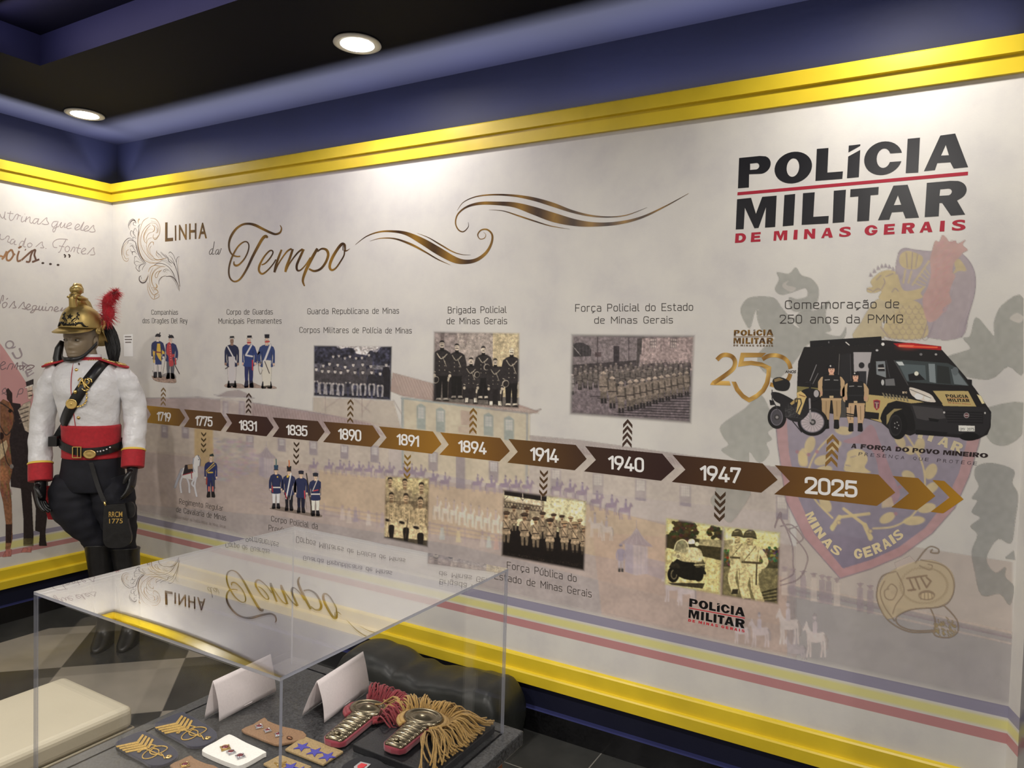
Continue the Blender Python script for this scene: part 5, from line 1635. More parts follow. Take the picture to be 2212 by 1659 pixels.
        if hatx:
            P.ell(hatx[0], hatx[1],46 * k, 52 * k, (176,166,150), rot=.4)
            P.ell(hatx[0] + 4, hatx[1] + 2,36 * k, 42 * k, (34,30,30), rot=.4)
    officer(350,650,1440,.98, hatx=(262,1150))
    officer(555,690,1410,.9)
    officer(920,725,1415,.88, hatx=(965,975))
    P.poly([(980,960),(1170,970),(1150,1500),(990,1480)],(30,26,27))
    officer(750,880,1480,.85, True, hatx=(830,1080))
    officer(1085,892,1525,.85, True)
    officer(1310,745,1515,1.0, bald=True, hatx=(1225,1205))
    P.noise(.1,3,9)
photo('sepia studio photo of six moustached officers above the 1894 arrow', [(222,470),(1435,490),(1428,1565),(205,1465)],(900,640,6.382),.8,((176,164,156),(100,92,88)), d_1894,6)
def d_1940(P):
    P.poly([(160,440),(1740,450),(1740,900),(160,900)],(128,118,120))
    P.poly([(1050,520),(1740,500),(1740,920),(1040,900)],(166,148,146))
    P.poly([(170,455),(1060,478),(1160,515),(1000,510),(170,482)],(92,84,88))
    P.poly([(170,850),(1000,790),(1010,950),(170,960)],(66,60,62))
    P.poly([(215,600),(260,572),(340,575),(410,610),(440,660),(440,740),(215,748)],(60,56,58))
    for k in range(4):
        P.line([(300 + 40 * k, 610),(300 + 40 * k, 735)],5,(90,84,86))
    P.line([(200,600),(310,730)],8,(160,152,148))
    for x in (520,905):
        P.line([(x, 480),(x, 850)],9,(70,62,66))
    P.poly([(485,692),(565,690),(565,748),(485,750)],(84,72,74))
    P.poly([(715,615),(790,615),(785,850),(715,850)],(56,50,54))
    P.poly([(1010,520),(1070,520),(1060,720),(1040,720),(1020,900),(1000,900)],(76,70,70))
    for x in (1165,1415):
        P.poly([(x, 490),(x + 85,490),(x + 80,640),(x, 640)],(110,98,100))
        for j in range(3):
            for i in range(3):
                P.poly([(x + 8 + i * 25,525 + j * 40),(x + 26 + i * 25,525 + j * 40),(x + 26 + i * 25,555 + j * 40),(x + 8 + i * 25,555 + j * 40)],(184,170,164))
    for x in (1095,1340,1625):
        P.line([(x, 510),(x - 5,690)],6,(120,104,106))
    P.poly([(150,1180),(1740,1100),(1740,1600),(150,1500)],(112,102,106))
    for k in range(10):
        y = 1210 + k * 28
        P.line([(1000 - k * 30, y),(1690, y - 10 + k * 6)],13,(52,46,50),.85)
    for k in range(8):
        P.line([(430 + k * 90,1235 + k * 24),(560 + k * 90,1240 + k * 24)],10,(52,46,50),.8)
    rows = [(20,1040,790,1620,150,-.06),(0,0,0,0,0,0)]
    def trooper(x, y, h, c):
        P.poly([(x - .10 * h, y - .42 * h),(x + .10 * h, y - .42 * h),(x + .10 * h, y - .05 * h),(x + .02 * h, y - .05 * h),(x, y - .3 * h),(x - .04 * h, y - .05 * h),(x - .10 * h, y - .05 * h)], tuple(v * .8 for v in c))
        P.poly([(x - .13 * h, y - .80 * h),(x, y - .84 * h),(x + .13 * h, y - .80 * h),(x + .13 * h, y - .40 * h),(x - .12 * h, y - .40 * h)], c, sm=3)
        P.line([(x + .12 * h, y - .76 * h),(x + .15 * h, y - .45 * h)], h * .06, tuple(v * .6 for v in c))
        P.line([(x - .12 * h, y - .52 * h),(x + .12 * h, y - .52 * h)], h * .03,(50,44,44))
        P.ell(x, y - .885 * h, h * .05, h * .06,(120,108,100))
        P.poly([(x - .085 * h, y - .91 * h),(x - .05 * h, y - .97 * h),(x, y - h),(x + .05 * h, y - .97 * h),(x + .085 * h, y - .91 * h)], tuple(min(255, v * 1.35) for v in c), sm=3)
        for s_ in (-1,1):
            P.poly([(x + s_ * .05 * h - .03 * h, y - .16 * h),(x + s_ * .05 * h + .03 * h, y - .16 * h),(x + s_ * .05 * h + .05 * h, y),(x + s_ * .05 * h - .03 * h, y)],(38,34,36))
    for x in range(1070,1660,48):
        trooper(x, 950 + (x % 7) * 4,165,(92,82,84))
    for k, x in enumerate(range(250,1640,62)):
        trooper(x, 1085 - (k % 3) * 22 - k * 2,205,(98,90,88))
    for k, x in enumerate(range(300,1660,66)):
        trooper(x, 1160 - (k % 2) * 20 - k * 3,225,(104,96,92))
    for k in range(13):
        trooper(1620 - k * 78 + (k > 9) * (k - 9) * -30,1225 + min(k, 10) * 22 - max(0, k - 10) * 60,300 + min(k, 10) * 10,(128,116,106))
    trooper(200,1215,260,(150,142,140))
    P.noise(.14,3,11)
photo('wide purple-grey photo of helmeted troops on parade above the 1940 arrow', [(178,450),(1740,462),(1695,1592),(155,1478)],(1200,640,5.72),.9,((128,118,120),(112,102,106)), d_1940,9)
def d_1891(P):
    P.poly([(320,190),(470,200),(470,420),(320,420)],(184,168,126),.6)
    P.poly([(200,640),(625,640),(625,880),(200,830)],(26,22,20))
    P.noise(.06,8,3)
    def man(x, y, k, seated):
        c = (158,142,112) if not seated else (166,148,116)
        P.poly([(x - 50 * k, y + 95 * k),(x - 20 * k, y + 72 * k),(x + 20 * k, y + 72 * k),(x + 52 * k, y + 95 * k),(x + 56 * k, y + 260 * k),(x - 54 * k, y + 260 * k)], c, sm=3)
        for s_ in (-1,1):
            P.line([(x + s_ * 46 * k, y + 100 * k),(x + s_ * 62 * k, y + 190 * k),(x + s_ * 30 * k, y + 250 * k)],30 * k, tuple(v * .9 for v in c), sm=4)
            P.line([(x + s_ * 42 * k, y + 130 * k),(x + s_ * 40 * k, y + 210 * k)],5,(96,82,62))
        for j in range(5):
            P.ell(x, y + (110 + j * 28) * k, 3.5,3.5,(60,48,36))
        P.ell(x, y + 25 * k, 21 * k, 34 * k, (170,146,116))
        P.poly([(x - 24 * k, y + 15 * k),(x - 20 * k, y - 14 * k),(x, y - 24 * k),(x + 20 * k, y - 14 * k),(x + 24 * k, y + 15 * k),(x + 12 * k, y - 2 * k),(x - 12 * k, y - 2 * k)],(42,34,28))
        P.line([(x - 12 * k, y + 38 * k),(x + 12 * k, y + 38 * k)],6 * k, (44,34,28))
        P.line([(x - 13 * k, y + 16 * k),(x + 13 * k, y + 16 * k)],5 * k, (84,66,50))
        P.poly([(x - 14 * k, y + 52 * k),(x + 14 * k, y + 52 * k),(x + 16 * k, y + 76 * k),(x - 16 * k, y + 76 * k)],(120,98,74))
        if seated:
            for s_ in (-1,1):
                P.line([(x + s_ * 14 * k, y + 250 * k),(x + s_ * 52 * k, y + 290 * k),(x + s_ * 40 * k, y + 410 * k)],50 * k, (190,172,136), sm=4)
            P.ell(x - 40 * k, y + 225 * k, 30 * k, 24 * k, (176,160,130), rot=.3)
            P.ell(x - 36 * k, y + 236 * k, 26 * k, 12 * k, (30,24,22), rot=.3)
    man(266,235,1.0, False); man(402,250,1.05, False); man(555,285,1.1, False)
    P.poly([(210,430),(620,440),(620,560),(210,540)],(70,58,46),.5)
    man(278,375,1.0, True); man(412,385,1.05, True); man(545,420,1.1, True)
    P.line([(262,560),(242,800)],7,(120,104,84)); P.line([(430,600),(400,810)],7,(60,48,40))
    P.poly([(200,760),(625,800),(625,880),(200,830)],(24,20,18),.75)
    P.noise(.16,3,8)
photo('narrow sepia photo of six seated and standing men below the 1891 arrow', [(212,195),(640,215),(624,872),(200,785)],(780,980,4.254),1.0,((196,180,136),(40,34,28)), d_1891,6)
def d_1914(P):
    P.poly([(1280,320),(2100,420),(2100,760),(1280,760)],(206,198,158))
    P.poly([(1280,400),(1680,440),(1680,600),(1280,600)],(150,136,112))
    P.poly([(1295,325),(1640,352),(1705,385),(1703,440),(1310,378)],(24,18,18))
    P.poly([(1320,390),(1660,440),(1660,478),(1320,425)],(214,200,170))
    for x in (1312,1485,1655):
        P.line([(x, 325 + (x - 1312) * .1),(x, 560)],7,(190,178,160))
        P.line([(x - 40,380),(x, 430),(x + 40,390)],5,(44,36,34))
    for k in range(12):
        P.line([(1310 + k * 30,450 + k * 4),(1325 + k * 30,490 + k * 4),(1340 + k * 30,454 + k * 4)],5,(56,48,42))
    P.line([(1300,440),(1660,490)],7,(64,54,48)); P.line([(1300,490),(1660,530)],7,(64,54,48))
    P.poly([(1280,640),(2090,760),(2090,1100),(1280,950)],(20,15,14))
    P.noise(.15,4,3)
    def man(x, y, k, low=False):
        c = (150,132,108) if not low else (162,142,116)
        f = k * .62
        P.poly([(x - 62 * f, y + 112 * f),(x - 22 * f, y + 88 * f),(x + 22 * f, y + 88 * f),(x + 62 * f, y + 112 * f),(x + 54 * f, y + 240 * f),(x + 66 * f, y + 330 * f),(x - 66 * f, y + 330 * f),(x - 54 * f, y + 240 * f)], c, sm=3)
        for s_ in (-1,1):
            P.line([(x + s_ * 58 * f, y + 120 * f),(x + s_ * 76 * f, y + 220 * f),(x + s_ * 20 * f, y + 275 * f)],32 * f, tuple(v * .8 for v in c), sm=4)
            P.line([(x + s_ * 46 * f, y + 130 * f),(x + s_ * 48 * f, y + 220 * f)],5, tuple(v * .5 for v in c))
            P.poly([(x + s_ * 8 * f, y + 325 * f),(x + s_ * 60 * f, y + 325 * f),(x + s_ * 48 * f, y + 470 * f),(x + s_ * 16 * f, y + 470 * f)], tuple(v * .62 for v in c))
        P.line([(x - 52 * f, y + 240 * f),(x + 52 * f, y + 240 * f)],15 * f, (36,28,24))
        P.line([(x - 42 * f, y + 105 * f),(x + 44 * f, y + 238 * f)],9 * f, (50,40,34))
        P.ell(x, y + 28 * k, 19 * k, 28 * k, (150,120,92))
        P.poly([(x - 15 * k, y + 40 * k),(x + 15 * k, y + 40 * k),(x + 10 * k, y + 56 * k),(x - 10 * k, y + 56 * k)],(110,86,66))
        P.poly([(x - 28 * k, y + 12 * k),(x - 36 * k, y - 8 * k),(x, y - 20 * k),(x + 36 * k, y - 8 * k),(x + 28 * k, y + 12 * k)],(64,50,40) if x < 1860 else (150,128,98), sm=3)
        P.line([(x - 26 * k, y + 13 * k),(x + 26 * k, y + 13 * k)],8 * k, (22,17,15))
        P.line([(x - 10 * k, y + 38 * k),(x + 10 * k, y + 38 * k)],5 * k, (50,38,30))
    for x, y, k in ((1405,490,.75),(1525,500,.75),(1668,548,.8),(1770,562,.72),(1846,575,.7),(1926,588,.7),(2010,612,.72)):
        man(x, y, k)
    for x, y, k in ((1333,545,.95),(1503,560,.98),(1605,598,.92),(1735,610,.98),(1870,632,.9),(1966,642,.92),(2050,680,.85)):
        man(x, y, k, True)
    P.poly([(1280,800),(1500,850),(2090,900),(2090,1100),(1280,950)],(18,13,12),.62)
    for k in range(160):
        x = 1300 + 760 * rng.random()
        y = 900 + (x - 1300) * .16 + 60 * rng.random()
        P.ell(x, y, 3,2,(120,104,90),.5)
    P.noise(.14,3,8)
photo('high-contrast photo of peaked-cap men before a grandstand below the 1914 arrow', [(1295,318),(2085,425),(2062,1090),(1278,948)],(780,980,4.254),.9,((206,198,158),(20,15,14)), d_1914,6)
def d_moto(P):
    P.poly([(520,600),(1050,680),(1050,960),(520,900)],(214,202,140))
    P.poly([(540,770),(620,760),(830,810),(1040,870),(1030,980),(850,960),(540,900)],(50,44,26))
    for x, y, r_ in ((660,700,70),(720,690,80),(770,740,60),(690,760,80),(640,760,50),(960,750,50),(1010,780,40)):
        for j in range(26):
            a_, q_ = 2 * PI * rng.random(), r_ * rng.random() ** .5
            P.ell(x + q_ * math.cos(a_), y + q_ * math.sin(a_),18,15,(40 + 30 * rng.random(),36 + 26 * rng.random(),20 + 16 * rng.random()))
    P.poly([(830,810),(1035,815),(1030,880),(830,860)],(150,140,104))
    P.poly([(545,880),(860,955),(1030,990),(1015,1300),(530,1200)],(204,190,132))
    P.poly([(850,870),(1030,890),(1020,990),(860,955)],(56,50,30))
    P.noise(.12,5,4)
    P.poly([(565,1180),(880,1185),(860,1230),(600,1200)],(36,32,22),.9)
    P.ell(610,1110,50,68,(20,18,14)); P.ell(615,1110,28,42,(110,100,76)); P.ell(616,1110,20,32,(24,22,16))
    P.ell(825,1110,44,60,(22,20,15)); P.ell(828,1110,20,34,(70,62,44))
    P.poly([(600,1030),(680,960),(860,980),(870,1100),(800,1160),(660,1130)],(22,20,15), sm=3)
    P.poly([(570,1050),(600,1000),(660,1020),(670,1060)],(36,32,24))
    P.poly([(790,1000),(870,990),(880,1050),(800,1050)],(90,82,58)); P.line([(790,1030),(880,1025)],8,(200,188,140))
    P.poly([(620,930),(720,880),(800,880),(850,910),(850,1000),(700,1000),(640,970)],(176,164,122), sm=3)
    P.poly([(617,900),(640,835),(690,812),(730,840),(745,900),(700,925),(650,920)],(150,144,112),.75, sm=4)
    P.line([(617,900),(640,835),(690,812),(730,840),(745,905)],8,(224,214,166), sm=6)
    P.ell(652,955,22,24,(216,206,160)); P.ell(652,955,15,17,(120,110,84)); P.ell(610,950,16,16,(190,180,136)); P.ell(735,950,18,18,(200,190,140))
    P.ell(765,832,30,27,(232,224,184)); P.poly([(740,850),(790,848),(785,885),(745,885)],(50,44,32)); P.ell(812,850,18,18,(214,204,160))
    P.poly([(735,890),(790,880),(850,920),(855,990),(760,985)],(206,194,150), sm=3)
    P.line([(800,930),(810,985)],26,(196,184,140)); P.line([(850,1050),(880,1100)],22,(30,28,20))
    P.noise(.16,3,6)
def d_two(P):
    P.poly([(1010,660),(1560,730),(1560,900),(1010,880)],(220,210,146))
    P.poly([(1020,820),(1120,810),(1130,900),(1020,900)],(150,140,104))
    P.poly([(1010,920),(1520,900),(1520,1060),(1010,1060)],(64,60,40))
    for k in range(170):
        x = 1020 + 500 * rng.random()
        P.ell(x, 900 + 130 * rng.random() - (30 if x > 1400 else 0),13,11,(40 + 90 * rng.random(),38 + 84 * rng.random(),24 + 56 * rng.random()))
    P.poly([(1010,1040),(1520,1060),(1510,1390),(1000,1300)],(112,104,72))
    P.noise(.15,4,4)
    for k in range(4):
        P.line([(1340,1270 + k * 25),(1510,1230 + k * 32)],14,(44,40,26),.9)
    def soldier(x, y, k):
        c = (206,192,142)
        def q(pts): return [(x + a * k, y + b * k) for a, b in pts]
        for pts in ([(-10,300),(-55,420),(-20,560)],[(40,300),(45,430),(90,570)]):
            P.line(q(pts),72 * k, (196,182,134), sm=5)
        P.poly(q([(-45,540),(10,540),(5,590),(-60,590)]),(40,36,26)); P.poly(q([(60,545),(120,545),(125,610),(70,610)]),(190,176,130))
        P.poly(q([(-30,85),(40,85),(90,120),(80,230),(95,320),(-60,330),(-60,220),(-65,120)]), c, sm=4)
        P.line(q([(80,120),(135,210),(120,260),(70,270)]),46 * k, c, sm=5)
        P.line(q([(-58,120),(-66,220),(-40,290)]),32 * k, (170,158,116), sm=5)
        P.line(q([(-62,228),(85,238)]),18 * k, (70,62,42)); P.line(q([(50,95),(-55,225)]),8 * k, (110,100,70))
        P.line(q([(60,250),(55,420)]),12 * k, (60,54,38))
        for j in range(4): P.ell(*q([(-5,115 + j * 26)])[0],4,4,(60,54,38))
        P.line(q([(75,130),(65,220)]),6,(130,120,86)); P.line(q([(20,340),(25,470)]),8,(140,128,92))
        P.poly(q([(-25,40),(25,40),(28,88),(-25,88)]),(130,116,82)); P.ell(*q([(-2,38)])[0],29 * k, 40 * k, (188,170,122))
        P.poly(q([(-52,18),(-46,-20),(-10,-48),(30,-44),(52,-10),(56,30),(20,22)]),(74,68,46), sm=4)
        P.line(q([(-54,18),(10,14),(58,30)]),9 * k, (44,40,28)); P.line(q([(-26,-24),(10,-30)]),7,(170,160,120))
        P.line(q([(-18,34),(-4,34)]),6,(50,44,30)); P.line(q([(-16,58),(2,57)]),5,(70,60,42))
    soldier(1155,765,.87); soldier(1262,775,1.0)
    P.noise(.12,3,6)
photo('yellowed photo of a motorcycle with windscreen and helmeted riders below the 1947 arrow', [(535,612),(1050,688),(1022,1300),(522,1205)],(1300,960,3.95),1.0,((214,202,140),(204,190,132)), d_moto, 7)
photo('yellowed photo of two helmeted soldiers standing beside the motorcycle picture', [(1030,685),(1535,738),(1515,1378),(1005,1300)],(1300,960,3.95),1.0,((220,210,146),(112,104,72)), d_two, 7, off=.0012)

# --- coloured figures
def figures(label, org, ext, fn, off=.001, name='soldier_print', group='coloured soldier pictures of the timeline'):
    e = empty(name, Vector(wall_points([Z(*org, [(ext[0], ext[3])])[0]],.0, 'back')[0]))
    tag(e, label, 'picture', group)
    for part, box, draw in fn:
        P = Paint(*box, .8, org)
        draw(P)
        P.build(part, e, off=off)
    return e
BL, YEL, RED, WH, GRY = (38,46,92),(208,172,72),(176,62,68),(206,204,204),(96,96,104)
def g1(P):
    P.poly([(375,950),(420,965),(500,960),(600,920),(640,940),(665,1000),(650,1035),(480,1025),(400,1000)],(150,128,116), sm=3)
    P.poly([(500,950),(560,915),(640,925),(665,975),(600,985)],(140,136,136),.8, sm=3)
    P.line([(385,890),(410,950)],5,(120,112,110)); P.noise(.2,2.5,3)
def f1(P):
    pose(P, 445,975,520, BL, (206,200,198),(224,214,206), None, (40,38,44),.88)
    P.poly([(415,700),(490,700),(492,815),(418,815)],(44,56,104)); P.poly([(440,565),(475,565),(488,700),(488,780),(455,740),(430,690)], YEL)
    P.poly([(388,655),(418,655),(412,700),(390,705)], YEL); P.poly([(495,645),(525,660),(530,690),(498,690)], YEL); P.line([(420,665),(485,672)],14,(120,44,50)); P.poly([(395,690),(415,690),(410,800),(392,790)], YEL, .8)
    P.line([(525,690),(548,690),(500,960)],5,(170,160,150)); tricorn(P, lambda pts: [(450 + a * 480,960 - b * 500) for a, b in pts],500)
def f2(P):
    pose(P, 598,990,510, BL, (88,90,98),(216,190,176), None, (50,50,56),.9)
    P.poly([(560,570),(600,560),(618,700),(635,820),(585,830),(575,720),(550,680)], RED, sm=3); P.poly([(620,690),(650,690),(640,730),(615,725)], RED); P.line([(625,740),(655,830),(705,925)],8,(70,56,60)); P.line([(655,745),(660,810)],16, RED)
    for j in range(7): P.ell(592 + j * 2,590 + j * 28,5,4,(220,190,190))
    tricorn(P, lambda pts: [(605 - a * 480,980 - b * 505) for a, b in pts],505)
figures('watercolour of two tricorn-hatted soldiers on a patch of ground above the 1719 arrow', (260,640,5.53),(375,440,710,1040),
        [('ground_patch', (365,880,680,1045), g1),('soldier_figure', (370,430,565,985), f1),('soldier_figure', (540,455,720,1010), f2)])
def g2(P):
    P.poly([(1240,1070),(1290,1040),(1440,1045),(1500,1075),(1580,1030),(1680,1070),(1790,1065),(1860,1085),(1840,1105),(1600,1095),(1460,1100),(1300,1095)],(164,144,134),.85, sm=3); P.noise(.15,3,3)
def f3(P):
    pose(P, 1332,1095,610,(34,40,70),(196,190,190),(150,120,104), None, (34,34,40),.82, sash=(206,204,204))
    P.poly([(1290,720),(1370,720),(1360,1070),(1305,1075)],(192,188,190)); P.poly([(1308,478),(1358,475),(1360,500),(1308,505)],(30,30,38)); P.line([(1305,505),(1362,502)],10,(200,196,190)); P.line([(1255,865),(1295,840)],9,(50,44,44))
def f4(P):
    pose(P, 1535,1095,615,(44,62,116),(38,44,92),(214,178,158), None, (34,36,60),.82)
    P.line([(1568,580),(1500,700)],20, WH); P.line([(1500,705),(1575,718)],20, WH); P.poly([(1515,470),(1568,468),(1570,495),(1515,500)],(30,30,38)); P.line([(1512,502),(1572,500)],11,(204,198,190)); P.line([(1590,690),(1640,690),(1660,670)],20,(44,62,116)); P.ell(1650,678,12,12,(214,178,158)); P.poly([(1570,760),(1585,760),(1585,890),(1572,880)],(186,50,64)); P.line([(1520,555),(1555,553)],16,(176,62,68))
def f5(P):
    pose(P, 1748,1105,620,(50,66,112),(204,200,188),(206,180,160), None, (36,36,44),.92)
    P.poly([(1700,765),(1800,760),(1790,1085),(1710,1090)],(206,202,190)); P.line([(1795,580),(1715,790)],24, WH); P.poly([(1722,455),(1780,455),(1778,500),(1725,500)],(28,30,40)); P.line([(1735,545),(1775,540)],18,(186,74,74)); P.line([(1725,780),(1780,920)],9,(56,48,44)); P.line([(1690,780),(1650,830),(1670,930),(1700,880)],5,(120,110,100), sm=5); P.line([(1625,765),(1690,800)],7,(120,110,96)); P.poly([(1760,740),(1800,735),(1800,765),(1770,765)],(64,78,130))
figures('watercolour of three blue-coated guards, two in white trousers, above the 1831 arrow', (260,640,5.53),(1240,450,1860,1110),
        [('ground_patch', (1230,1015,1875,1120), g2),('soldier_figure', (1245,460,1420,1110), f3),('soldier_figure', (1455,455,1680,1115), f4),('soldier_figure', (1620,445,1850,1120), f5)])
def fh(P):
    c = (206,206,210)
    P.poly([(450,830),(500,800),(560,800),(575,720),(600,690),(630,700),(642,740),(635,800),(615,805),(612,860),(610,920),(560,945),(500,935),(450,920),(440,870)], c, sm=4)
    for p_ in ([(455,900),(430,980),(440,1075)],[(500,930),(520,990),(525,1075)],[(595,920),(580,1010),(600,1115)],[(580,930),(550,985),(580,1020)]):
        P.line(p_, 20,(190,190,196), sm=5)
    P.line([(445,840),(420,900),(400,950),(375,1020)],26,(150,152,162), sm=5); P.line([(615,690),(640,740),(632,800)],8,(90,88,96)); P.line([(570,720),(560,800),(580,860)],10,(160,164,176), sm=5)
    P.poly([(480,790),(555,785),(565,860),(455,895)],(40,34,40)); P.poly([(505,790),(560,780),(560,830),(510,835)],(150,124,96)); P.line([(455,895),(560,868)],9,(140,44,52)); P.line([(545,860),(550,930)],9,(140,60,62)); P.ell(622,735,5,5,(40,40,44))
def fc(P):
    pose(P, 748,1130,440,(40,48,92),(38,44,86),(206,180,160), None, (28,26,30),.9)
    P.poly([(735,685),(770,672),(780,700),(735,700)],(36,50,50)); P.line([(700,850),(780,770)],9, YEL); P.line([(710,860),(790,790)],7, YEL); P.line([(720,870),(765,868)],14, YEL); P.poly([(700,920),(712,920),(710,1000),(696,990)],(150,60,50)); P.line([(728,1020),(728,1060)],16,(196,110,96)); P.line([(768,1020),(768,1060)],16,(196,110,96)); P.line([(765,920),(785,1030)],14,(52,60,70))
figures('picture of a saddled white horse and a cavalryman below the 1775 arrow', (300,840,4.809),(360,670,810,1140),
        [('horse_figure', (355,675,655,1125), fh),('soldier_figure', (680,660,815,1145), fc)])
def fx(x, y, h, legs, hat, extra):
    def f(P):
        pose(P, x, y, h, (40,46,78), legs, (206,178,156), hat, (30,28,34),.9, belt=(200,196,190) if legs[0] > 100 else None, tail=.04)
        extra(P)
    return f
def gr(P):
    P.poly([(1360,1240),(1480,1225),(1700,1275),(1900,1310),(1860,1335),(1600,1290),(1400,1255)],(110,98,88),.55, sm=3)
figures('picture of four dark-coated soldiers, two in plumed shakos, below the 1835 arrow', (300,840,4.809),(1360,750,1890,1340),
        [('ground_patch', (1350,1215,1905,1345), gr),
         ('soldier_figure', (1350,720,1500,1265), fx(1425,1248,430,(196,196,198), shako((44,66,90),(70,110,110)), lambda P: (P.line([(1385,1010),(1390,1070)],12,(150,44,54)), P.ell(1440,915,8,8, YEL)))),
         ('soldier_figure', (1490,740,1640,1285), fx(1560,1270,440,(26,26,34), shako((30,30,36),(196,110,60)), lambda P: (P.line([(1580,880),(1530,1140)],14, WH), P.line([(1600,1010),(1570,1150)],6, WH), P.poly([(1535,900),(1560,895),(1555,920),(1535,925)], YEL), P.line([(1520,1080),(1535,1140)],10,(150,44,54))))),
         ('soldier_figure', (1610,820,1760,1305), fx(1685,1292,435,(26,28,48), cap_hat((34,34,48)), lambda P: (P.line([(1720,1060),(1725,1140)],10,(190,60,70)), P.line([(1725,1130),(1745,1250)],3,(120,112,110))))),
         ('soldier_figure', (1730,840,1895,1345), fx(1835,1325,445,(204,198,190), cap_hat((34,36,50)), lambda P: (P.line([(1740,880),(1790,1220),(1790,1305)],11,(62,54,48)), P.line([(1815,1060),(1860,1050)],12,(170,60,66)), P.line([(1860,930),(1805,1060)],9,(190,184,176)))))])
# --- collage of van, motorcycle and two officers
e = empty('vehicle_print', Vector(wall_points([(1900,945)],.0, 'back')[0]))
tag(e, 'printed picture of a black and tan van, a motorcycle and two officers', 'picture')
VZ = (1700,700,4.32)
BK, TAN = (26,24,26),(186,166,112)
P = Paint(80,105,1920,1095,.9, VZ)
P.poly([(95,560),(105,350),(160,215),(880,190),(960,155),(1400,210),(1450,245),(1570,380),(1690,520),(1760,610),(1850,740),(1905,820),(1900,960),(1870,1030),(1780,1075),(1600,1060),(1200,1020),(1150,1040),(960,990),(880,920),(740,880),(92,790)], BK)
P.poly([(215,158),(880,115),(885,190),(215,215)],(22,21,24)); P.poly([(880,150),(970,155),(970,185),(1400,205),(1440,240),(1020,215),(880,200)],(30,26,28))
P.line([(550,170),(580,195)],10,(220,216,210)); P.ell(895,188,15,15,(232,230,226)); P.ell(840,245,13,10,(190,188,190)); P.ell(1250,283,14,12,(120,118,120)); P.ell(1390,283,12,10,(170,168,166)); P.ell(390,170,6,10,(110,108,112))
P.poly([(990,180),(1160,175),(1440,208),(1440,245),(1040,215)],(170,22,30)); P.line([(1050,203),(1180,208)],20,(255,150,110)); P.line([(1180,210),(1400,218)],14,(244,96,60)); P.ell(1130,215,80,24,(255,60,50),.5, soft=10)
P.poly([(620,262),(790,262),(760,450),(730,660),(720,700),(630,640)],(172,168,170)); P.ell(696,385,27,28,(34,32,36)); P.ell(770,390,14,28,(34,32,36)); P.poly([(650,440),(740,440),(740,680),(640,660)],(40,40,46)); P.poly([(500,290),(580,270),(620,620),(600,860),(480,840)],(34,33,36)); P.line([(490,280),(480,480)],5,(120,116,112)); P.line([(590,280),(600,600)],6,(70,68,72))
P.poly([(94,580),(330,600),(330,640),(95,640)],(120,112,70)); P.poly([(480,600),(540,600),(560,870),(480,870)],(70,68,66))
P.poly([(830,348),(915,345),(925,500),(835,470)],(130,136,140)); P.poly([(850,380),(900,372),(915,440),(850,440)],(30,28,32)); P.line([(850,412),(905,412)],12,(190,186,182)); P.line([(925,340),(960,500)],8,(60,60,64))
P.poly([(1000,340),(1090,335),(1500,365),(1570,400),(1700,575),(1560,570),(1120,540)],(58,66,68)); P.poly([(1040,370),(1290,385),(1300,520),(1120,530)],(92,104,108),.8); P.poly([(1320,370),(1380,372),(1390,550),(1330,540)],(130,140,144)); P.poly([(1400,385),(1510,400),(1530,560),(1400,550)],(40,44,44)); P.poly([(1530,420),(1580,430),(1690,575),(1560,560)],(118,128,132),.9); P.poly([(1130,470),(1220,450),(1290,520),(1140,530)],(24,24,28)); P.ell(1208,462,20,20,(255,248,214)); P.poly([(1015,350),(1075,350),(1095,385),(1045,385)],(200,206,206)); P.ell(1570,440,30,40,(96,104,108))
P.line([(1120,545),(1400,575),(1600,600)],10,(20,20,22)); P.line([(1000,340),(1130,570)],9,(70,68,70))
P.poly([(885,520),(1000,490),(1030,540),(1000,590),(910,590)],(24,23,26)); P.poly([(915,515),(1000,508),(1010,575),(920,575)],(110,110,112)); P.ell(893,545,14,28,(190,190,190)); P.poly([(1690,515),(1725,520),(1725,580),(1700,585)],(22,21,24))
P.poly([(735,655),(1080,690),(1150,700),(1280,730),(1160,740),(1020,715),(940,740),(890,830),(885,920),(730,870)], TAN); P.poly([(720,815),(860,830),(855,890),(725,880)], BK)
for k in range(8):
    P.poly([(885 + k * 32,640 + k * 5),(900 + k * 32,642 + k * 5),(925 + k * 30,690 + k * 5),(908 + k * 30,688 + k * 5)],(126,118,96))
P.poly([(1130,600),(1350,620),(1380,700),(1300,690)],(26,24,27)); P.poly([(1340,622),(1690,625),(1760,700),(1770,770),(1460,765),(1400,690)], TAN, sm=0); P.poly([(1310,615),(1360,622),(1450,740),(1440,770),(1390,760)], BK); P.poly([(1690,625),(1740,640),(1810,760),(1770,775)], BK)
P.poly([(1140,600),(1180,595),(1330,650),(1375,700),(1380,730),(1260,715),(1170,670)],(216,208,198), sm=3); P.ell(1230,675,40,30,(248,244,236)); P.ell(1310,690,30,24,(236,230,220)); P.line([(1150,610),(1340,690)],7,(120,114,108)); P.poly([(1770,655),(1810,670),(1845,740),(1820,745)],(230,214,170))
P.poly([(1150,745),(1460,770),(1860,775),(1905,850),(1890,960),(1830,1040),(1200,1010),(1170,880)],(38,37,40)); P.poly([(1170,760),(1450,790),(1480,880),(1300,900),(1210,880)],(66,64,66)); P.poly([(1470,810),(1830,820),(1830,930),(1500,920)],(24,23,26))
for k in range(4):
    P.line([(1490,830 + k * 24),(1820,840 + k * 22)],4,(58,56,60))
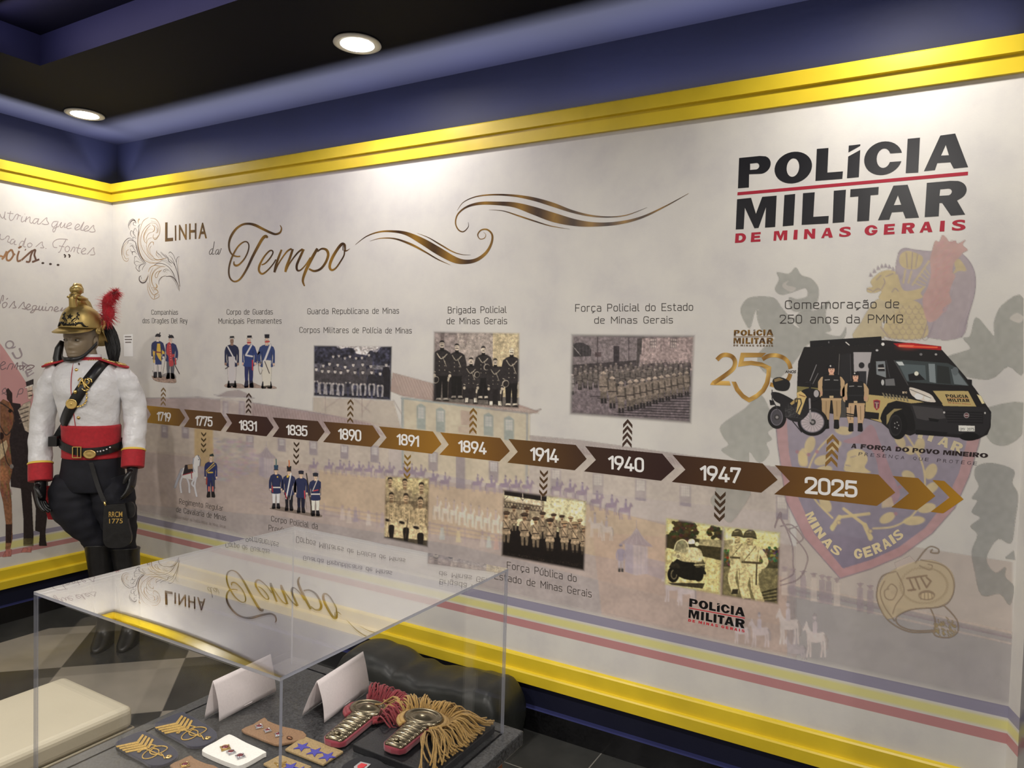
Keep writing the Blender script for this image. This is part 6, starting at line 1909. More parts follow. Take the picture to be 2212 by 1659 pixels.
P.ell(1675,852,26,26,(150,146,146)); P.ell(1675,852,19,19,(90,44,48)); P.line([(1662,852),(1688,852)],9,(190,180,180)); P.poly([(1320,875),(1420,890),(1410,915),(1330,905)],(14,14,16)); P.ell(1467,825,10,10,(190,188,186)); P.ell(1848,830,8,10,(190,188,186))
P.poly([(1600,945),(1753,950),(1753,1003),(1603,1000)],(226,222,216))
P.poly([(890,920),(900,800),(960,745),(1050,730),(1150,780),(1190,900),(1170,1000)],(20,19,21), sm=3); P.poly([(930,940),(930,850),(1000,790),(1080,790),(1000,820),(955,900)],(150,136,96)); P.ell(1035,945,88,130,(14,14,16)); P.ell(1010,945,62,100,(40,39,42)); P.ell(1015,945,50,84,(24,23,26))
for k in range(5):
    P.ell(1022 + 20 * math.cos(k * 1.26),945 + 30 * math.sin(k * 1.26),5,6,(170,168,168))
P.ell(1700,1050,90,38,(14,14,16)); P.poly([(1200,985),(1500,1010),(1480,1050),(1200,1030)],(16,15,18))
P.line([(275,380),(215,530)],6,(150,148,150)); P.line([(290,460),(240,560)],5,(130,128,130))
P.poly([(806,712),(838,705),(870,715),(862,780),(836,806),(812,775)],(166,44,54)); P.poly([(814,720),(838,714),(861,722),(855,775),(836,796),(818,770)],(110,60,76)); P.line([(820,735),(856,738)],5,(214,196,170)); P.line([(838,745),(838,785)],9,(206,180,150))
van = P.build('van_figure', e, off=.0012)
van['label'] = 'black and tan van with lit red light bar'
v = Vec(off=.0015)
logoF = homography(LOGO_SRC, Z(*VZ, [(1475,655),(1682,660),(1712,742),(1508,738)]))
for pts, holes in LOGO_BLACK:
    v.poly(logoF(pts),(40,32,30),[logoF(h_) for h_ in holes])
v.poly(logoF(LOGO_LINE),(170,60,50))
for ch, x0, x1 in LOGO_SMALL:
    bold(v, ch, logoF([(x0,930),(x1,925),(x1,1010),(x0,1010)]),(170,70,60))
v.build('bonnet_lettering', M_INK, van)
v = Vec(off=.0015)
xs = [1615,1638,1661,1690,1708,1726,1736]
for k, ch in enumerate('QMV 2075'):
    if ch == ' ':
        continue
    x = 1613 + k * 17
    fit(v, ch, Z(*VZ, [(x, 968),(x + 14,968),(x + 14,995),(x, 994)]),(40,38,40),.0)
v.build('number_plate', M_INK, van)
v = Vec(off=.0015)
for k, ch in enumerate('190'):
    fit(v, ch, Z(*VZ, [(1078 + k * 15,628),(1090 + k * 15,630),(1090 + k * 15,650),(1078 + k * 15,648)]),(220,200,170),0)
v.build('side_number', M_INK, van)
def officer_fig(x, yf, h, female):
    P = Paint(x - 125, yf - h - 20, x + 125, yf + 12,.7, VZ)
    kh = (186,158,122)
    def q(pts): return [(x + a * h, yf - b * h) for a, b in pts]
    for s_ in (-1,1):
        P.poly(q([(s_ * .01,.46),(s_ * .15,.46),(s_ * .145,.25),(s_ * .115,.12),(s_ * .035,.12),(s_ * .03,.26)]),(172,146,110) if not female else (190,160,128))
        P.poly(q([(s_ * .04,.145),(s_ * .11,.145),(s_ * .12,.02),(s_ * .10,0),(s_ * .035,.01)]),(22,21,23))
        P.line(q([(s_ * .08,.42),(s_ * .085,.2)]), h * .012,(140,116,86))
        P.line(q([(s_ * .13,.76),(s_ * .185,.66),(s_ * .165,.53)]), h * .085, kh, sm=5)
        P.line(q([(s_ * .17,.56),(s_ * .10,.50)]), h * .05,(190,150,124))
    P.poly(q([(-.16,.52),(.16,.52),(.155,.44),(-.155,.44)]), kh)
    P.poly(q([(-.05,.835),(.05,.835),(.13,.80),(.135,.55),(.12,.49),(-.12,.49),(-.135,.55),(-.13,.80)]),(26,26,28), sm=3)
    P.line(q([(-.10,.75),(-.03,.755)]), h * .014,(150,148,146)); P.line(q([(.04,.75),(.10,.748)]), h * .014,(140,138,136)); P.line(q([(-.12,.60),(.12,.60)]), h * .02,(40,40,43))
    P.line(q([(-.15,.49),(.15,.49)]), h * .034,(34,32,34)); P.poly(q([(-.03,.51),(.03,.51),(.03,.475),(-.03,.475)]),(190,168,130))
    if female:
        P.line(q([(-.15,.30),(-.03,.28)]), h * .022,(30,28,30)); P.line(q([(-.15,.265),(-.03,.25)]), h * .018,(30,28,30)); P.poly(q([(-.17,.52),(-.11,.52),(-.12,.40),(-.17,.41)]),(26,25,27))
    P.poly(q([(-.03,.87),(.03,.87),(.04,.825),(-.04,.825)]),(196,150,124)); P.ell(*q([(0,.905)])[0], h * .048, h * .062,(222,176,150))
    P.poly(q([(-.055,.93),(-.06,.965),(-.02,.99),(.03,.985),(.062,.955),(.05,.93)]),(26,25,30), sm=3); P.ell(*q([(-.015,.965)])[0], h * .012, h * .014,(210,206,200))
    if female:
        P.line(q([(-.052,.93),(-.05,.87)]), h * .014,(60,40,30)); P.line(q([(.052,.93),(.05,.87)]), h * .014,(60,40,30))
    for s_ in (-1,1):
        P.ell(*q([(s_ * .02,.912)])[0], h * .009, h * .005,(60,46,40))
    P.line(q([(-.014,.875),(.014,.875)]), h * .008,(170,90,84)); P.line(q([(.0,.905),(.004,.89)]), h * .008,(190,140,116))
    o = P.build('person_figure', e, off=.0016)
    o['label'] = 'woman officer in black vest and cap with thigh holster' if female else 'man officer in black vest and cap, hands behind back'
officer_fig(415,980,610, False)
officer_fig(640,1005,565, True)
P = Paint(-190,400,400,1050,.8, VZ)
MZ = lambda pts: [((a / 5.185 + 1500 - 1700) * 4.32,(b / 5.185 + 640 - 700) * 4.32) for a, b in pts]
k_ = 4.32 / 5.185
for (cx, cy, rx, ry) in ((925,1355,104,128),(1325,1410,168,152)):
    c = MZ([(cx, cy)])[0]
    P.ell(c[0], c[1], rx * k_, ry * k_, (24,23,25)); P.ell(c[0] - 3, c[1],(rx - 34) * k_, (ry - 34) * k_, (110,106,116)); P.ell(c[0] - 3, c[1],(rx - 44) * k_, (ry - 44) * k_, (178,168,172) if rx > 120 else (70,68,74))
    for j in range(18):
        a_ = 2 * PI * j / 18
        P.line([(c[0], c[1]),(c[0] + (rx - 40) * k_ * math.cos(a_), c[1] + (ry - 40) * k_ * math.sin(a_))],3,(90,88,92),.8)
    P.ell(c[0], c[1],34 * k_, 34 * k_, (60,58,60)); P.ell(c[0], c[1],16 * k_, 16 * k_, (140,136,136))
P.poly(MZ([(860,1080),(950,1080),(1090,1150),(1110,1180),(1030,1230),(950,1200),(890,1160)]),(30,29,32), sm=3)
P.poly(MZ([(980,1100),(1040,1180),(1240,1180),(1280,1300),(1180,1400),(1080,1390),(1000,1330),(960,1230)]),(34,33,36), sm=3)
for j in range(40):
    P.line(MZ([(1000 + 220 * rng.random(),1200 + 160 * rng.random()),(1010 + 220 * rng.random(),1210 + 160 * rng.random())]),4,(60 + 80 * rng.random(),) * 3,.35)
P.poly(MZ([(1145,1080),(1190,1062),(1280,1108),(1250,1140),(1180,1330),(1140,1300),(1160,1180)]),(204,178,118)); P.poly(MZ([(1070,1200),(1150,1130),(1150,1180),(1090,1220)]),(170,146,92))
P.line(MZ([(1175,1105),(1240,1125)]),9,(130,90,60)); P.poly(MZ([(1200,1060),(1290,1030),(1400,1060),(1390,1150),(1300,1180),(1240,1100)]),(26,25,28), sm=3); P.ell(*MZ([(1365,1090)])[0],24,34,(170,166,168)); P.line(MZ([(1240,965),(1300,960),(1330,1000)]),14,(40,38,42)); P.line(MZ([(1300,960),(1290,1060)]),18,(30,29,32))
P.line(MZ([(1290,1150),(1300,1400)]),18,(150,146,148)); P.poly(MZ([(1180,1330),(1300,1270),(1440,1290),(1400,1270),(1330,1240)]),(36,35,38))
P.line(MZ([(1120,1290),(1130,1150),(1190,1150),(1200,1200),(1140,1330)]),10,(44,42,46)); P.line(MZ([(870,1050),(870,1150),(940,1280)]),8,(60,58,62)); P.line(MZ([(1100,1400),(1200,1520)]),8,(40,38,42))
P.poly(MZ([(880,930),(960,905),(1060,950),(1065,1020),(1020,1060),(920,1050),(885,1000)]),(28,27,30), sm=3); P.poly(MZ([(890,930),(950,912),(1000,935),(900,960)]),(130,110,74)); P.poly(MZ([(840,1160),(890,1170),(900,1215),(850,1220)]),(28,27,30))
o = P.build('motorcycle_figure', e, off=.0019)
o['label'] = 'black and tan motorcycle with rear case'
# --- left wall: handwriting, striped flag corner with capitals, horse and rider
v = Vec('left', .0012)
lz = lambda pts: Z(0,400,5.183, pts)
def hand(v, strokes, w, col):
    for st in strokes:
        v.pen(lz(st), w, col, 6)
GRY2 = (168,156,156)
H1 = [[(0,320),(10,350),(30,370),(48,345),(58,295),(50,365),(70,385)],[(120,290),(105,360),(120,395),(150,380)],[(80,312),(150,318)],[(150,380),(180,330),(205,332),(190,385)],[(205,335),(235,345)],[(250,350),(238,395),(250,412),(275,395)],[(275,322),(280,326)],
      [(280,405),(300,350),(285,412)],[(290,390),(335,355),(335,410),(355,425),(375,400)],[(430,380),(395,375),(370,410),(385,430),(420,400),(435,375),(420,430),(445,435)],[(445,435),(520,365),(525,395),(545,430),(510,440),(470,430)],
      [(640,405),(600,410),(580,445),(600,470),(640,430),(650,405),(620,500),(600,525),(595,490),(660,460)],[(660,455),(690,415),(675,460),(690,475),(715,450),(730,425),(720,470),(745,470)],[(745,465),(800,440),(785,420),(750,450),(755,485),(800,480)],
      [(835,490),(890,455),(870,435),(840,470),(850,500),(890,490)],[(890,495),(940,410),(920,460),(905,500),(935,505)],[(935,505),(990,470),(970,455),(940,490),(955,515),(990,505)],[(985,515),(1045,450),(1050,480),(1065,515),(1035,525),(1000,520)]]
H2 = [[(5,545),(0,590),(20,610),(50,600)],[(55,600),(80,570),(105,580),(85,630),(110,640)],[(160,605),(130,610),(115,650),(140,655),(170,620),(160,660),(185,665)],[(270,630),(240,630),(215,675),(245,685),(290,590),(265,680),(290,690)],[(340,645),(310,660),(315,690),(345,690),(360,665),(340,645)],[(400,690),(470,635),(475,670),(490,700),(450,700)],[(510,705),(518,712)],
      [(640,700),(600,690),(595,640),(650,605),(740,605),(760,615)],[(740,610),(700,680),(670,745),(650,750)],[(660,680),(720,690)],[(760,680),(730,700),(735,740),(765,740),(780,705),(760,680)],[(790,745),(820,695),(840,705),(825,750)],[(890,660),(865,740),(885,765)],[(850,700),(905,710)],[(905,755),(960,720),(940,705),(910,740),(925,770),(965,765)],[(975,775),(1045,700),(1050,735),(1060,775),(1010,780)]]
hand(v, H1,1.5, GRY2)
tag(v.build('handwritten_line', M_INK), 'upper grey handwritten line on the left wall under the yellow moulding', 'lettering', 'handwritten quotation on the left wall')
v = Vec('left', .0012)
hand(v, H2,1.5, GRY2)
tag(v.build('handwritten_line', M_INK), 'second grey handwritten line on the left wall, ending in Fortes', 'lettering', 'handwritten quotation on the left wall')
v = Vec('left', .0014)
for st in ([(0,790),(40,800),(60,770),(75,740),(50,800),(20,830)],[(130,720),(85,760),(75,830),(110,840),(150,780),(130,720)],[(150,780),(170,770)],[(215,735),(195,800),(200,850),(235,840)],[(205,705),(240,685)],[(240,840),(360,735),(345,790),(330,855),(290,855)],[(280,720),(290,725)],[(360,740),(395,725),(385,780),(400,840),(360,860),(440,830)]):
    v.pen(lz(st),4.0, lerp_col((176,132,90),(92,68,60),0,84),6)
o = tag(v.build('handwritten_line', M_INK), 'large brown handwritten word with three dots and closing quote on the left wall', 'lettering', 'handwritten quotation on the left wall')
for x, y in ((480,872),(565,883),(650,893)):
    v = Vec('left', .0014)
    v.poly(lz(arc((x, y),(16,0),(0,12),0,345,14)),(70,58,54)).build('dot', M_INK, o)
for x in (715,765):
    v = Vec('left', .0014)
    v.pen(lz([(x, 775),(x + 18,790),(x + 8,810)]),3,(70,58,54),5).build('quote_mark', M_INK, o)
v = Vec('left', .0012)
hand(v, [[(0,1330),(25,1240),(40,1245),(30,1300)],[(60,1310),(30,1330),(35,1370),(65,1360),(80,1325),(60,1310)],[(70,1280),(90,1265)],[(100,1375),(160,1300),(160,1340),(180,1370),(140,1375)],[(205,1380),(265,1310),(270,1350),(290,1385),(245,1380)],[(290,1385),(340,1350),(320,1330),(295,1365),(310,1395),(345,1385)],
         [(410,1350),(375,1350),(360,1385),(385,1395),(415,1355),(375,1420),(340,1425),(370,1400),(430,1390)],[(430,1385),(445,1350),(435,1395),(460,1395),(480,1355),(475,1400),(500,1395)],[(505,1390),(515,1360),(510,1400),(540,1400)],[(520,1325),(526,1330)],[(540,1405),(560,1365),(590,1370),(575,1410)],[(600,1405),(650,1380),(630,1360),(605,1395),(625,1415),(660,1405)],[(670,1410),(700,1370),(690,1410),(740,1375),(730,1410),(770,1380)]],1.8,(150,138,138))
tag(v.build('handwritten_line', M_INK), 'grey handwritten line running behind the brass helmet on the left wall', 'lettering', 'handwritten quotation on the left wall')
v = Vec('left', .0012)
l5 = lambda pts: Z(0,580,5.267, pts)
v.poly(l5([(0,850),(60,930),(180,1110),(300,1300),(380,1430),(380,1659),(0,1659)]),(200,150,150))
tag(v.build('flag_triangle', M_INK, alpha=.8), 'faded pink triangle on the left wall behind the horse', 'flag')
e2 = empty('flag_lettering', Vector(wall_points([l5([(180,1045)])[0]],.0, 'left')[0]))
tag(e2, 'grey capitals slanting down the edge of the pink triangle', 'lettering')
for ch, q in (('Q', [(40,850),(130,800),(190,890),(95,950)]),('U', [(130,960),(230,900),(270,1000),(180,1045)]),('A', [(215,1090),(290,1030),(340,1110),(260,1170)]),('E', [(280,1170),(350,1120),(390,1190),(310,1240)])):
    v = Vec('left', .0016)
    fit(v, ch, [l5([p_])[0] for p_ in q],(150,140,144),.01).build('capital', M_INK, e2)
v = Vec('left', .0016)
for st in ([(10,1110),(60,1080),(40,1060),(5,1100),(20,1150),(70,1130)],[(80,1150),(110,1090),(150,1090),(130,1150)],[(160,1130),(200,1070),(190,1150)],[(190,1110),(280,1110),(230,1150),(230,1100)],[(290,1140),(330,1100),(390,1110),(340,1150),(300,1150)]):
    v.pen(l5(st),1.9,(120,100,104),6)
o = tag(v.build('handwritten_line', M_INK), 'faint handwritten word crossing the pink triangle by the mannequin shoulder', 'lettering', 'handwritten quotation on the left wall')
for st in ([(20,1430),(70,1400),(60,1360),(25,1400),(80,1440)],[(190,1470),(220,1380),(260,1370),(250,1420),(205,1430)]):
    v = Vec('left', .0016)
    v.pen(l5(st),1.9,(120,100,104),6).build('letter', M_INK, o)
P = Paint(0,815,132,1215,.9)
hq = lambda pts: Z(0,680,2.9615, pts)
P.poly(hq([(60,560),(130,570),(160,700),(200,760),(215,900),(215,1060),(205,1130),(170,1140),(130,1110),(70,1100),(60,900)]),(40,34,36))
P.poly(hq([(130,1060),(215,1040),(305,1010),(310,1220),(290,1390),(295,1460),(250,1470),(255,1390),(225,1380),(230,1240),(200,1120),(215,1420),(205,1470),(150,1470),(150,1300)]),(36,30,32))
P.poly(hq([(0,560),(20,540),(60,560),(85,600),(95,680),(70,740),(60,800),(70,900),(80,990),(60,1080),(75,1200),(78,1330),(80,1430),(65,1500),(35,1500),(38,1340),(20,1200),(0,1120)]),(118,82,60))
for k in range(60):
    x_, y_ = 70 * rng.random(),560 + 620 * rng.random()
    P.line(hq([(x_, y_),(x_ + 6, y_ + 30)]),3,(70 + 90 * rng.random(),52 + 60 * rng.random(),40 + 40 * rng.random()),.35)
P.poly(hq([(0,830),(40,800),(50,840),(30,900),(0,930)]),(176,158,128)); P.poly(hq([(36,1340),(78,1340),(72,1460),(38,1460)]),(44,32,30)); P.poly(hq([(40,480),(52,468),(78,500),(80,580),(45,540)]),(44,34,34))
P.line(hq([(0,560),(60,600),(90,640),(80,720),(40,770),(0,710)]),2.4,(50,40,38), sm=5); P.line(hq([(10,780),(40,930),(75,980)]),1.8,(40,34,34), sm=5); P.ell(*hq([(75,970)])[0],4,5,(120,116,112)); P.ell(*hq([(8,775)])[0],6,8,(40,26,24)); P.ell(*hq([(65,615)])[0],4,4,(30,22,20)); P.ell(*hq([(20,1020)])[0],12,18,(170,116,80),.6, soft=6)
P.poly(hq([(40,1500),(75,1500),(72,1545),(15,1550)]),(150,96,90)); P.poly(hq([(150,1490),(205,1490),(200,1520),(135,1520)]),(150,96,90)); P.poly(hq([(250,1450),(295,1450),(300,1478),(250,1478)]),(34,30,30)); P.poly(hq([(150,1430),(215,1430),(215,1480),(150,1480)]),(90,84,50),.6)
P.poly(hq([(115,610),(150,570),(195,550),(195,760),(160,740),(140,680)]),(176,164,148))
for k in range(4):
    P.line(hq([(125,610 + k * 28),(180,590 + k * 28)]),2.4,(90,80,74))
P.poly(hq([(170,450),(200,430),(210,480),(200,540),(180,540)]),(196,176,160)); P.poly(hq([(165,430),(215,410),(215,450),(170,460)]),(50,44,46)); P.line(hq([(165,465),(210,450)]),3,(210,204,196)); P.line(hq([(180,490),(205,485)]),2,(60,50,46)); P.line(hq([(185,520),(205,515)]),2.4,(50,40,38))
P.noise(.15,3,4)
tag(P.build('horse_print', wall='left', off=.0018), 'printed brown horse with a capped rider beside the mannequin', 'picture')
v = Vec(off=.0012)
v.poly([(267,723),(287,722),(287.5,770),(268,770)],(246,240,232))
for k, (a_, b_) in enumerate(((269.5,283.5),(269.5,285),(270.5,283.5))):
    v.stroke([(a_, 727.5 + k * 6),(b_, 727.3 + k * 6)],2.6,(120,112,110))
tag(v.build('notice_label', M_INK), 'small white notice slip on the wall beside the mannequin shoulder', 'notice')
# ---------------------------------------------------------------- display case with insignia
def acrylic(name, tint, edge=False, power=2.0):
    m = bpy.data.materials.new(name)
    m.use_nodes = True
    nt = m.node_tree
    N, L = nt.nodes, nt.links
    N.remove(N['Principled BSDF'])
    tr = N.new('ShaderNodeBsdfTransparent')
    tr.inputs['Color'].default_value = tint
    gl = N.new('ShaderNodeBsdfGlossy')
    gl.inputs['Roughness'].default_value = .0 if not edge else .15
    gl.inputs['Color'].default_value = (1,1,1,1)
    lw = N.new('ShaderNodeLayerWeight')         # reflects more the flatter one looks along the sheet
    lw.inputs['Blend'].default_value = .5
    fr = N.new('ShaderNodeMath')
    fr.operation = 'POWER'
    L.new(lw.outputs['Facing'], fr.inputs[0])
    fr.inputs[1].default_value = power
    mx = N.new('ShaderNodeMixShader')
    L.new(fr.outputs[0], mx.inputs[0])
    L.new(tr.outputs[0], mx.inputs[1])
    L.new(gl.outputs[0], mx.inputs[2])
    out = mx
    if edge:
        df = N.new('ShaderNodeBsdfDiffuse')
        df.inputs['Color'].default_value = (.30,.31,.36,1)
        m2 = N.new('ShaderNodeMixShader')
        m2.inputs[0].default_value = .5
        L.new(mx.outputs[0], m2.inputs[1])
        L.new(df.outputs[0], m2.inputs[2])
        out = m2
    L.new(out.outputs[0], N['Material Output'].inputs['Surface'])
    return m
M_ACR = acrylic('clear_acrylic', (.985,.985,.985,1))
M_ACR_SIDE = acrylic('clear_acrylic_side', (.985,.985,.985,1), False, 4.2)
M_EDGE = acrylic('polished_acrylic_edge', (.75,.76,.82,1), True)
KX0, KX1, KY0, KY1, KZ0, KZ1 = 3.205,3.810,-2.050,-1.458,.833,1.172
TK = .005
case = empty('acrylic_cover', ((KX0 + KX1) / 2,(KY0 + KY1) / 2, KZ0))
tag(case, 'clear acrylic box cover standing on the dark stone top, mirroring the wall lettering', 'display case')
def kpart(name, x0, x1, y0, y1, z0, z1, wide):
    """sheet whose two broad faces are clear and whose narrow faces show as edges"""
    b = MB()
    b.box(x0, x1, y0, y1, z0, z1)
    ax = {'z': (0,1), 'y': (2,3), 'x': (4,5)}[wide]
    b.m = [0 if i in ax else 1 for i in range(6)]
    o = b.build(name, [M_ACR_SIDE, M_EDGE], case)
    o.location = -case.location
    return o
SAG = -.0019                     # the top sheet bulges a little
NG = 24
vs, fs, fm = [],[],[]
for dz in (.0,-TK):
    for j in range(NG + 1):
        for i in range(NG + 1):
            u, v = 2 * i / NG - 1,2 * j / NG - 1
            vs.append((KX0 + (KX1 - KX0) * i / NG, KY0 + (KY1 - KY0) * j / NG, KZ1 + dz - SAG * (1 - u * u) * (1 - v * v)))
q_ = (NG + 1) ** 2
for j in range(NG):
    for i in range(NG):
        a = j * (NG + 1) + i
        fs += [(a, a + 1, a + NG + 2, a + NG + 1),(q_ + a, q_ + a + NG + 1, q_ + a + NG + 2, q_ + a + 1)]
        fm += [0,0]
per = [i for i in range(NG)] + [j * (NG + 1) + NG for j in range(NG)] + [NG * (NG + 1) + NG - i for i in range(NG)] + [(NG - j) * (NG + 1) for j in range(NG)]
for k in range(len(per)):
    a, b_ = per[k], per[(k + 1) % len(per)]
    i0 = len(vs)
    vs += [vs[a], vs[q_ + a], vs[q_ + b_], vs[b_]]
    fs.append((i0, i0 + 1, i0 + 2, i0 + 3))
    fm.append(1)
o = obj('top_panel', vs, fs, [M_ACR, M_EDGE], case, False, fm)
o.data.polygons.foreach_set('use_smooth', [m_ == 0 for m_ in fm])
o.location = -case.location
kpart('side_panel', KX0, KX1, KY0, KY0 + TK, KZ0, KZ1 - TK - .0002, 'y')
kpart('side_panel', KX0, KX1, KY1 - TK, KY1, KZ0, KZ1 - TK - .0002, 'y')
kpart('side_panel', KX1 - TK, KX1, KY0 + TK + .0002, KY1 - TK - .0002, KZ0, KZ1 - TK - .0002, 'x')
kpart('side_panel', KX0, KX0 + TK, KY0 + TK + .0002, KY1 - TK - .0002, KZ0, KZ1 - TK - .0002, 'x')
M_GRAN = mat('speckled_dark_granite', (.035,.036,.038,1),.3, noise=(260,.75))
M_WOOD = mat('reddish_brown_wood', (.17,.052,.018,1),.38, noise=(14,.35))
cab = empty('display_pedestal', ((KX0 + KX1) / 2,(KY0 + KY1) / 2,0))
tag(cab, 'brown wooden pedestal with a dark speckled stone top carrying the acrylic box', 'pedestal')
def child(o, par):
    o.parent = par
    o.location = -par.location
    return o
bevel(child(MB().box(KX0 - .03, KX1 + .03, KY0 - .03, KY1 + .03, KZ0 - .03, KZ0).build('stone_top', M_GRAN), cab),.003)
b = MB()
b.box(KX0, KX1, KY0, KY1,.06, KZ0 - .0302)
b.box(KX0 + .02, KX1 - .02, KY0 + .02, KY1 - .02,0,.0598)
bevel(child(b.build('cabinet_body', M_WOOD), cab),.003)
for k in range(2):
    ya, yb = KY0 + .03 + k * .28, KY0 + .27 + k * .28
    d = MB()
    d.box(KX1 + .0002, KX1 + .012, ya, yb, .12, KZ0 - .07)
    d.box(KX1 + .0122, KX1 + .017, ya + .04, yb - .04,.17, KZ0 - .11)
    bevel(child(d.build('door_panel', M_WOOD), cab),.003)
    xa, xb = KX0 + .03 + k * .285, KX0 + .275 + k * .285
    d = MB()
    d.box(xa, xb, KY0 - .012, KY0 - .0002,.12, KZ0 - .07)
    d.box(xa + .04, xb - .04, KY0 - .017, KY0 - .0122,.17, KZ0 - .11)
    bevel(child(d.build('door_panel', M_WOOD), cab),.003)

ZT = KZ0 + .0008
za = lambda *p: tuple(on_level(220 + p[0] / 5.267,1420 + p[1] / 5.267, ZT + (p[2] if len(p) > 2 else 0)))
zb = lambda *p: tuple(on_level(600 + p[0] / 4.096,1420 + p[1] / 4.096, ZT + (p[2] if len(p) > 2 else 0)))
M_NAVYCLOTH = mat('navy_felt', (.010,.012,.035,1),.9, noise=(300,.3), sheen=.3)
M_GOLDCLOTH = mat('gold_braid', (.62,.40,.10,1),.42, metal=.35, noise=(500,.35), bump=(900,.4))
M_BRASS = mat('polished_brass', (.72,.52,.20,1),.28, metal=1.0, noise=(20,.15))
M_SILVER = mat('silver_badge_metal', (.66,.66,.70,1),.25, metal=1.0)
M_GARNET = mat('dark_red_enamel', (.12,.012,.02,1),.2)
M_TANCLOTH = mat('brown_cloth', (.23,.135,.075,1),.9, noise=(400,.2))
M_KHAKI = mat('khaki_cloth', (.30,.215,.105,1),.9, noise=(400,.2))
M_WHITECLOTH = mat('white_cloth', (.72,.70,.66,1),.85, noise=(300,.06))
M_BLUETHREAD = mat('blue_embroidery', (.055,.05,.30,1),.6, noise=(900,.3))
M_CARD = mat('white_card', (.66,.60,.60,1),.7, noise=(250,.04))
M_BLACKCLOTH = mat('black_cloth', (.012,.012,.015,1),.9, noise=(300,.3))
M_REDCLOTH = mat('dark_red_velvet', (.19,.012,.028,1),.8, sheen=.4)

def slab(name, pts, z0, z1, m, parent=None, bev=.0012, sm=0):
    """flat piece whose outline is given in metres"""
    p = [(q[0], q[1]) for q in pts]
    if sm:
        p = [tuple(q) for q in smooth(p, True, sm)]
    ar = sum(p[i - 1][0] * p[i][1] - p[i][0] * p[i - 1][1] for i in range(len(p)))
    if ar < 0:
        p = p[::-1]
    o = MB().prism(p, z0, z1).build(name, m)
    if bev:
        bevel(o, bev)
    if parent is not None:
        child(o, parent)
    return o
def thing(name, pts, label, cat, group=None):
    c = np.mean(np.array([q[:2] for q in pts]),0)
    e = empty(name, (float(c[0]), float(c[1]), ZT))
    return tag(e, label, cat, group)
def cord(name, pts, r, m, parent, n=6, sm=6):
    p = smooth(pts, False, sm)
    return child(MB().tube([tuple(q) for q in p], r, n).build(name, m, None, True), parent)
def knot_slip(O, lab, dx, dy):
    """navy slip with gold chevron braids, knotted cord and round button; dx,dy move the tracing"""
    A = lambda x, y, z=.0: za(x + dx, y + dy, z)
    out = [A(600,800), A(680,740), A(890,655), A(960,670), A(1180,790), A(1300,880), A(1295,960), A(1160,1035), A(1000,1045), A(900,990), A(700,880)]
    e = thing('rank_slip', out, lab, 'insignia', 'navy rank slips with gold chevrons')
    slab('cloth', out, ZT, ZT + .006, M_NAVYCLOTH, e, .002,4)
    t = .0064
    for k in range(4):
        o1, o2 = k * 26, k * 26
        c = [A(605 + k * 32,795 + k * 20, t), A(850 + k * 34,750 + k * 18, t), A(905 + k * 38,668 + k * 16, t)]
        w_ = 18
        pts = [A(605 + k * 34,800 + k * 20, t), A(840 + k * 40,748 + k * 19, t), A(905 + k * 36,664 + k * 17, t), A(928 + k * 36,674 + k * 17, t), A(866 + k * 40,766 + k * 19, t), A(618 + k * 34,814 + k * 20, t)]
        slab('braid_stripe', pts, ZT + t, ZT + t + .0014, M_GOLDCLOTH, e, .0004)
    for st in ([(1130,905),(1050,870),(960,830),(980,780),(1060,790),(1040,800),(960,850),(910,900),(920,935),(1000,930),(1080,885),(1090,840),(1030,825),(990,860),(1030,890),(1120,870),(1190,820),(1150,795),(1060,800),(1000,845),(940,830),(870,850),(850,860),(880,860),(890,845)],
               [(1120,880),(1140,900),(1160,935)]):
        cord('knot_cord', [A(x, y, t + .001 + .0006 * (i % 3)) for i, (x, y) in enumerate(st)],.0011, M_GOLDCLOTH, e)
    c = A(1205,920, t)
    child(MB().lathe([(.006,0),(.0065,.001),(.005,.0024),(.002,.003)],20, Matrix.Translation(c)).build('button', M_BRASS, None, True), e)
    return e
knot_slip(za, 'navy rank slip with gold chevrons, the farther one beside the left paper card', 0,0)
knot_slip(za, 'navy rank slip with gold chevrons, the nearer one at the front left of the case', -445,215)
def diamond_badge(e, c, s, rot, m=M_SILVER, stone=M_GARNET):
    M_ = Matrix.Translation(Vector(c)) @ Matrix.Rotation(rot, 4, 'Z')
    b = MB()
    star = []
    for k in range(8):
        a = PI / 4 * k
        r = s if k % 2 == 0 else s * .62
        star.append((r * math.cos(a), r * math.sin(a)))
    b.prism(star, 0,.0022,2, M_)
    o = child(b.build('badge', m), e)
    bevel(o, .0006)
    q = MB().lathe([(s * .5,.0022),(s * .5,.0034),(s * .25,.0046)],16, M_).build('stone', stone, None, True)
    q.parent = o
    ring = MB().lathe([(s * .62,.0022),(s * .62,.0034),(s * .52,.0036),(s * .52,.0022)],20, M_).build('rim', m, None, True)
    ring.parent = o
out = [za(1145,1095), za(1290,1010), za(1420,935), za(1480,935), za(1640,1020), za(1855,1120), za(1830,1150), za(1600,1275), za(1480,1265), za(1200,1150)]
e = thing('folded_cloth', out, 'folded white cloth holding three jewelled silver badges', 'cloth')
slab('cloth', out, ZT, ZT + .009, M_WHITECLOTH, e, .003,4)
for p, s, r, m_ in (((1405,1035,.0095),.0125,.3, M_BRASS),((1470,1085,.0095),.010,.5, M_SILVER),((1575,1130,.0095),.011,.4, M_SILVER)):
    diamond_badge(e, za(*p), s, r, m_)
out = [za(1585,850), za(1720,790), za(1850,710), za(1890,750), za(2060,815), za(2290,870), za(2310,950), za(2060,1010), za(1960,1015), za(1700,910)]
e = thing('shoulder_tab', out, 'brown shoulder tab carrying three diamond badges and a small stud behind the case edge', 'insignia')
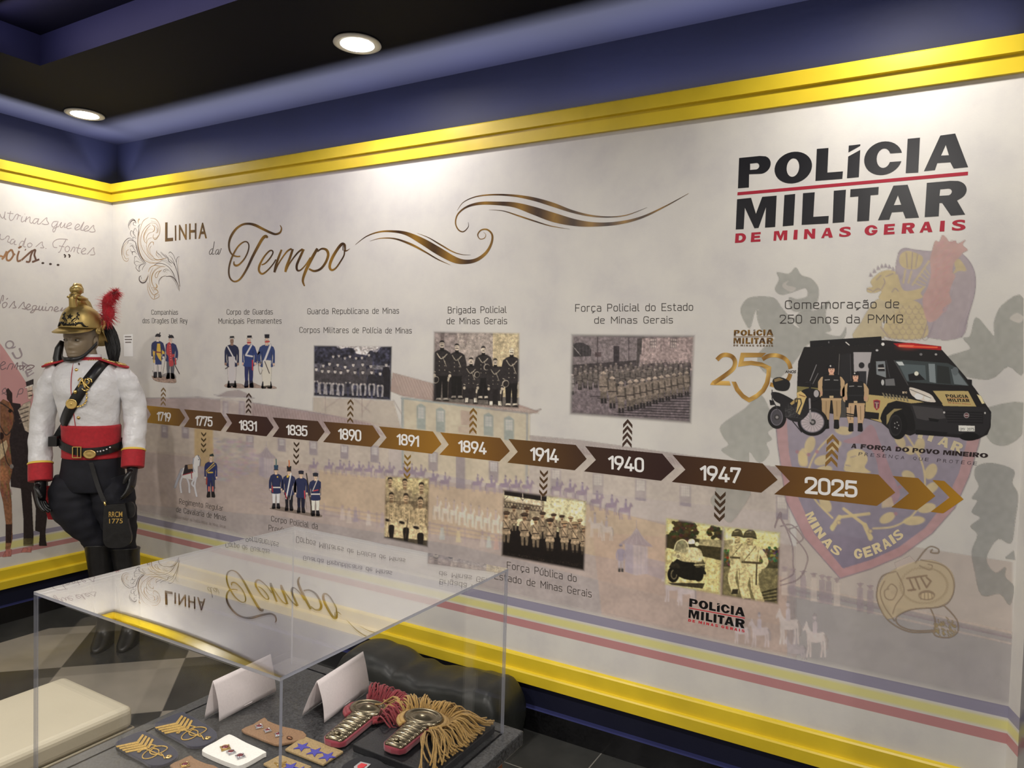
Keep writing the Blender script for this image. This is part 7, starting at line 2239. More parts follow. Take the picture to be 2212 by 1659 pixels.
slab('cloth', out, ZT, ZT + .006, M_TANCLOTH, e, .002,2)
for p, s, r in (((1790,795,.0065),.0105,.2),((1885,840,.0065),.0095,.4),((2010,885,.0065),.0105,.2)):
    diamond_badge(e, za(*p), s, r)
child(MB().ball(za(2135,915,.008),.007,.004,.003).build('stud', mat('bronze_stud', (.18,.09,.05,1),.35,.8), None, True), e)
def star_slip(pts, lab, stars, extra=None):
    e = thing('rank_slip', pts, lab, 'insignia', 'khaki rank slips with stars')
    slab('cloth', pts, ZT, ZT + .005, M_KHAKI, e, .0015)
    for (x, y) in stars:
        c = zb(x, y, .0052)
        st = []
        for k in range(10):
            a = 2 * PI * k / 10 + .4
            r = .0165 if k % 2 == 0 else .0068
            st.append((c[0] + r * math.cos(a), c[1] + r * math.sin(a)))
        slab('embroidered_star', st, c[2], c[2] + .0012, M_BLUETHREAD, e, 0)
    return e
star_slip([zb(62,832), zb(235,715), zb(582,850), zb(402,968)], 'khaki slip embroidered with three blue stars', [(215,795),(330,840),(440,880)])
e = star_slip([zb(-130,960), zb(25,880), zb(300,985), zb(120,1100)], 'khaki slip with a gold motif at the bottom edge of the picture', [(110,975),(180,1010)])
cc = zb(20,955,.0052)
b = MB()
for k in range(5):
    a = PI * k / 4
    b.box(-.0016,.0016,.002,.014 if k % 2 == 0 else .010,0,.0015, Matrix.Translation(cc) @ Matrix.Rotation(a - PI / 2,4, 'Z'))
b.lathe([(.006,0),(.006,.002),(.003,.003)],14, Matrix.Translation(cc))
child(b.build('gold_motif', M_BRASS), e)
out = [za(770,1259), za(900,1195), za(1010,1145), za(1050,1180), za(1190,1240), za(1330,1290), za(1150,1400), za(900,1330)]
e = thing('shoulder_tab', out, 'brown shoulder tab with a gold badge, left of and nearer than the white cloth', 'insignia')
slab('cloth', out, ZT, ZT + .006, M_TANCLOTH, e, .002,2)
diamond_badge(e, za(945,1230,.0065),.011,.3, M_BRASS)
out = [zb(560,1010), zb(640,940), zb(740,905), zb(830,915), zb(930,960), zb(1000,1060), zb(800,1200), zb(600,1120)]
e = thing('insignia_patch', out, 'black felt patch with a small coat of arms badge below the gold epaulette', 'insignia')
slab('felt', out, ZT, ZT + .007, M_BLACKCLOTH, e, .002,4)
c = zb(740,968,.0075)
bp = slab('arms_badge', [(c[0] - .012, c[1] + .011),(c[0] + .010, c[1] + .015),(c[0] + .013, c[1] - .004),(c[0], c[1] - .016),(c[0] - .011, c[1] - .008)], c[2], c[2] + .0012, M_SILVER, e, .0004)
q = slab('shield', [(c[0] - .006, c[1] + .007),(c[0] + .006, c[1] + .009),(c[0] + .007, c[1] - .002),(c[0], c[1] - .010),(c[0] - .006, c[1] - .004)], c[2] + .0013, c[2] + .002, mat('red_enamel', (.5,.02,.03,1),.3), None, 0)
q.parent = bp
q.location = (0,0,0)
# white cord loop
cl = cord('white_cord_loop', [zb(960,790,.003), zb(915,808,.002), zb(878,795,.002), zb(885,772,.003), zb(930,766,.004), zb(965,772,.004)],.0022, M_WHITECLOTH, empty('tmp'),8)
_t = cl.parent
cl.parent = None
cl.location = (0,0,0)
bpy.data.objects.remove(_t)
tag(cl, 'little loop of white cord left of the gold fringed epaulette', 'cord')
# tent cards
def tent(lab, f0, f1, back, h, lean):
    f0, f1, bk = Vector(f0), Vector(f1), Vector(back)
    d = bk - f0
    r0 = f0 + d * lean + Vector((0,0, h))
    r1 = f1 + d * lean + Vector((0,0, h))
    th = .0007
    e = thing('paper_card', [f0, f1, f0 + d], lab, 'card', 'folded paper cards in the case')
    n1 = (f1 - f0).cross(r0 - f0).normalized() * th
    for nm, a0, a1 in (('front_leaf', f0, f1),('back_leaf', f0 + d, f1 + d)):
        b = MB()
        N_ = 8
        vs = []
        for k in range(N_ + 1):
            t = k / N_
            bow = Vector((1,0,0)) * (.006 * math.sin(PI * t)) * (1 if nm == 'front_leaf' else -.4)
            p0, p1 = a0.lerp(r0, t) + bow, a1.lerp(r1, t) + bow * .3
            vs.append((p0, p1))
        rings = [[p0, p1, p1 - n1, p0 - n1] for p0, p1 in vs]
        b.rings(rings)
        child(b.build(nm, M_CARD, None, True), e)
tent('blank folded paper card at the left, behind the navy rank slips', za(1335,730,.001), za(1985,385,.001), za(1170,690,.001),.082,.45)
tent('blank folded paper card leaning behind the red fringed epaulette', zb(412,578,.001), zb(815,280,.001), zb(215,515,.001),.083,.35)
# black board under the epaulettes
out = [zb(1990,592), zb(1500,985), zb(900,985), zb(840,830), zb(1560,520)]
out = [(3.795,-1.468),(3.795,-1.675),(3.60,-1.675),(3.60,-1.468)]
M_BOARD = mat('black_leatherette_board', (.012,.012,.014,1),.42, noise=(200,.3), bump=(300,.1))
tag(slab('display_board', out, ZT, ZT + .014, M_BOARD, None, .002), 'flat black board under the gold fringed epaulette', 'board')

# fringed epaulettes
M_DULLBRASS = mat('aged_silver_gilt_metal', (.22,.185,.125,1),.24, metal=.9, noise=(40,.2))
def rope_mat(name, col):
    return mat(name, col, .55, metal=.15, noise=(700,.4), bump=(1500,.6), sheen=.2)
M_ROPE_G = rope_mat('gold_bullion_cord', (.52,.31,.075,1))
M_ROPE_R = rope_mat('crimson_cord', (.30,.018,.03,1))
def epaulette(label, tip, cen, z0, rope, under, rx, ry, seed, spread=(-1.9,1.9), reach=.085, hump=.014, aim=.8, xmax=0):
    r_ = random.Random(seed)
    t2, c2 = Vector(tip[:2]), Vector(cen[:2])
    ax = (c2 - t2)
    Ln = ax.length
    ang = math.atan2(ax.y, ax.x)
    M_ = Matrix.Translation((c2.x, c2.y, z0)) @ Matrix.Rotation(ang, 4, 'Z')     # local x runs away from the tip
    e = empty('epaulette', (c2.x, c2.y, z0))
    tag(e, label, 'epaulette', 'fringed epaulettes in the case')
    L_ = Ln
    # cloth underlay
    pts = [(-L_, -.025),(-L_ - .010,-.017),(-L_ - .013,0),(-L_ - .010,.017),(-L_, .025),(-.03,.028),(0,.04),(.03,.03),(.04,0),(.03,-.03),(0,-.04),(-.03,-.028)]
    o = MB().prism(pts, .004,.016,2, M_).build('cloth_underlay', under)
    bevel(child(o, e),.003)
    # scaled metal strap
    b = MB()
    n = 7
    for k in range(n):
        xa, xb = -L_ - .008 + (L_ - .01) * k / n, -L_ - .008 + (L_ - .01) * (k + 1.12) / n
        wa = .0205 + .0045 * k / n
        ring = []
        for t in (0,.35,.75,1.0):
            x = xa + (xb - xa) * t
            hgt = .017 + .0055 * math.sin(PI * min(1,.15 + t * .85)) + .0012 * k / n
            w_ = wa * (.8 if (k == 0 and t == 0) else 1)
            ring.append([(x, w_ * math.sin(a),.0165 + (hgt - .0165) * math.cos(a) + .001) for a in np.linspace(-PI / 2, PI / 2,11)] + [(x, w_, .014),(x, -w_, .014)])
        b.rings(ring, True, M_)
    st = child(b.build('scaled_strap', M_DULLBRASS, None, True), e)
    bt = MB().lathe([(.0055,.022),(.0055,.0255),(.003,.0275),(.0008,.0278)],16, M_ @ Matrix.Translation((-L_ + .006,0,0))).build('button', M_DULLBRASS, None, True)
    bt.parent = st
    # oval crest plate with raised rim
    b = MB()
    prof = [(1.06,.014),(1.10,.019),(1.04,.0245),(.92,.026),(.80,.0235),(.70,.022),(.55,.0245),(.30,.028),(.08,.029)]
    b.rings([[(rx * q * math.cos(2 * PI * k / 40), ry * q * math.sin(2 * PI * k / 40), z) for k in range(40)] for q, z in prof], True, M_)
    child(b.build('crescent_plate', M_DULLBRASS, None, True), e)
    # corded roll round the plate
    b = MB()
    for q, z, rr in ((1.20,.016,.005),(1.36,.0125,.005)):
        pp = [M_ @ Vector((rx * q * math.cos(t), ry * q * math.sin(t), z + .0006 * math.sin(t * 60))) for t in np.linspace(-2.5,2.5,90)]
        b.tube(pp, [rr * (1 + .12 * math.sin(i * 2.2)) for i in range(90)],8)
    child(b.build('corded_edge', rope, None, True), e)
    # bullion fringe
    b = MB()
    for k in range(210):
        t = spread[0] + (spread[1] - spread[0]) * (k + r_.random()) / 210
        lay = r_.random()
        q = 1.35 + .1 * lay
        p0 = Vector((rx * q * math.cos(t), ry * q * math.sin(t),.010 + .008 * lay))
        dr = Vector((math.cos(t * aim), math.sin(t * aim),0)).normalized()
        dr.rotate(Matrix.Rotation(r_.uniform(-.22,.22),3, 'Z'))
        ln = reach * r_.uniform(.65,1.08) * (1.12 if t < .2 else .62)
        w0, wd_ = M_ @ p0,(M_.to_3x3() @ dr)
        for q0, qd, lim in ((w0.x, wd_.x, KX1 - .012),(w0.y, wd_.y, KY1 - .012)):
            if qd > .3 and q0 == w0.x and xmax:
                lim = xmax
            if qd > .05:
                ln = max(.012, min(ln, (lim - q0) / qd * r_.uniform(.85,1.0)))
        side = Vector((-dr.y, dr.x, 0)) * r_.uniform(-.012,.012)
        pts = []
        for j in range(7):
            s_ = j / 6
            z = p0.z + (.006 + hump * lay) * math.sin(PI * min(1, s_ * 1.25)) - (p0.z - .0025 - .010 * lay) * s_ ** 1.6
            w_ = M_ @ (p0 + dr * ln * s_ + side * math.sin(s_ * PI * 1.1) + Vector((0,0, z - p0.z)))
            w_.x, w_.y = min(w_.x, KX1 - .009 - .004 * r_.random()), min(w_.y, KY1 - .009 - .004 * r_.random())
            pts.append(w_)
        b.tube(pts, [.0016 * (1 + .1 * (-1) ** j) for j in range(7)],6)
    child(b.build('fringe', rope, None, True), e)
    return e
epaulette('red fringed epaulette with a scaled metal strap, behind the gold one', zb(505,735,.012), zb(800,445,.022), ZT + .0002, M_ROPE_R, M_REDCLOTH, .029,.037,3,(-2.3,.5),.125,.026,.75,3.635)
epaulette('gold fringed epaulette with a scaled metal strap, lying on the black board', zb(1035,795,.026), zb(1290,530,.036), ZT + .0146, M_ROPE_G, M_REDCLOTH, .029,.039,5,(-2.7,1.5),.115,.014,.95)

# ---------------------------------------------------------------- bench and covered bag
M_CREAM = mat('cream_leatherette', (.50,.455,.345,1),.42, noise=(5,.04), bump=(60,.06))
bn = empty('bench', (2.13,-2.0,0))
tag(bn, 'cream upholstered bench on the chequered floor left of the display case', 'bench')
o = child(MB().box(1.925,2.33,-2.75,-1.31,.355,.43).build('seat_cushion', M_CREAM), bn)
bevel(o, .022,4)
o = child(MB().box(1.929,2.326,-2.746,-1.314,.055,.3548).build('base', M_CREAM), bn)
bevel(o, .018,4)
pp = [(1.926,-2.749),(2.329,-2.749),(2.329,-1.311),(1.926,-1.311),(1.926,-2.749)]
child(MB().tube([(x, y, .356) for x, y in pp],.004,6).build('piping', M_CREAM, None, True), bn)
for x in (1.98,2.275):
    for y in (-2.69,-1.37):
        child(MB().box(x - .02, x + .02, y - .02, y + .02,0,.0548).build('foot', M_BLACKSTONE), bn)
M_BAG = mat('black_nylon_cover', (.016,.018,.017,1),.42, noise=(8,.3), bump=(9,.5))
b = MB()
rg = []
r_ = random.Random(4)
NX = 26
for i in range(NX + 1):
    t = i / NX
    x = 2.23 + .895 * t
    hh = .245 + .02 * math.sin(t * 9) + .012 * r_.uniform(-1,1)
    hh *= min(1,.62 + 3.2 * min(t, 1 - t) ** .8)
    ring = []
    for k in range(20):
        a = 2 * PI * k / 20
        ca, sa = math.cos(a), math.sin(a)
        y = -.185 + .135 * math.copysign(abs(ca) ** .55, ca) * (1 + .03 * r_.uniform(-1,1))
        z = hh / 2 + hh / 2 * math.copysign(abs(sa) ** .5, sa) + (.006 * r_.uniform(-1,1) if sa > -.2 else 0)
        ring.append((x + .010 * r_.uniform(-1,1), y, max(.001, z)))
    rg.append(ring)
bag = b.rings(rg).build('covered_bag', M_BAG, None, True)
mod(bag, 'SUBSURF', levels=1, render_levels=1)
tag(bag, 'long low black nylon covered bundle on the floor against the wall behind the case', 'bag')
# ---------------------------------------------------------------- uniformed mannequin in the corner
M_SATIN = mat('white_satin', (.74,.74,.76,1),.34, noise=(9,.03), bump=(7,.8), sheen=.2, depth=.035)
M_RED = mat('red_wool', (.42,.012,.022,1),.75, noise=(60,.15), sheen=.1)
M_BREECH = mat('dark_navy_wool', (.0045,.005,.011,1),.8, noise=(40,.3), bump=(9,.25))
M_LEATHER = mat('black_leather', (.010,.010,.011,1),.34, noise=(30,.3), bump=(40,.15))
M_SKIN = mat('painted_mannequin_face', (.25,.195,.13,1),.36, noise=(14,.10))
M_HELM = mat('aged_brass', (.46,.34,.125,1),.40, metal=.85, noise=(12,.22), bump=(18,.12))
M_GOLD = mat('bright_gilt', (.86,.62,.22,1),.22, metal=1.0)
M_PLUME = mat('red_feather', (.50,.008,.022,1),.8, sheen=.3)
M_HAIR = mat('black_horsehair', (.006,.006,.007,1),.38)
M_YPIPE = mat('yellow_piping', (.80,.55,.08,1),.5)
M_BLACKMET = mat('black_enamelled_relief', (.006,.006,.006,1),.3)
man = empty('mannequin', (.70,-.53,.0), math.radians(41))
tag(man, 'helmeted mannequin in white parade jacket, red sash and dark breeches standing in the corner', 'mannequin')
def mp(o):
    o.parent = man
    return o
def ell(cx, cy, z, rx, ry, n=28, p=1.0):
    out = []
    for k in range(n):
        a = 2 * PI * k / n
        c, s_ = math.cos(a), math.sin(a)
        out.append((cx + rx * math.copysign(abs(c) ** p, c), cy + ry * math.copysign(abs(s_) ** p, s_), z))
    return out
def loft(name, secs, m, n=28, p=1.0, wr=.0, cap=True, par=None, sub=1, seed=1):
    """secs: (cx, cy, z, rx, ry); resampled smoothly; wr wrinkles the cloth"""
    s_ = smooth(secs, False, 4)
    r_ = random.Random(seed)
    ph = [r_.uniform(0,6.3) for _ in range(6)]
    rg = []
    for i, (cx, cy, z, rx, ry) in enumerate(s_):
        ring = ell(cx, cy, z, rx, ry, n, p)
        if wr:
            ring = [(x + (x - cx) / max(rx, .01) * wr * (math.sin(3 * k * 2 * PI / n + z * 38 + ph[0]) * math.sin(z * 55 + ph[1]) + .6 * math.sin(5 * k * 2 * PI / n - z * 61 + ph[2])),
                     y + (y - cy) / max(ry, .01) * wr * (math.sin(2 * k * 2 * PI / n + z * 47 + ph[3]) + .6 * math.sin(z * 83 + 4 * k * 2 * PI / n + ph[4])), zz) for k, (x, y, zz) in enumerate(ring)]
        rg.append(ring)
    o = MB().rings(rg, cap).build(name, m, None, True)
    if sub:
        mod(o, 'SUBSURF', levels=sub, render_levels=sub)
    if par is None:
        mp(o)
    else:
        o.parent = par
    return o
LX = -.02            # the figure leans a little toward its right hip
TORSO = [(.006,0,1.160,.136,.108),(.002,0,1.21,.141,.114),(-.004,-.004,1.29,.152,.122),(-.010,-.006,1.37,.165,.126),(-.012,-.002,1.435,.168,.116),(-.014,0,1.478,.156,.098),(-.016,.004,1.505,.125,.084),(-.018,.006,1.525,.078,.070)]
_t = smooth(TORSO, False, 6)
def chest(x, z, off=.004):
    """point on the front of the jacket"""
    z_ = _t[:, 2]
    cx, cy, rx, ry = (float(np.interp(z, z_, _t[:, i])) for i in (0,1,3,4))
    u = max(-.999, min(.999,(x - cx) / rx))
    return Vector((x, cy - ry * math.sqrt(1 - u * u) - off, z))
jacket = loft('jacket', TORSO, M_SATIN, 32,.92,.0034, seed=3)
# sleeves, cuffs, gloves
SLEEVES = {-1: [(-.160,.005,1.470),(-.205,.005,1.425),(-.240,.010,1.33),(-.262,.010,1.20),(-.262,-.015,1.08),(-.248,-.045,.975)],
           1: [(.135,.005,1.470),(.185,.005,1.425),(.228,.010,1.34),(.246,.012,1.22),(.252,-.020,1.12),(.256,-.045,1.045)]}
SLEEVES = {k: [(x * .885, y, z) for x, y, z in v] for k, v in SLEEVES.items()}
SR = [.050,.058,.058,.058,.057,.053]
def limb(name, pts, rad, m, wr=.0, par=None, n=18, seed=1, cap=True, flat=1.0):
    q = smooth([(*p, r) for p, r in zip(pts, rad)], False, 7)
    r_ = random.Random(seed)
    ph = [r_.uniform(0,6.3) for _ in range(4)]
    rg = []
    prev = None
    for i in range(len(q)):
        t = Vector(q[min(i + 1, len(q) - 1)][:3]) - Vector(q[max(i - 1,0)][:3])
        t.normalize()
        u = Vector((1,0,0)) if prev is None else prev
        u = (u - t * u.dot(t)).normalized()
        prev = u
        w_ = t.cross(u)
        r = q[i][3]
        ring = []
        for k in range(n):
            a = 2 * PI * k / n
            rr = r + wr * (math.sin(2 * a + i * .55 + ph[0]) * math.sin(i * .9 + ph[1]) + .7 * math.sin(3 * a - i * .8 + ph[2]))
            ring.append(Vector(q[i][:3]) + u * math.cos(a) * rr + w_ * math.sin(a) * rr * flat)
        rg.append(ring)
    o = MB().rings(rg, cap).build(name, m, None, True)
    mod(o, 'SUBSURF', levels=1, render_levels=1)
    if par is None:
        mp(o)
    else:
        o.parent = par
    return o
for s_ in (-1,1):
    P_ = SLEEVES[s_]
    limb('sleeve', P_, SR, M_SATIN, .0032, None, 20,5 + s_)
    a, b_ = Vector(P_[-2]), Vector(P_[-1])
    d = (b_ - a).normalized()
    e0 = b_ - d * .008
    e1 = b_ + d * .088
    cuff = limb('cuff', [tuple(e0), tuple(e0.lerp(e1,.5)), tuple(e1)],[.0565,.057,.056], M_RED, 0, None, 22)
    limb('piping', [tuple(e0 - d * .006), tuple(e0), tuple(e0 + d * .006)],[.0545,.0595,.0595], M_YPIPE, 0, cuff, 22)
    # gloved hand: palm with five separate curled fingers
    g = MB()
    wv = Vector((0,-1,0)) - d * Vector((0,-1,0)).dot(d)      # across the knuckles, thumb side forward
    wv.normalize()
    nv = d.cross(wv).normalized()
    if nv.x * s_ > 0:
        nv = -nv                                                   # palm looks at the thigh
    o0 = e1 - d * .012
    rg = []
    for t, hw, ht in ((0,.034,.030),(.02,.033,.026),(.05,.042,.022),(.085,.046,.020),(.108,.044,.016),(.116,.036,.010)):
        c = o0 + d * t
        rg.append([c + wv * hw * math.cos(2 * PI * k / 16) + nv * ht * math.sin(2 * PI * k / 16) for k in range(16)])
    g.rings(rg)
    for k, (off, ln, cu) in enumerate(((.033,.074,.5),(.011,.082,.6),(-.011,.077,.7),(-.032,.062,.85))):
        p = o0 + d * .102 + wv * off
        pts = [p - d * .015, p]
        dd = d.copy()
        for j, f in enumerate((.45,.32,.23)):
            dd = (dd + nv * cu * .55).normalized()
            p = p + dd * ln * f
            pts.append(p)
        q = smooth([tuple(v) for v in pts], False, 3)
        g.tube([tuple(v) for v in q],[.0112 - .0035 * i / len(q) for i in range(len(q))],10)
        g.ball(pts[-1],.0076, n=10, m=7)
    p = o0 + d * .035 + wv * .034
    pts = [p - wv * .012, p + d * .012 + wv * .010, p + d * .038 + wv * .016 + nv * .012, p + d * .062 + wv * .010 + nv * .022]
    q = smooth([tuple(v) for v in pts], False, 4)
    g.tube([tuple(v) for v in q],[.0155 - .006 * i / len(q) for i in range(len(q))],10)
    g.ball(pts[-1],.0095, n=10, m=7)
    g.rings([[o0 - d * .03 + wv * r * math.cos(2 * PI * k / 16) + nv * r * .9 * math.sin(2 * PI * k / 16) + d * t for k in range(16)] for t, r in ((0,.036),(.032,.036),(.036,.034))])
    o = mp(g.build('glove', M_LEATHER, None, True))
    mod(o, 'SUBSURF', levels=1, render_levels=1)
# front piping, buttons
q = [chest(-.052 + .022 * (1.50 - z) / .34, z, .0035) for z in np.linspace(1.505,1.165,26)]
mp(MB().tube(q, .0018,6).build('front_piping', M_RED, None, True))
for x, z in ((-.030,1.473),(-.018,1.290),(-.014,1.228),(-.010,1.172)):
    c = chest(x, z, .002)
    mp(MB().ball(c, .0088,.005,.0088,14,8).build('button', M_GOLD if z > 1.4 else M_BRASS, None, True))
# collar
col = loft('collar', [(-.018,.004,1.492,.090,.080),(-.020,.004,1.510,.076,.070),(-.022,.005,1.530,.072,.067),(-.022,.008,1.541,.0725,.067)], M_RED, 28,1)
loft('shirt_rim', [(-.022,.006,1.53,.070,.0655),(-.022,.008,1.545,.071,.0665),(-.022,.010,1.555,.069,.064)], M_SATIN, 24,1, par=col)
for s_ in (-1,1):
    b = MB()
    for k in range(7):
        a = -PI / 2 + s_ * (.42 + .07 * k)
        c = Vector((-.021 + .076 * math.cos(a),.004 + .0715 * math.sin(a),1.516 + .005 * (-1) ** k))
        b.tube([c, c + Vector((s_ * .008,.003,.006 * (-1) ** k)), c + Vector((s_ * .012,.006,-.004 * (-1) ** k))],.0016,6)
    o = b.build('collar_embroidery', M_GOLD, None, True)
    o.parent = col
# shoulder boards: red pad, gold scales, oval end
for s_ in (-1,1):
    x0, x1 = (-.080,-.215) if s_ < 0 else (.050,.180)
    z0, z1 = (1.523,1.478) if s_ < 0 else (1.523,1.484)
    ax = Vector((x1 - x0,.0, z1 - z0))
    L_ = ax.length
    ux = ax.normalized()
    uy = Vector((0,1,0))
    uz = ux.cross(uy)
    if uz.z < 0:
        uz = -uz
    M_ = Matrix(((ux.x, uy.x, uz.x, x0),(ux.y, uy.y, uz.y, -.012),(ux.z, uy.z, uz.z, z0 + .002),(0,0,0,1)))
    pts = [(0,-.024)] + [(L_ - .035 + .045 * math.cos(a),.047 * math.sin(a)) for a in np.linspace(-1.9,1.9,22)] + [(0,.024)]
    pad = mp(MB().prism(pts, 0,.009,2, M_).build('shoulder_board', M_RED))
    bevel(pad, .003)
    b = MB()
    for k in range(8):
        xa = .008 + k * (L_ - .075) / 8
        b.rings([[(xa + t, w_ * math.sin(a),.009 + .006 * h_ * math.cos(a)) for a in np.linspace(-PI / 2, PI / 2,9)] for t, w_, h_ in ((0,.012,.5),(.006,.0145,1),(.013,.013,.7))], True, M_)
    b.rings([[(L_ - .035 + r * .85 * math.cos(2 * PI * k / 28), r * math.sin(2 * PI * k / 28), z) for k in range(28)] for r, z in ((.034,.009),(.035,.013),(.031,.016),(.026,.0125),(.018,.013),(.010,.017),(.002,.0175))], True, M_)
    o = b.build('gilt_scales', M_GOLD, None, True)
    o.parent = pad
# sash, belt, bandolier
loft('sash', [(.014,-.002,1.005,.146,.120),(.012,-.003,1.05,.143,.118),(.009,-.003,1.12,.140,.117),(.006,-.003,1.19,.143,.118)], M_RED, 30,.92,.0014, seed=8)
b = MB()
b.prism([(-.205,.86),(-.13,.86),(-.125,.72),(-.135,.68),(-.19,.685),(-.205,.75)],-.03,-.018,1)
o = mp(b.build('sash_tail', mat('red_netted_sash', (.40,.012,.02,1),.8, bump=(220,.8))))
belt = []
rg = []
for k in range(57):
    a = 2 * PI * k / 56
    x, y = .012 + .150 * math.copysign(abs(math.cos(a)) ** .92, math.cos(a)),-.003 + .125 * math.copysign(abs(math.sin(a)) ** .92, math.sin(a))
    zc = 1.082 - .030 * max(0,-math.sin(a)) - .10 * x * .0 + .035 * max(0,-math.cos(a)) * .8
    o_ = Vector((math.cos(a), math.sin(a),0)) * .004
    rg.append([(x, y, zc - .021),(x + o_.x, y + o_.y, zc - .021),(x + o_.x, y + o_.y, zc + .021),(x, y, zc + .021)])
bl = mp(MB().rings(rg, False).build('belt', M_LEATHER))
yb_ = -.003 - .125 - .006
b = MB()
def frame(b, cx, cz, w_, h_, t, y0, y1):
    for (xa, xb, za_, zb_) in ((cx - w_, cx + w_, cz + h_ - t, cz + h_),(cx - w_, cx + w_, cz - h_, cz - h_ + t),(cx - w_, cx - w_ + t, cz - h_, cz + h_),(cx + w_ - t, cx + w_, cz - h_, cz + h_)):
        b.box(xa, xb, y0, y1, za_, zb_)
frame(b, -.014,1.052,.022,.030,.005, yb_ - .005, yb_ + .002)
b.box(-.012,-.008, yb_ - .006, yb_, 1.026,1.078)
o = b.build('buckle', M_GOLD)
o.parent = bl
bevel(o, .001)
b = MB()
M_ = Matrix.Translation((.046, yb_ - .001,1.042)) @ Matrix.Rotation(PI / 2,4, 'X')
b.lathe([(.027,0),(.028,.004),(.024,.006),(.020,.0045),(.010,.006),(.002,.0065)],28, M_, 1.1,.85)
o = b.build('belt_plate', M_BRASS, None, True)
o.parent = bl
for k in range(5):
    b = MB().lathe([(.0035,0),(.0055,.001),(.0035,.002)],12, Matrix.Translation((.080 + k * .013,-.003 - .1285 + .0013 * k * k + .004,1.054 + .0012 * k * k)) @ Matrix.Rotation(PI / 2,4, 'X') @ Matrix.Rotation(.25 * k * .4,4, 'Y'))
    o = b.build('eyelet', M_SILVER, None, True)
    o.parent = bl
def ribbon(name, path, hw, m, off=.004, th=.0035, par=None):
    """strap lying on the jacket front; path of (x, z)"""
    p = smooth(path, False, 6)
    vs = []
    for i in range(len(p)):
        t = p[min(i + 1, len(p) - 1)] - p[max(i - 1,0)]
        t /= np.linalg.norm(t)
        nx, nz = -t[1], t[0]
        a, c, b_ = [chest(p[i][0] + nx * hw * k, p[i][1] + nz * hw * k, off) for k in (-1,0,1)]
        out_ = Vector((0,-th, 0))
        vs.append([a, c, b_, b_ + out_, c + out_ * 1.3, a + out_])
    o = MB().rings(vs).build(name, m, None, True)
    if par is None:
        mp(o)
    else:
        o.parent = par
    return o
BAND = [(.080,1.518),(.060,1.470),(.022,1.400),(-.030,1.310),(-.078,1.230),(-.118,1.165),(-.148,1.11)]
band = ribbon('bandolier', BAND, .027, M_LEATHER, .005,.004)
mp(MB().box(-.168,-.128,-.085,-.02,1.075,1.125).build('bandolier_box', M_LEATHER))
# monogram, medallion and chain on the bandolier
c = chest(.020,1.402,.012)
b = MB()
for st in ([(-.028,-.018),(-.012,.022),(.002,-.02)],[(-.022,0),(.0,.002)],[(.004,-.022),(.004,.024),(.022,.018),(.018,.002),(.004,0),(.024,-.022)],[(-.030,.016),(-.020,.030),(-.006,.022),(-.018,.012)],[(.014,.03),(.030,.026),(.034,.010)],[(-.012,-.024),(.004,-.034),(.020,-.026)]):
    q = smooth([(x + c.x, c.y, z + c.z) for x, z in st], False, 5)
    b.tube([tuple(v) for v in q],.0036,8)
o = b.build('monogram', M_GOLD, None, True)
o.parent = band
c2 = chest(-.040,1.300,.011)
b = MB().lathe([(.026,0),(.027,.003),(.023,.005),(.020,.003),(.012,.0055),(.006,.004),(.002,.006)],28, Matrix.Translation(c2) @ Matrix.Rotation(PI / 2,4, 'X'))
o = b.build('medallion', M_GOLD, None, True)
o.parent = band
b = MB()
for k in range(16):
    t = k / 15
    x = .030 * (1 - t) - .018 * t + .018 * math.sin(PI * t)
    z = 1.375 * (1 - t) + 1.285 * t - .022 * math.sin(PI * t)
    cc = chest(x, z, .009)
    b.lathe([(.0042,-.0012),(.0054,0),(.0042,.0012),(.003,0)],10, Matrix.Translation(cc) @ Matrix.Rotation(PI / 2 * (k % 2),4, 'Z') @ Matrix.Rotation(PI / 2,4, 'X'))
o = b.build('chain', M_GOLD, None, True)
o.parent = band
c3 = chest(-.020,1.362,.012)
o = MB().ball(c3,.009,.007,.011,12,8).build('lion_boss', M_GOLD, None, True)
o.parent = band

# breeches and boots
hips = [(.014,0,1.03,.138,.112),(.014,0,1.0,.143,.114),(.014,0,.95,.150,.122),(.014,.002,.88,.158,.126),(.018,.002,.83,.152,.118)]
loft('breeches_seat', hips, M_BREECH, 28,.9,.002, seed=4)
limb('breeches_leg', [(-.070,0,.90),(-.082,-.005,.82),(-.066,-.012,.74),(-.020,-.012,.655),(.026,-.006,.58),(.048,0,.50)],[.098,.112,.110,.090,.066,.058], M_BREECH, .004, None, 22,12)
limb('breeches_leg', [(.092,0,.90),(.112,-.006,.82),(.128,-.012,.74),(.150,-.012,.655),(.165,-.006,.58),(.172,0,.50)],[.092,.104,.104,.086,.066,.058], M_BREECH, .004, None, 22,14)
for x0, zt, k in ((.050,.535,0),(.176,.515,1)):
    b = MB()
    rg = []
    for cx, cy, z, rx, ry in smooth([(x0,0, zt, .074,.076),(x0,0, zt - .03,.070,.072),(x0 + .012,.006,.36,.062,.066),(x0 + .022,.012,.22,.052,.058),(x0 + .026,.014,.12,.044,.052),(x0 + .026,.008,.075,.045,.060),(x0 + .026,-.012,.045,.046,.085),(x0 + .026,-.030,.022,.047,.108),(x0 + .026,-.032,.001,.047,.112)], False, 4):
        ring = ell(cx, cy, z, rx, ry, 24)
        if z > zt - .02:
            ring = [(x, y, zz + .018 * max(0,-(y - cy) / ry) * (1 if z > zt - .005 else .5)) for x, y, zz in ring]
        rg.append(ring)
    b.rings(rg)
    o = mp(b.build('riding_boot', M_LEATHER, None, True))
    mod(o, 'SUBSURF', levels=1, render_levels=1)

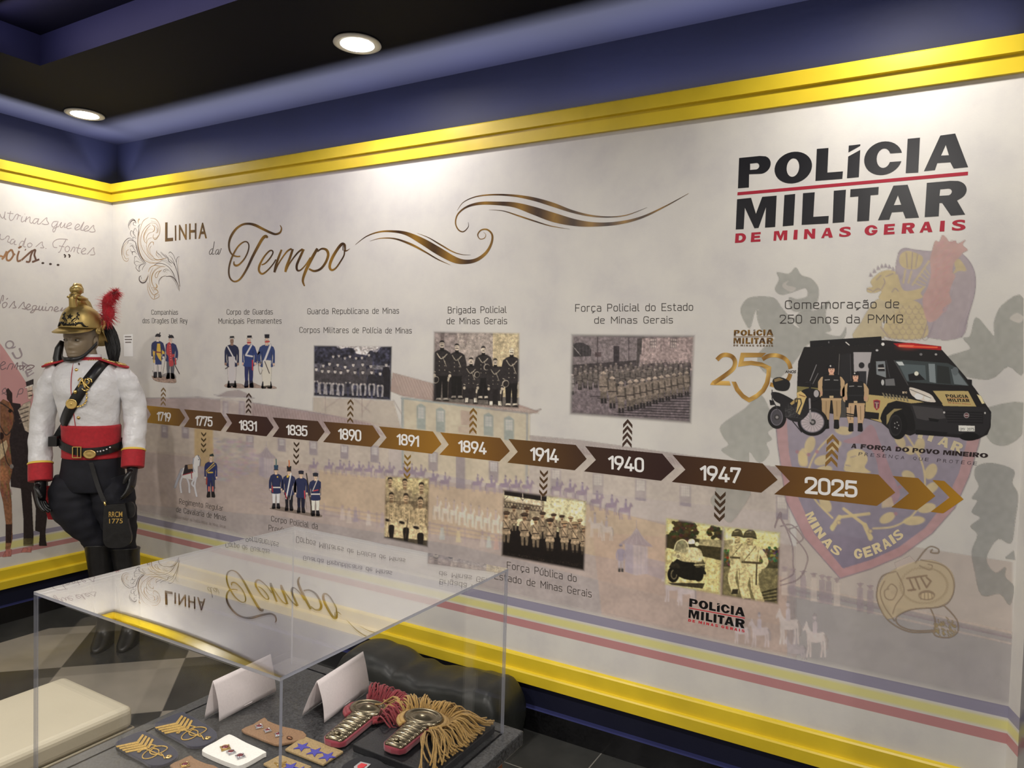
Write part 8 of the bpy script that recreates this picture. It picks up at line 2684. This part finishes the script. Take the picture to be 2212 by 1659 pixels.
# head, neck and face
HX, HZ = -.045,1.630                 # centre of the head
head = MB()
nA, nZ = 56,46
rg = []
for j in range(nZ + 1):
    z = -.125 + .245 * j / nZ          # below / above the eye line
    # base outline: half width, front depth, back depth
    hw = float(np.interp(z, [-.125,-.11,-.085,-.05,0,.05,.09,.115,.120],[.018,.034,.047,.060,.068,.071,.062,.032,.012]))
    fr = float(np.interp(z, [-.125,-.11,-.085,-.05,0,.05,.09,.115,.120],[.070,.086,.090,.092,.092,.094,.074,.036,.012]))
    bk = float(np.interp(z, [-.125,-.09,-.05,0,.05,.09,.115,.120],[.010,.045,.078,.098,.100,.082,.04,.012]))
    ring = []
    for k in range(nA):
        a = 2 * PI * k / nA - PI / 2       # front at -y
        c, s_ = math.cos(a), math.sin(a)
        x = hw * math.copysign(abs(c) ** .9, c)
        y = (fr if s_ < 0 else bk) * math.copysign(abs(s_) ** .9, s_)
        f = math.exp(-(x / .0115) ** 2) if s_ < 0 else 0
        g_ = lambda zz, w_: math.exp(-((z - zz) / w_) ** 2)
        if s_ < 0:
            y -= f * (.027 * max(0,1 - max(0,(.006 - z) / .048)) * (1 if -.046 < z < .012 else 0) * min(1, max(0,(.014 - z) / .05) + .18) if z > -.05 else 0)
            y -= math.exp(-(x / .017) ** 2) * .0095 * g_(-.040,.008)                 # nostrils
            y -= math.exp(-(x / .023) ** 2) * (.0085 * g_(-.0655,.0055) + .0085 * g_(-.0785,.006) - .0085 * g_(-.072,.0030))   # lips
            y += math.exp(-(x / .03) ** 2) * .004 * g_(-.092,.007)
            y -= math.exp(-(x / .02) ** 2) * .006 * g_(-.110,.012)
            for ex in (-.031,.031):
                y += math.exp(-((x - ex) / .015) ** 2) * .0150 * g_(.0,.012)
                y -= math.exp(-((x - ex) / .010) ** 2) * .0040 * g_(-.001,.006)
                y -= math.exp(-((x - ex) / .018) ** 2) * .0065 * g_(.020,.007)        # brow
                y -= math.exp(-((x - ex * 1.35) / .016) ** 2) * .004 * g_(-.030,.014)  # cheekbone
        ring.append((x, y, z))
    rg.append(ring)
HROT = Matrix.Translation((HX, .0, HZ)) @ Matrix.Rotation(math.radians(-13),4, 'Z') @ Matrix.Rotation(math.radians(4),4, 'X')
head.rings(rg, True, HROT)
for s_ in (-1,1):                           # ears
    head.ball((s_ * .070,.012,-.012),.010,.020,.032,12,8, HROT)
ngs = [ell(-.020,.010,1.505,.058,.060,24), ell(-.026,.012,1.54,.056,.058,24), ell(-.036,.014,1.575,.056,.060,24), ell(HX, .012,1.61,.052,.056,24)]
head.rings(ngs)
mp(head.build('body', M_SKIN, None, True))['label'] = 'matt olive-grey head and neck'
for s_ in (-1,1):
    o = MB().ball((s_ * .031,-.0810,.0010),.0105,.008,.0052,14,8, HROT).build('eye', mat('painted_eye', (.30,.27,.22,1),.25), None, True)
    mp(o)
    o2 = MB().ball((s_ * .031 - .002,-.0882,.0010),.0042,.0022,.0042,12,8, HROT).build('iris', M_BLACKMET, None, True)
    o2.parent = o

# helmet
HEL = HROT @ Matrix.Translation((0,.006,.050)) @ Matrix.Rotation(math.radians(-3),4, 'X') @ Matrix.Diagonal((1.0,1.0,.87,1.0))
hel = mp(MB().rings([[(rx * math.cos(2 * PI * k / 40), ry * math.sin(2 * PI * k / 40) - cy, z) for k in range(40)] for rx, ry, cy, z in
      ((.092,.116,0,.000),(.095,.119,0,.010),(.0945,.118,0,.03),(.091,.114,0,.06),(.083,.105,0,.09),(.070,.090,.004,.115),(.052,.068,.010,.135),(.032,.046,.016,.150),(.012,.02,.018,.157))], True, HEL).build('helmet', M_HELM, None, True))
mod(hel, 'SUBSURF', levels=1, render_levels=1)
hel['label'] = 'brass dragoon helmet with crest'
def hp(o):
    o.parent = hel
    return o
# peak and neck guard
vs = []
for t in np.linspace(-1,1,25):
    a = -PI / 2 + t * 1.25
    e_ = 1 - abs(t) ** 2.2
    vs.append([(.0945 * math.cos(a),.1185 * math.sin(a),.012),((.0945 + .040 * e_) * math.cos(a),(.1185 + .050 * e_) * math.sin(a),.012 - .030 * e_ - .004),
               ((.0945 + .040 * e_) * math.cos(a),(.1185 + .050 * e_) * math.sin(a),.009 - .030 * e_ - .004),(.093 * math.cos(a),.117 * math.sin(a),.006)])
hp(MB().rings(vs, True, HEL).build('peak', M_HELM, None, True))
vs = []
for t in np.linspace(-1,1,25):
    a = PI / 2 + t * 1.3
    e_ = 1 - abs(t) ** 2.5
    vs.append([(.094 * math.cos(a),.118 * math.sin(a),.015),((.094 + .008 * e_) * math.cos(a),(.118 + .010 * e_) * math.sin(a),-.05 * e_),((.094 + .024 * e_) * math.cos(a),(.118 + .035 * e_) * math.sin(a),-.095 * e_ - .002),
               ((.092 + .024 * e_) * math.cos(a),(.116 + .035 * e_) * math.sin(a),-.096 * e_ - .003),((.091 + .008 * e_) * math.cos(a),(.115 + .010 * e_) * math.sin(a),-.05 * e_),(.091 * math.cos(a),.115 * math.sin(a),.010)])
hp(MB().rings(vs, True, HEL).build('neck_guard', M_HELM, None, True))
b = MB()
b.tube([(.0965 * math.cos(a),.1205 * math.sin(a),.014) for a in np.linspace(0,2 * PI, 60)],.003,6, HEL)
hp(b.build('rim_band', M_HELM, None, True))
# crest: concave front pillar, comb, and a helmeted bust at the front
b = MB()
for xs in (1,):
    prof = [(-.060,.128,.022),(-.068,.160,.018),(-.066,.190,.020),(-.048,.212,.026)]
b.rings([[(w_ * math.cos(2 * PI * k / 16), y + w_ * 1.15 * math.sin(2 * PI * k / 16), z) for k in range(16)] for y, z, w_ in smooth(prof, False, 4)], True, HEL)
comb = [(-.050,.132),(-.056,.165),(-.045,.197),(-.015,.206),(.020,.196),(.055,.170),(.082,.130),(.095,.085),(.085,.075),(.070,.100),(.040,.130),(.0,.150)]
b.prism(comb, -.013,.013,0, HEL)
cr = hp(b.build('crest', M_HELM, None, True))
b = MB()
b.ball((0,-.040,.236),.030,.036,.030,16,12, HEL)
b.ball((0,-.052,.214),.019,.022,.020,14,10, HEL)
b.ball((0,-.073,.214),.006,.008,.006,8,6, HEL)
b.tube([(0,-.075,.240),(0,-.05,.268),(0,-.015,.268),(0,.005,.245),(0,.010,.222)],[.006,.010,.011,.009,.005],8, HEL)
for s_ in (-1,1):
    b.tube([(s_ * .012,-.062,.196),(s_ * .024,-.040,.188),(s_ * .026,-.010,.186),(s_ * .018,.02,.188)],[.008,.012,.010,.006],8, HEL)
    b.ball((s_ * .016,-.078,.192),.009,.010,.008,8,6, HEL)
o = b.build('crest_bust', M_HELM, None, True)
o.parent = cr
# dark relief on the front: star, branches and scroll
def dome(a, z, off=.0015):
    rx = float(np.interp(z, [.0,.03,.06,.09,.115],[.095,.0945,.091,.083,.070]))
    ry = float(np.interp(z, [.0,.03,.06,.09,.115],[.119,.118,.114,.105,.090]))
    return Vector(((rx + off) * math.sin(a),-(ry + off) * math.cos(a), z))
b = MB()
c = (.10,.076)
star = []
for k in range(10):
    r = .020 if k % 2 == 0 else .008
    star.append(dome(c[0] + r / .095 * math.sin(2 * PI * k / 10), c[1] + r * math.cos(2 * PI * k / 10)))
b.add(star + [dome(*c, .003)],[(i, (i + 1) % 10,10) for i in range(10)])
for s_ in (-1,1):
    b.tube([dome(c[0] + s_ * x, z, .001) for x, z in ((.05,.040),(.20,.044),(.33,.058),(.40,.085),(.38,.100))],.0017,6)
    for x, z, r in ((.16,.052,1),(.24,.060,1),(.30,.046,-1),(.34,.072,1),(.40,.072,-1),(.36,.092,1),(.12,.046,1),(.43,.094,-1)):
        p0, p1 = dome(c[0] + s_ * x, z, .002), dome(c[0] + s_ * (x + .06), z + .012 * r, .002)
        b.tube([p0, p0.lerp(p1,.5), p1],[.0012,.0042,.0008],6)
    b.tube([dome(c[0] + s_ * x, z, .0015) for x, z in ((.0,.026),(.18,.034),(.32,.030),(.44,.040),(.58,.040),(.66,.026),(.78,.018),(.86,.022))],[.0035,.005,.0055,.0065,.0065,.006,.0045,.002],6)
for k in range(7):
    b.tube([dome(c[0] - .30 + .1 * k, .022,.001), dome(c[0] - .26 + .1 * k, .034 + .006 * (k % 2),.002)],.003,6)
for v in range(len(b.v)):
    b.v[v] = tuple(HEL @ Vector(b.v[v]))
hp(b.build('black_relief', M_BLACKMET, None, True))
# side bosses and chin strap
for s_ in (-1,1):
    M_ = HEL @ Matrix.Translation((s_ * .094,-.012,-.004)) @ Matrix.Rotation(s_ * PI / 2,4, 'Y')
    o = hp(MB().lathe([(.020,0),(.021,.005),(.015,.008),(.011,.006),(.008,.012),(.002,.014)],18, M_).build('side_boss', M_HELM, None, True))
    hp(MB().tube([HEL @ Vector(p) for p in ((s_ * .094,.03,.075),(s_ * .105,.03,.055),(s_ * .106,.025,.03),(s_ * .104,.01,.0))],[.008,.010,.007,.004],8).build('plume_socket' if s_ > 0 else 'side_bracket', M_HELM, None, True))
st = [(.095,-.015,-.015),(.074,-.05,-.055),(.056,-.076,-.082),(.036,-.094,-.094),(.015,-.106,-.097),(-.02,-.106,-.097),(-.040,-.092,-.094),(-.059,-.073,-.082),(-.075,-.05,-.055),(-.095,-.015,-.015)]
q = smooth([tuple(HROT @ Vector(p)) for p in st], False, 5)
rg = []
for i in range(len(q)):
    p = Vector(q[i])
    rg.append([p + Vector((0,0,.011)), p + Vector((0,-.004,.008)), p + Vector((0,-.004,-.008)), p + Vector((0,0,-.011))])
hp(MB().rings(rg, True).build('chin_strap', M_LEATHER, None, True))
hp(MB().tube([tuple(HROT @ Vector(p)) for p in ((-.095,-.01,-.01),(-.108,-.02,-.05),(-.112,-.03,-.10),(-.095,-.05,-.15),(-.075,-.065,-.19),(-.05,-.085,-.215))],[.012,.020,.022,.017,.010,.003],10).build('hanging_strap', M_HAIR, None, True))
hp(MB().tube([tuple(HROT @ Vector(p)) for p in ((.04,-.09,-.115),(.045,-.085,-.15),(.03,-.09,-.19),(.0,-.10,-.215),(-.03,-.10,-.225))],.0035,8).build('brown_lace', mat('brown_lace', (.06,.035,.02,1),.7), None, True))
# red feather plume: many thin barbs along a curling shaft
b = MB()
r_ = random.Random(21)
shaft = smooth([(.103,.035,.055),(.122,.04,.100),(.115,.035,.150),(.130,.03,.190),(.160,.025,.220),(.175,.02,.238)], False, 6)
for i in range(1500):
    t = r_.random() ** .85
    p = Vector(shaft[min(len(shaft) - 1, int(t * len(shaft)))])
    d = Vector((r_.gauss(0,1), r_.gauss(0,1), r_.gauss(0,1) - .15)).normalized()
    ln = (.040 + .026 * math.sin(PI * min(1, t * 1.1 + .1))) * r_.uniform(.6,1.15)
    if .38 < t < .5:
        ln *= .75
    side = d.orthogonal().normalized()
    cu = d.cross(side) * r_.uniform(-.5,.5) + Vector((0,0,-.35))
    wd_ = r_.uniform(.0010,.0019)
    k0 = len(b.v)
    for j in range(4):
        f = j / 3
        c_ = p + d * ln * f + cu * ln * f * f * .55
        for sg in (-1,1):
            b.v.append(tuple(HEL @ (c_ + side * sg * wd_ * (1 - .8 * f))))
    for j in range(3):
        b.f.append([k0 + 2 * j, k0 + 2 * j + 1, k0 + 2 * j + 3, k0 + 2 * j + 2])
        b.m.append(0)
core = smooth([(*p, r) for p, r in zip([(.103,.035,.055),(.121,.04,.100),(.116,.035,.150),(.130,.03,.190),(.158,.025,.222)],[.012,.030,.024,.029,.018])], False, 5)
b.tube([tuple(HEL @ Vector(p[:3])) for p in core],[float(p[3]) for p in core],12)
hp(b.build('plume', M_PLUME, None, True))['label'] = 'curly red feather plume'
# black horsehair tail
b = MB()
tail = smooth([(.0,.085,.12,.012),(.025,.120,.08,.026),(.060,.135,.01,.033),(.085,.135,-.08,.034),(.098,.125,-.15,.027),(.104,.115,-.205,.010)], False, 5)
b.rings([[tuple(HEL @ (Vector(p[:3]) + Vector((p[3] * math.cos(2 * PI * k / 14), p[3] * .8 * math.sin(2 * PI * k / 14),0)))) for k in range(14)] for p in tail])
for i in range(240):
    a, rr = 2 * PI * r_.random(), r_.uniform(.8,1.12)
    pts = []
    ext = r_.uniform(.75,1.12)
    for j in range(9):
        f = j / 8 * (len(tail) - 1) * min(1, ext)
        p = tail[int(f)]
        pts.append(tuple(HEL @ (Vector(p[:3]) + Vector((p[3] * rr * math.cos(a), p[3] * .8 * rr * math.sin(a),-.03 * max(0, ext - 1) * j)))))
    b.tube(pts, [.0014] * 8 + [.0003],4)
hp(b.build('horsehair_tail', M_HAIR, None, True))['label'] = 'long black horsehair tail'

# pouch hanging from the belt
RM = man.matrix_basis if False else (Matrix.Translation((.70,-.53,.0)) @ Matrix.Rotation(math.radians(41),4, 'Z'))
sab = empty('sabretache', RM @ Vector((.185,-.165,.58)), math.radians(41))
tag(sab, 'flat black leather pouch with gold letters hanging by a strap at the mannequin hip', 'pouch')
def sp(o):
    o.parent = sab
    return o
pts = [(-.058,.190),(-.050,.205),(.030,.212),(.042,.205),(.060,.10),(.072,.045),(.068,.01),(.045,-.010),(.0,-.018),(-.040,-.012),(-.060,.02),(-.062,.10)]
o = sp(MB().prism([tuple(q) for q in smooth(pts, True, 5)],-.010,.012,1).build('pouch_flap', M_LEATHER))
bevel(o, .004,3)
hb = MB().prism([tuple(q) for q in smooth([(.03,.20),(.062,.215),(.080,.19),(.078,.15),(.058,.13),(.03,.15)], True, 5)],.014,.030,1)
sp(hb.build('pouch_back', M_LEATHER))
def lettering3d(txt, x0, x1, z0, z1, y, m):
    v, f = glyphs(txt, .006)
    u = (v[:, 0] - v[:, 0].min()) / np.ptp(v[:, 0])
    h = v[:, 1] / CAP
    vs = [(x0 + (x1 - x0) * a, y, z0 + (z1 - z0) * c) for a, c in zip(u, h)]
    b = MB()
    b.add(vs, f)
    return b
sp(lettering3d('RRCM', -.034,.030,.145,.172,-.0125, M_GOLD).build('gold_letters', M_GOLDCLOTH))
sp(lettering3d('1775', -.032,.032,.112,.136,-.0125, M_GOLD).build('gold_letters', M_GOLDCLOTH))
inv = Matrix.Rotation(-math.radians(41),4, 'Z') @ Matrix.Translation(-(RM @ Vector((.185,-.165,.58))))
def loc(x, y, z):
    return inv @ (RM @ Vector((x, y, z)))
sts = smooth([tuple(loc(*p)) for p in ((.055,-.145,1.000),(.075,-.150,.93),(.100,-.160,.86),(.128,-.170,.800))], False, 5)
rg = []
for p in sts:
    p = Vector(p)
    rg.append([p + Vector((-.011,0,0)), p + Vector((.011,0,0)), p + Vector((.011,.003,0)), p + Vector((-.011,.003,0))])
sp(MB().rings(rg).build('sling_strap', M_LEATHER))
sp(MB().tube([tuple(loc(*p)) for p in ((.128,-.172,.805),(.131,-.172,.79),(.136,-.170,.782))],.005,8).build('sling_ring', M_GOLD, None, True))
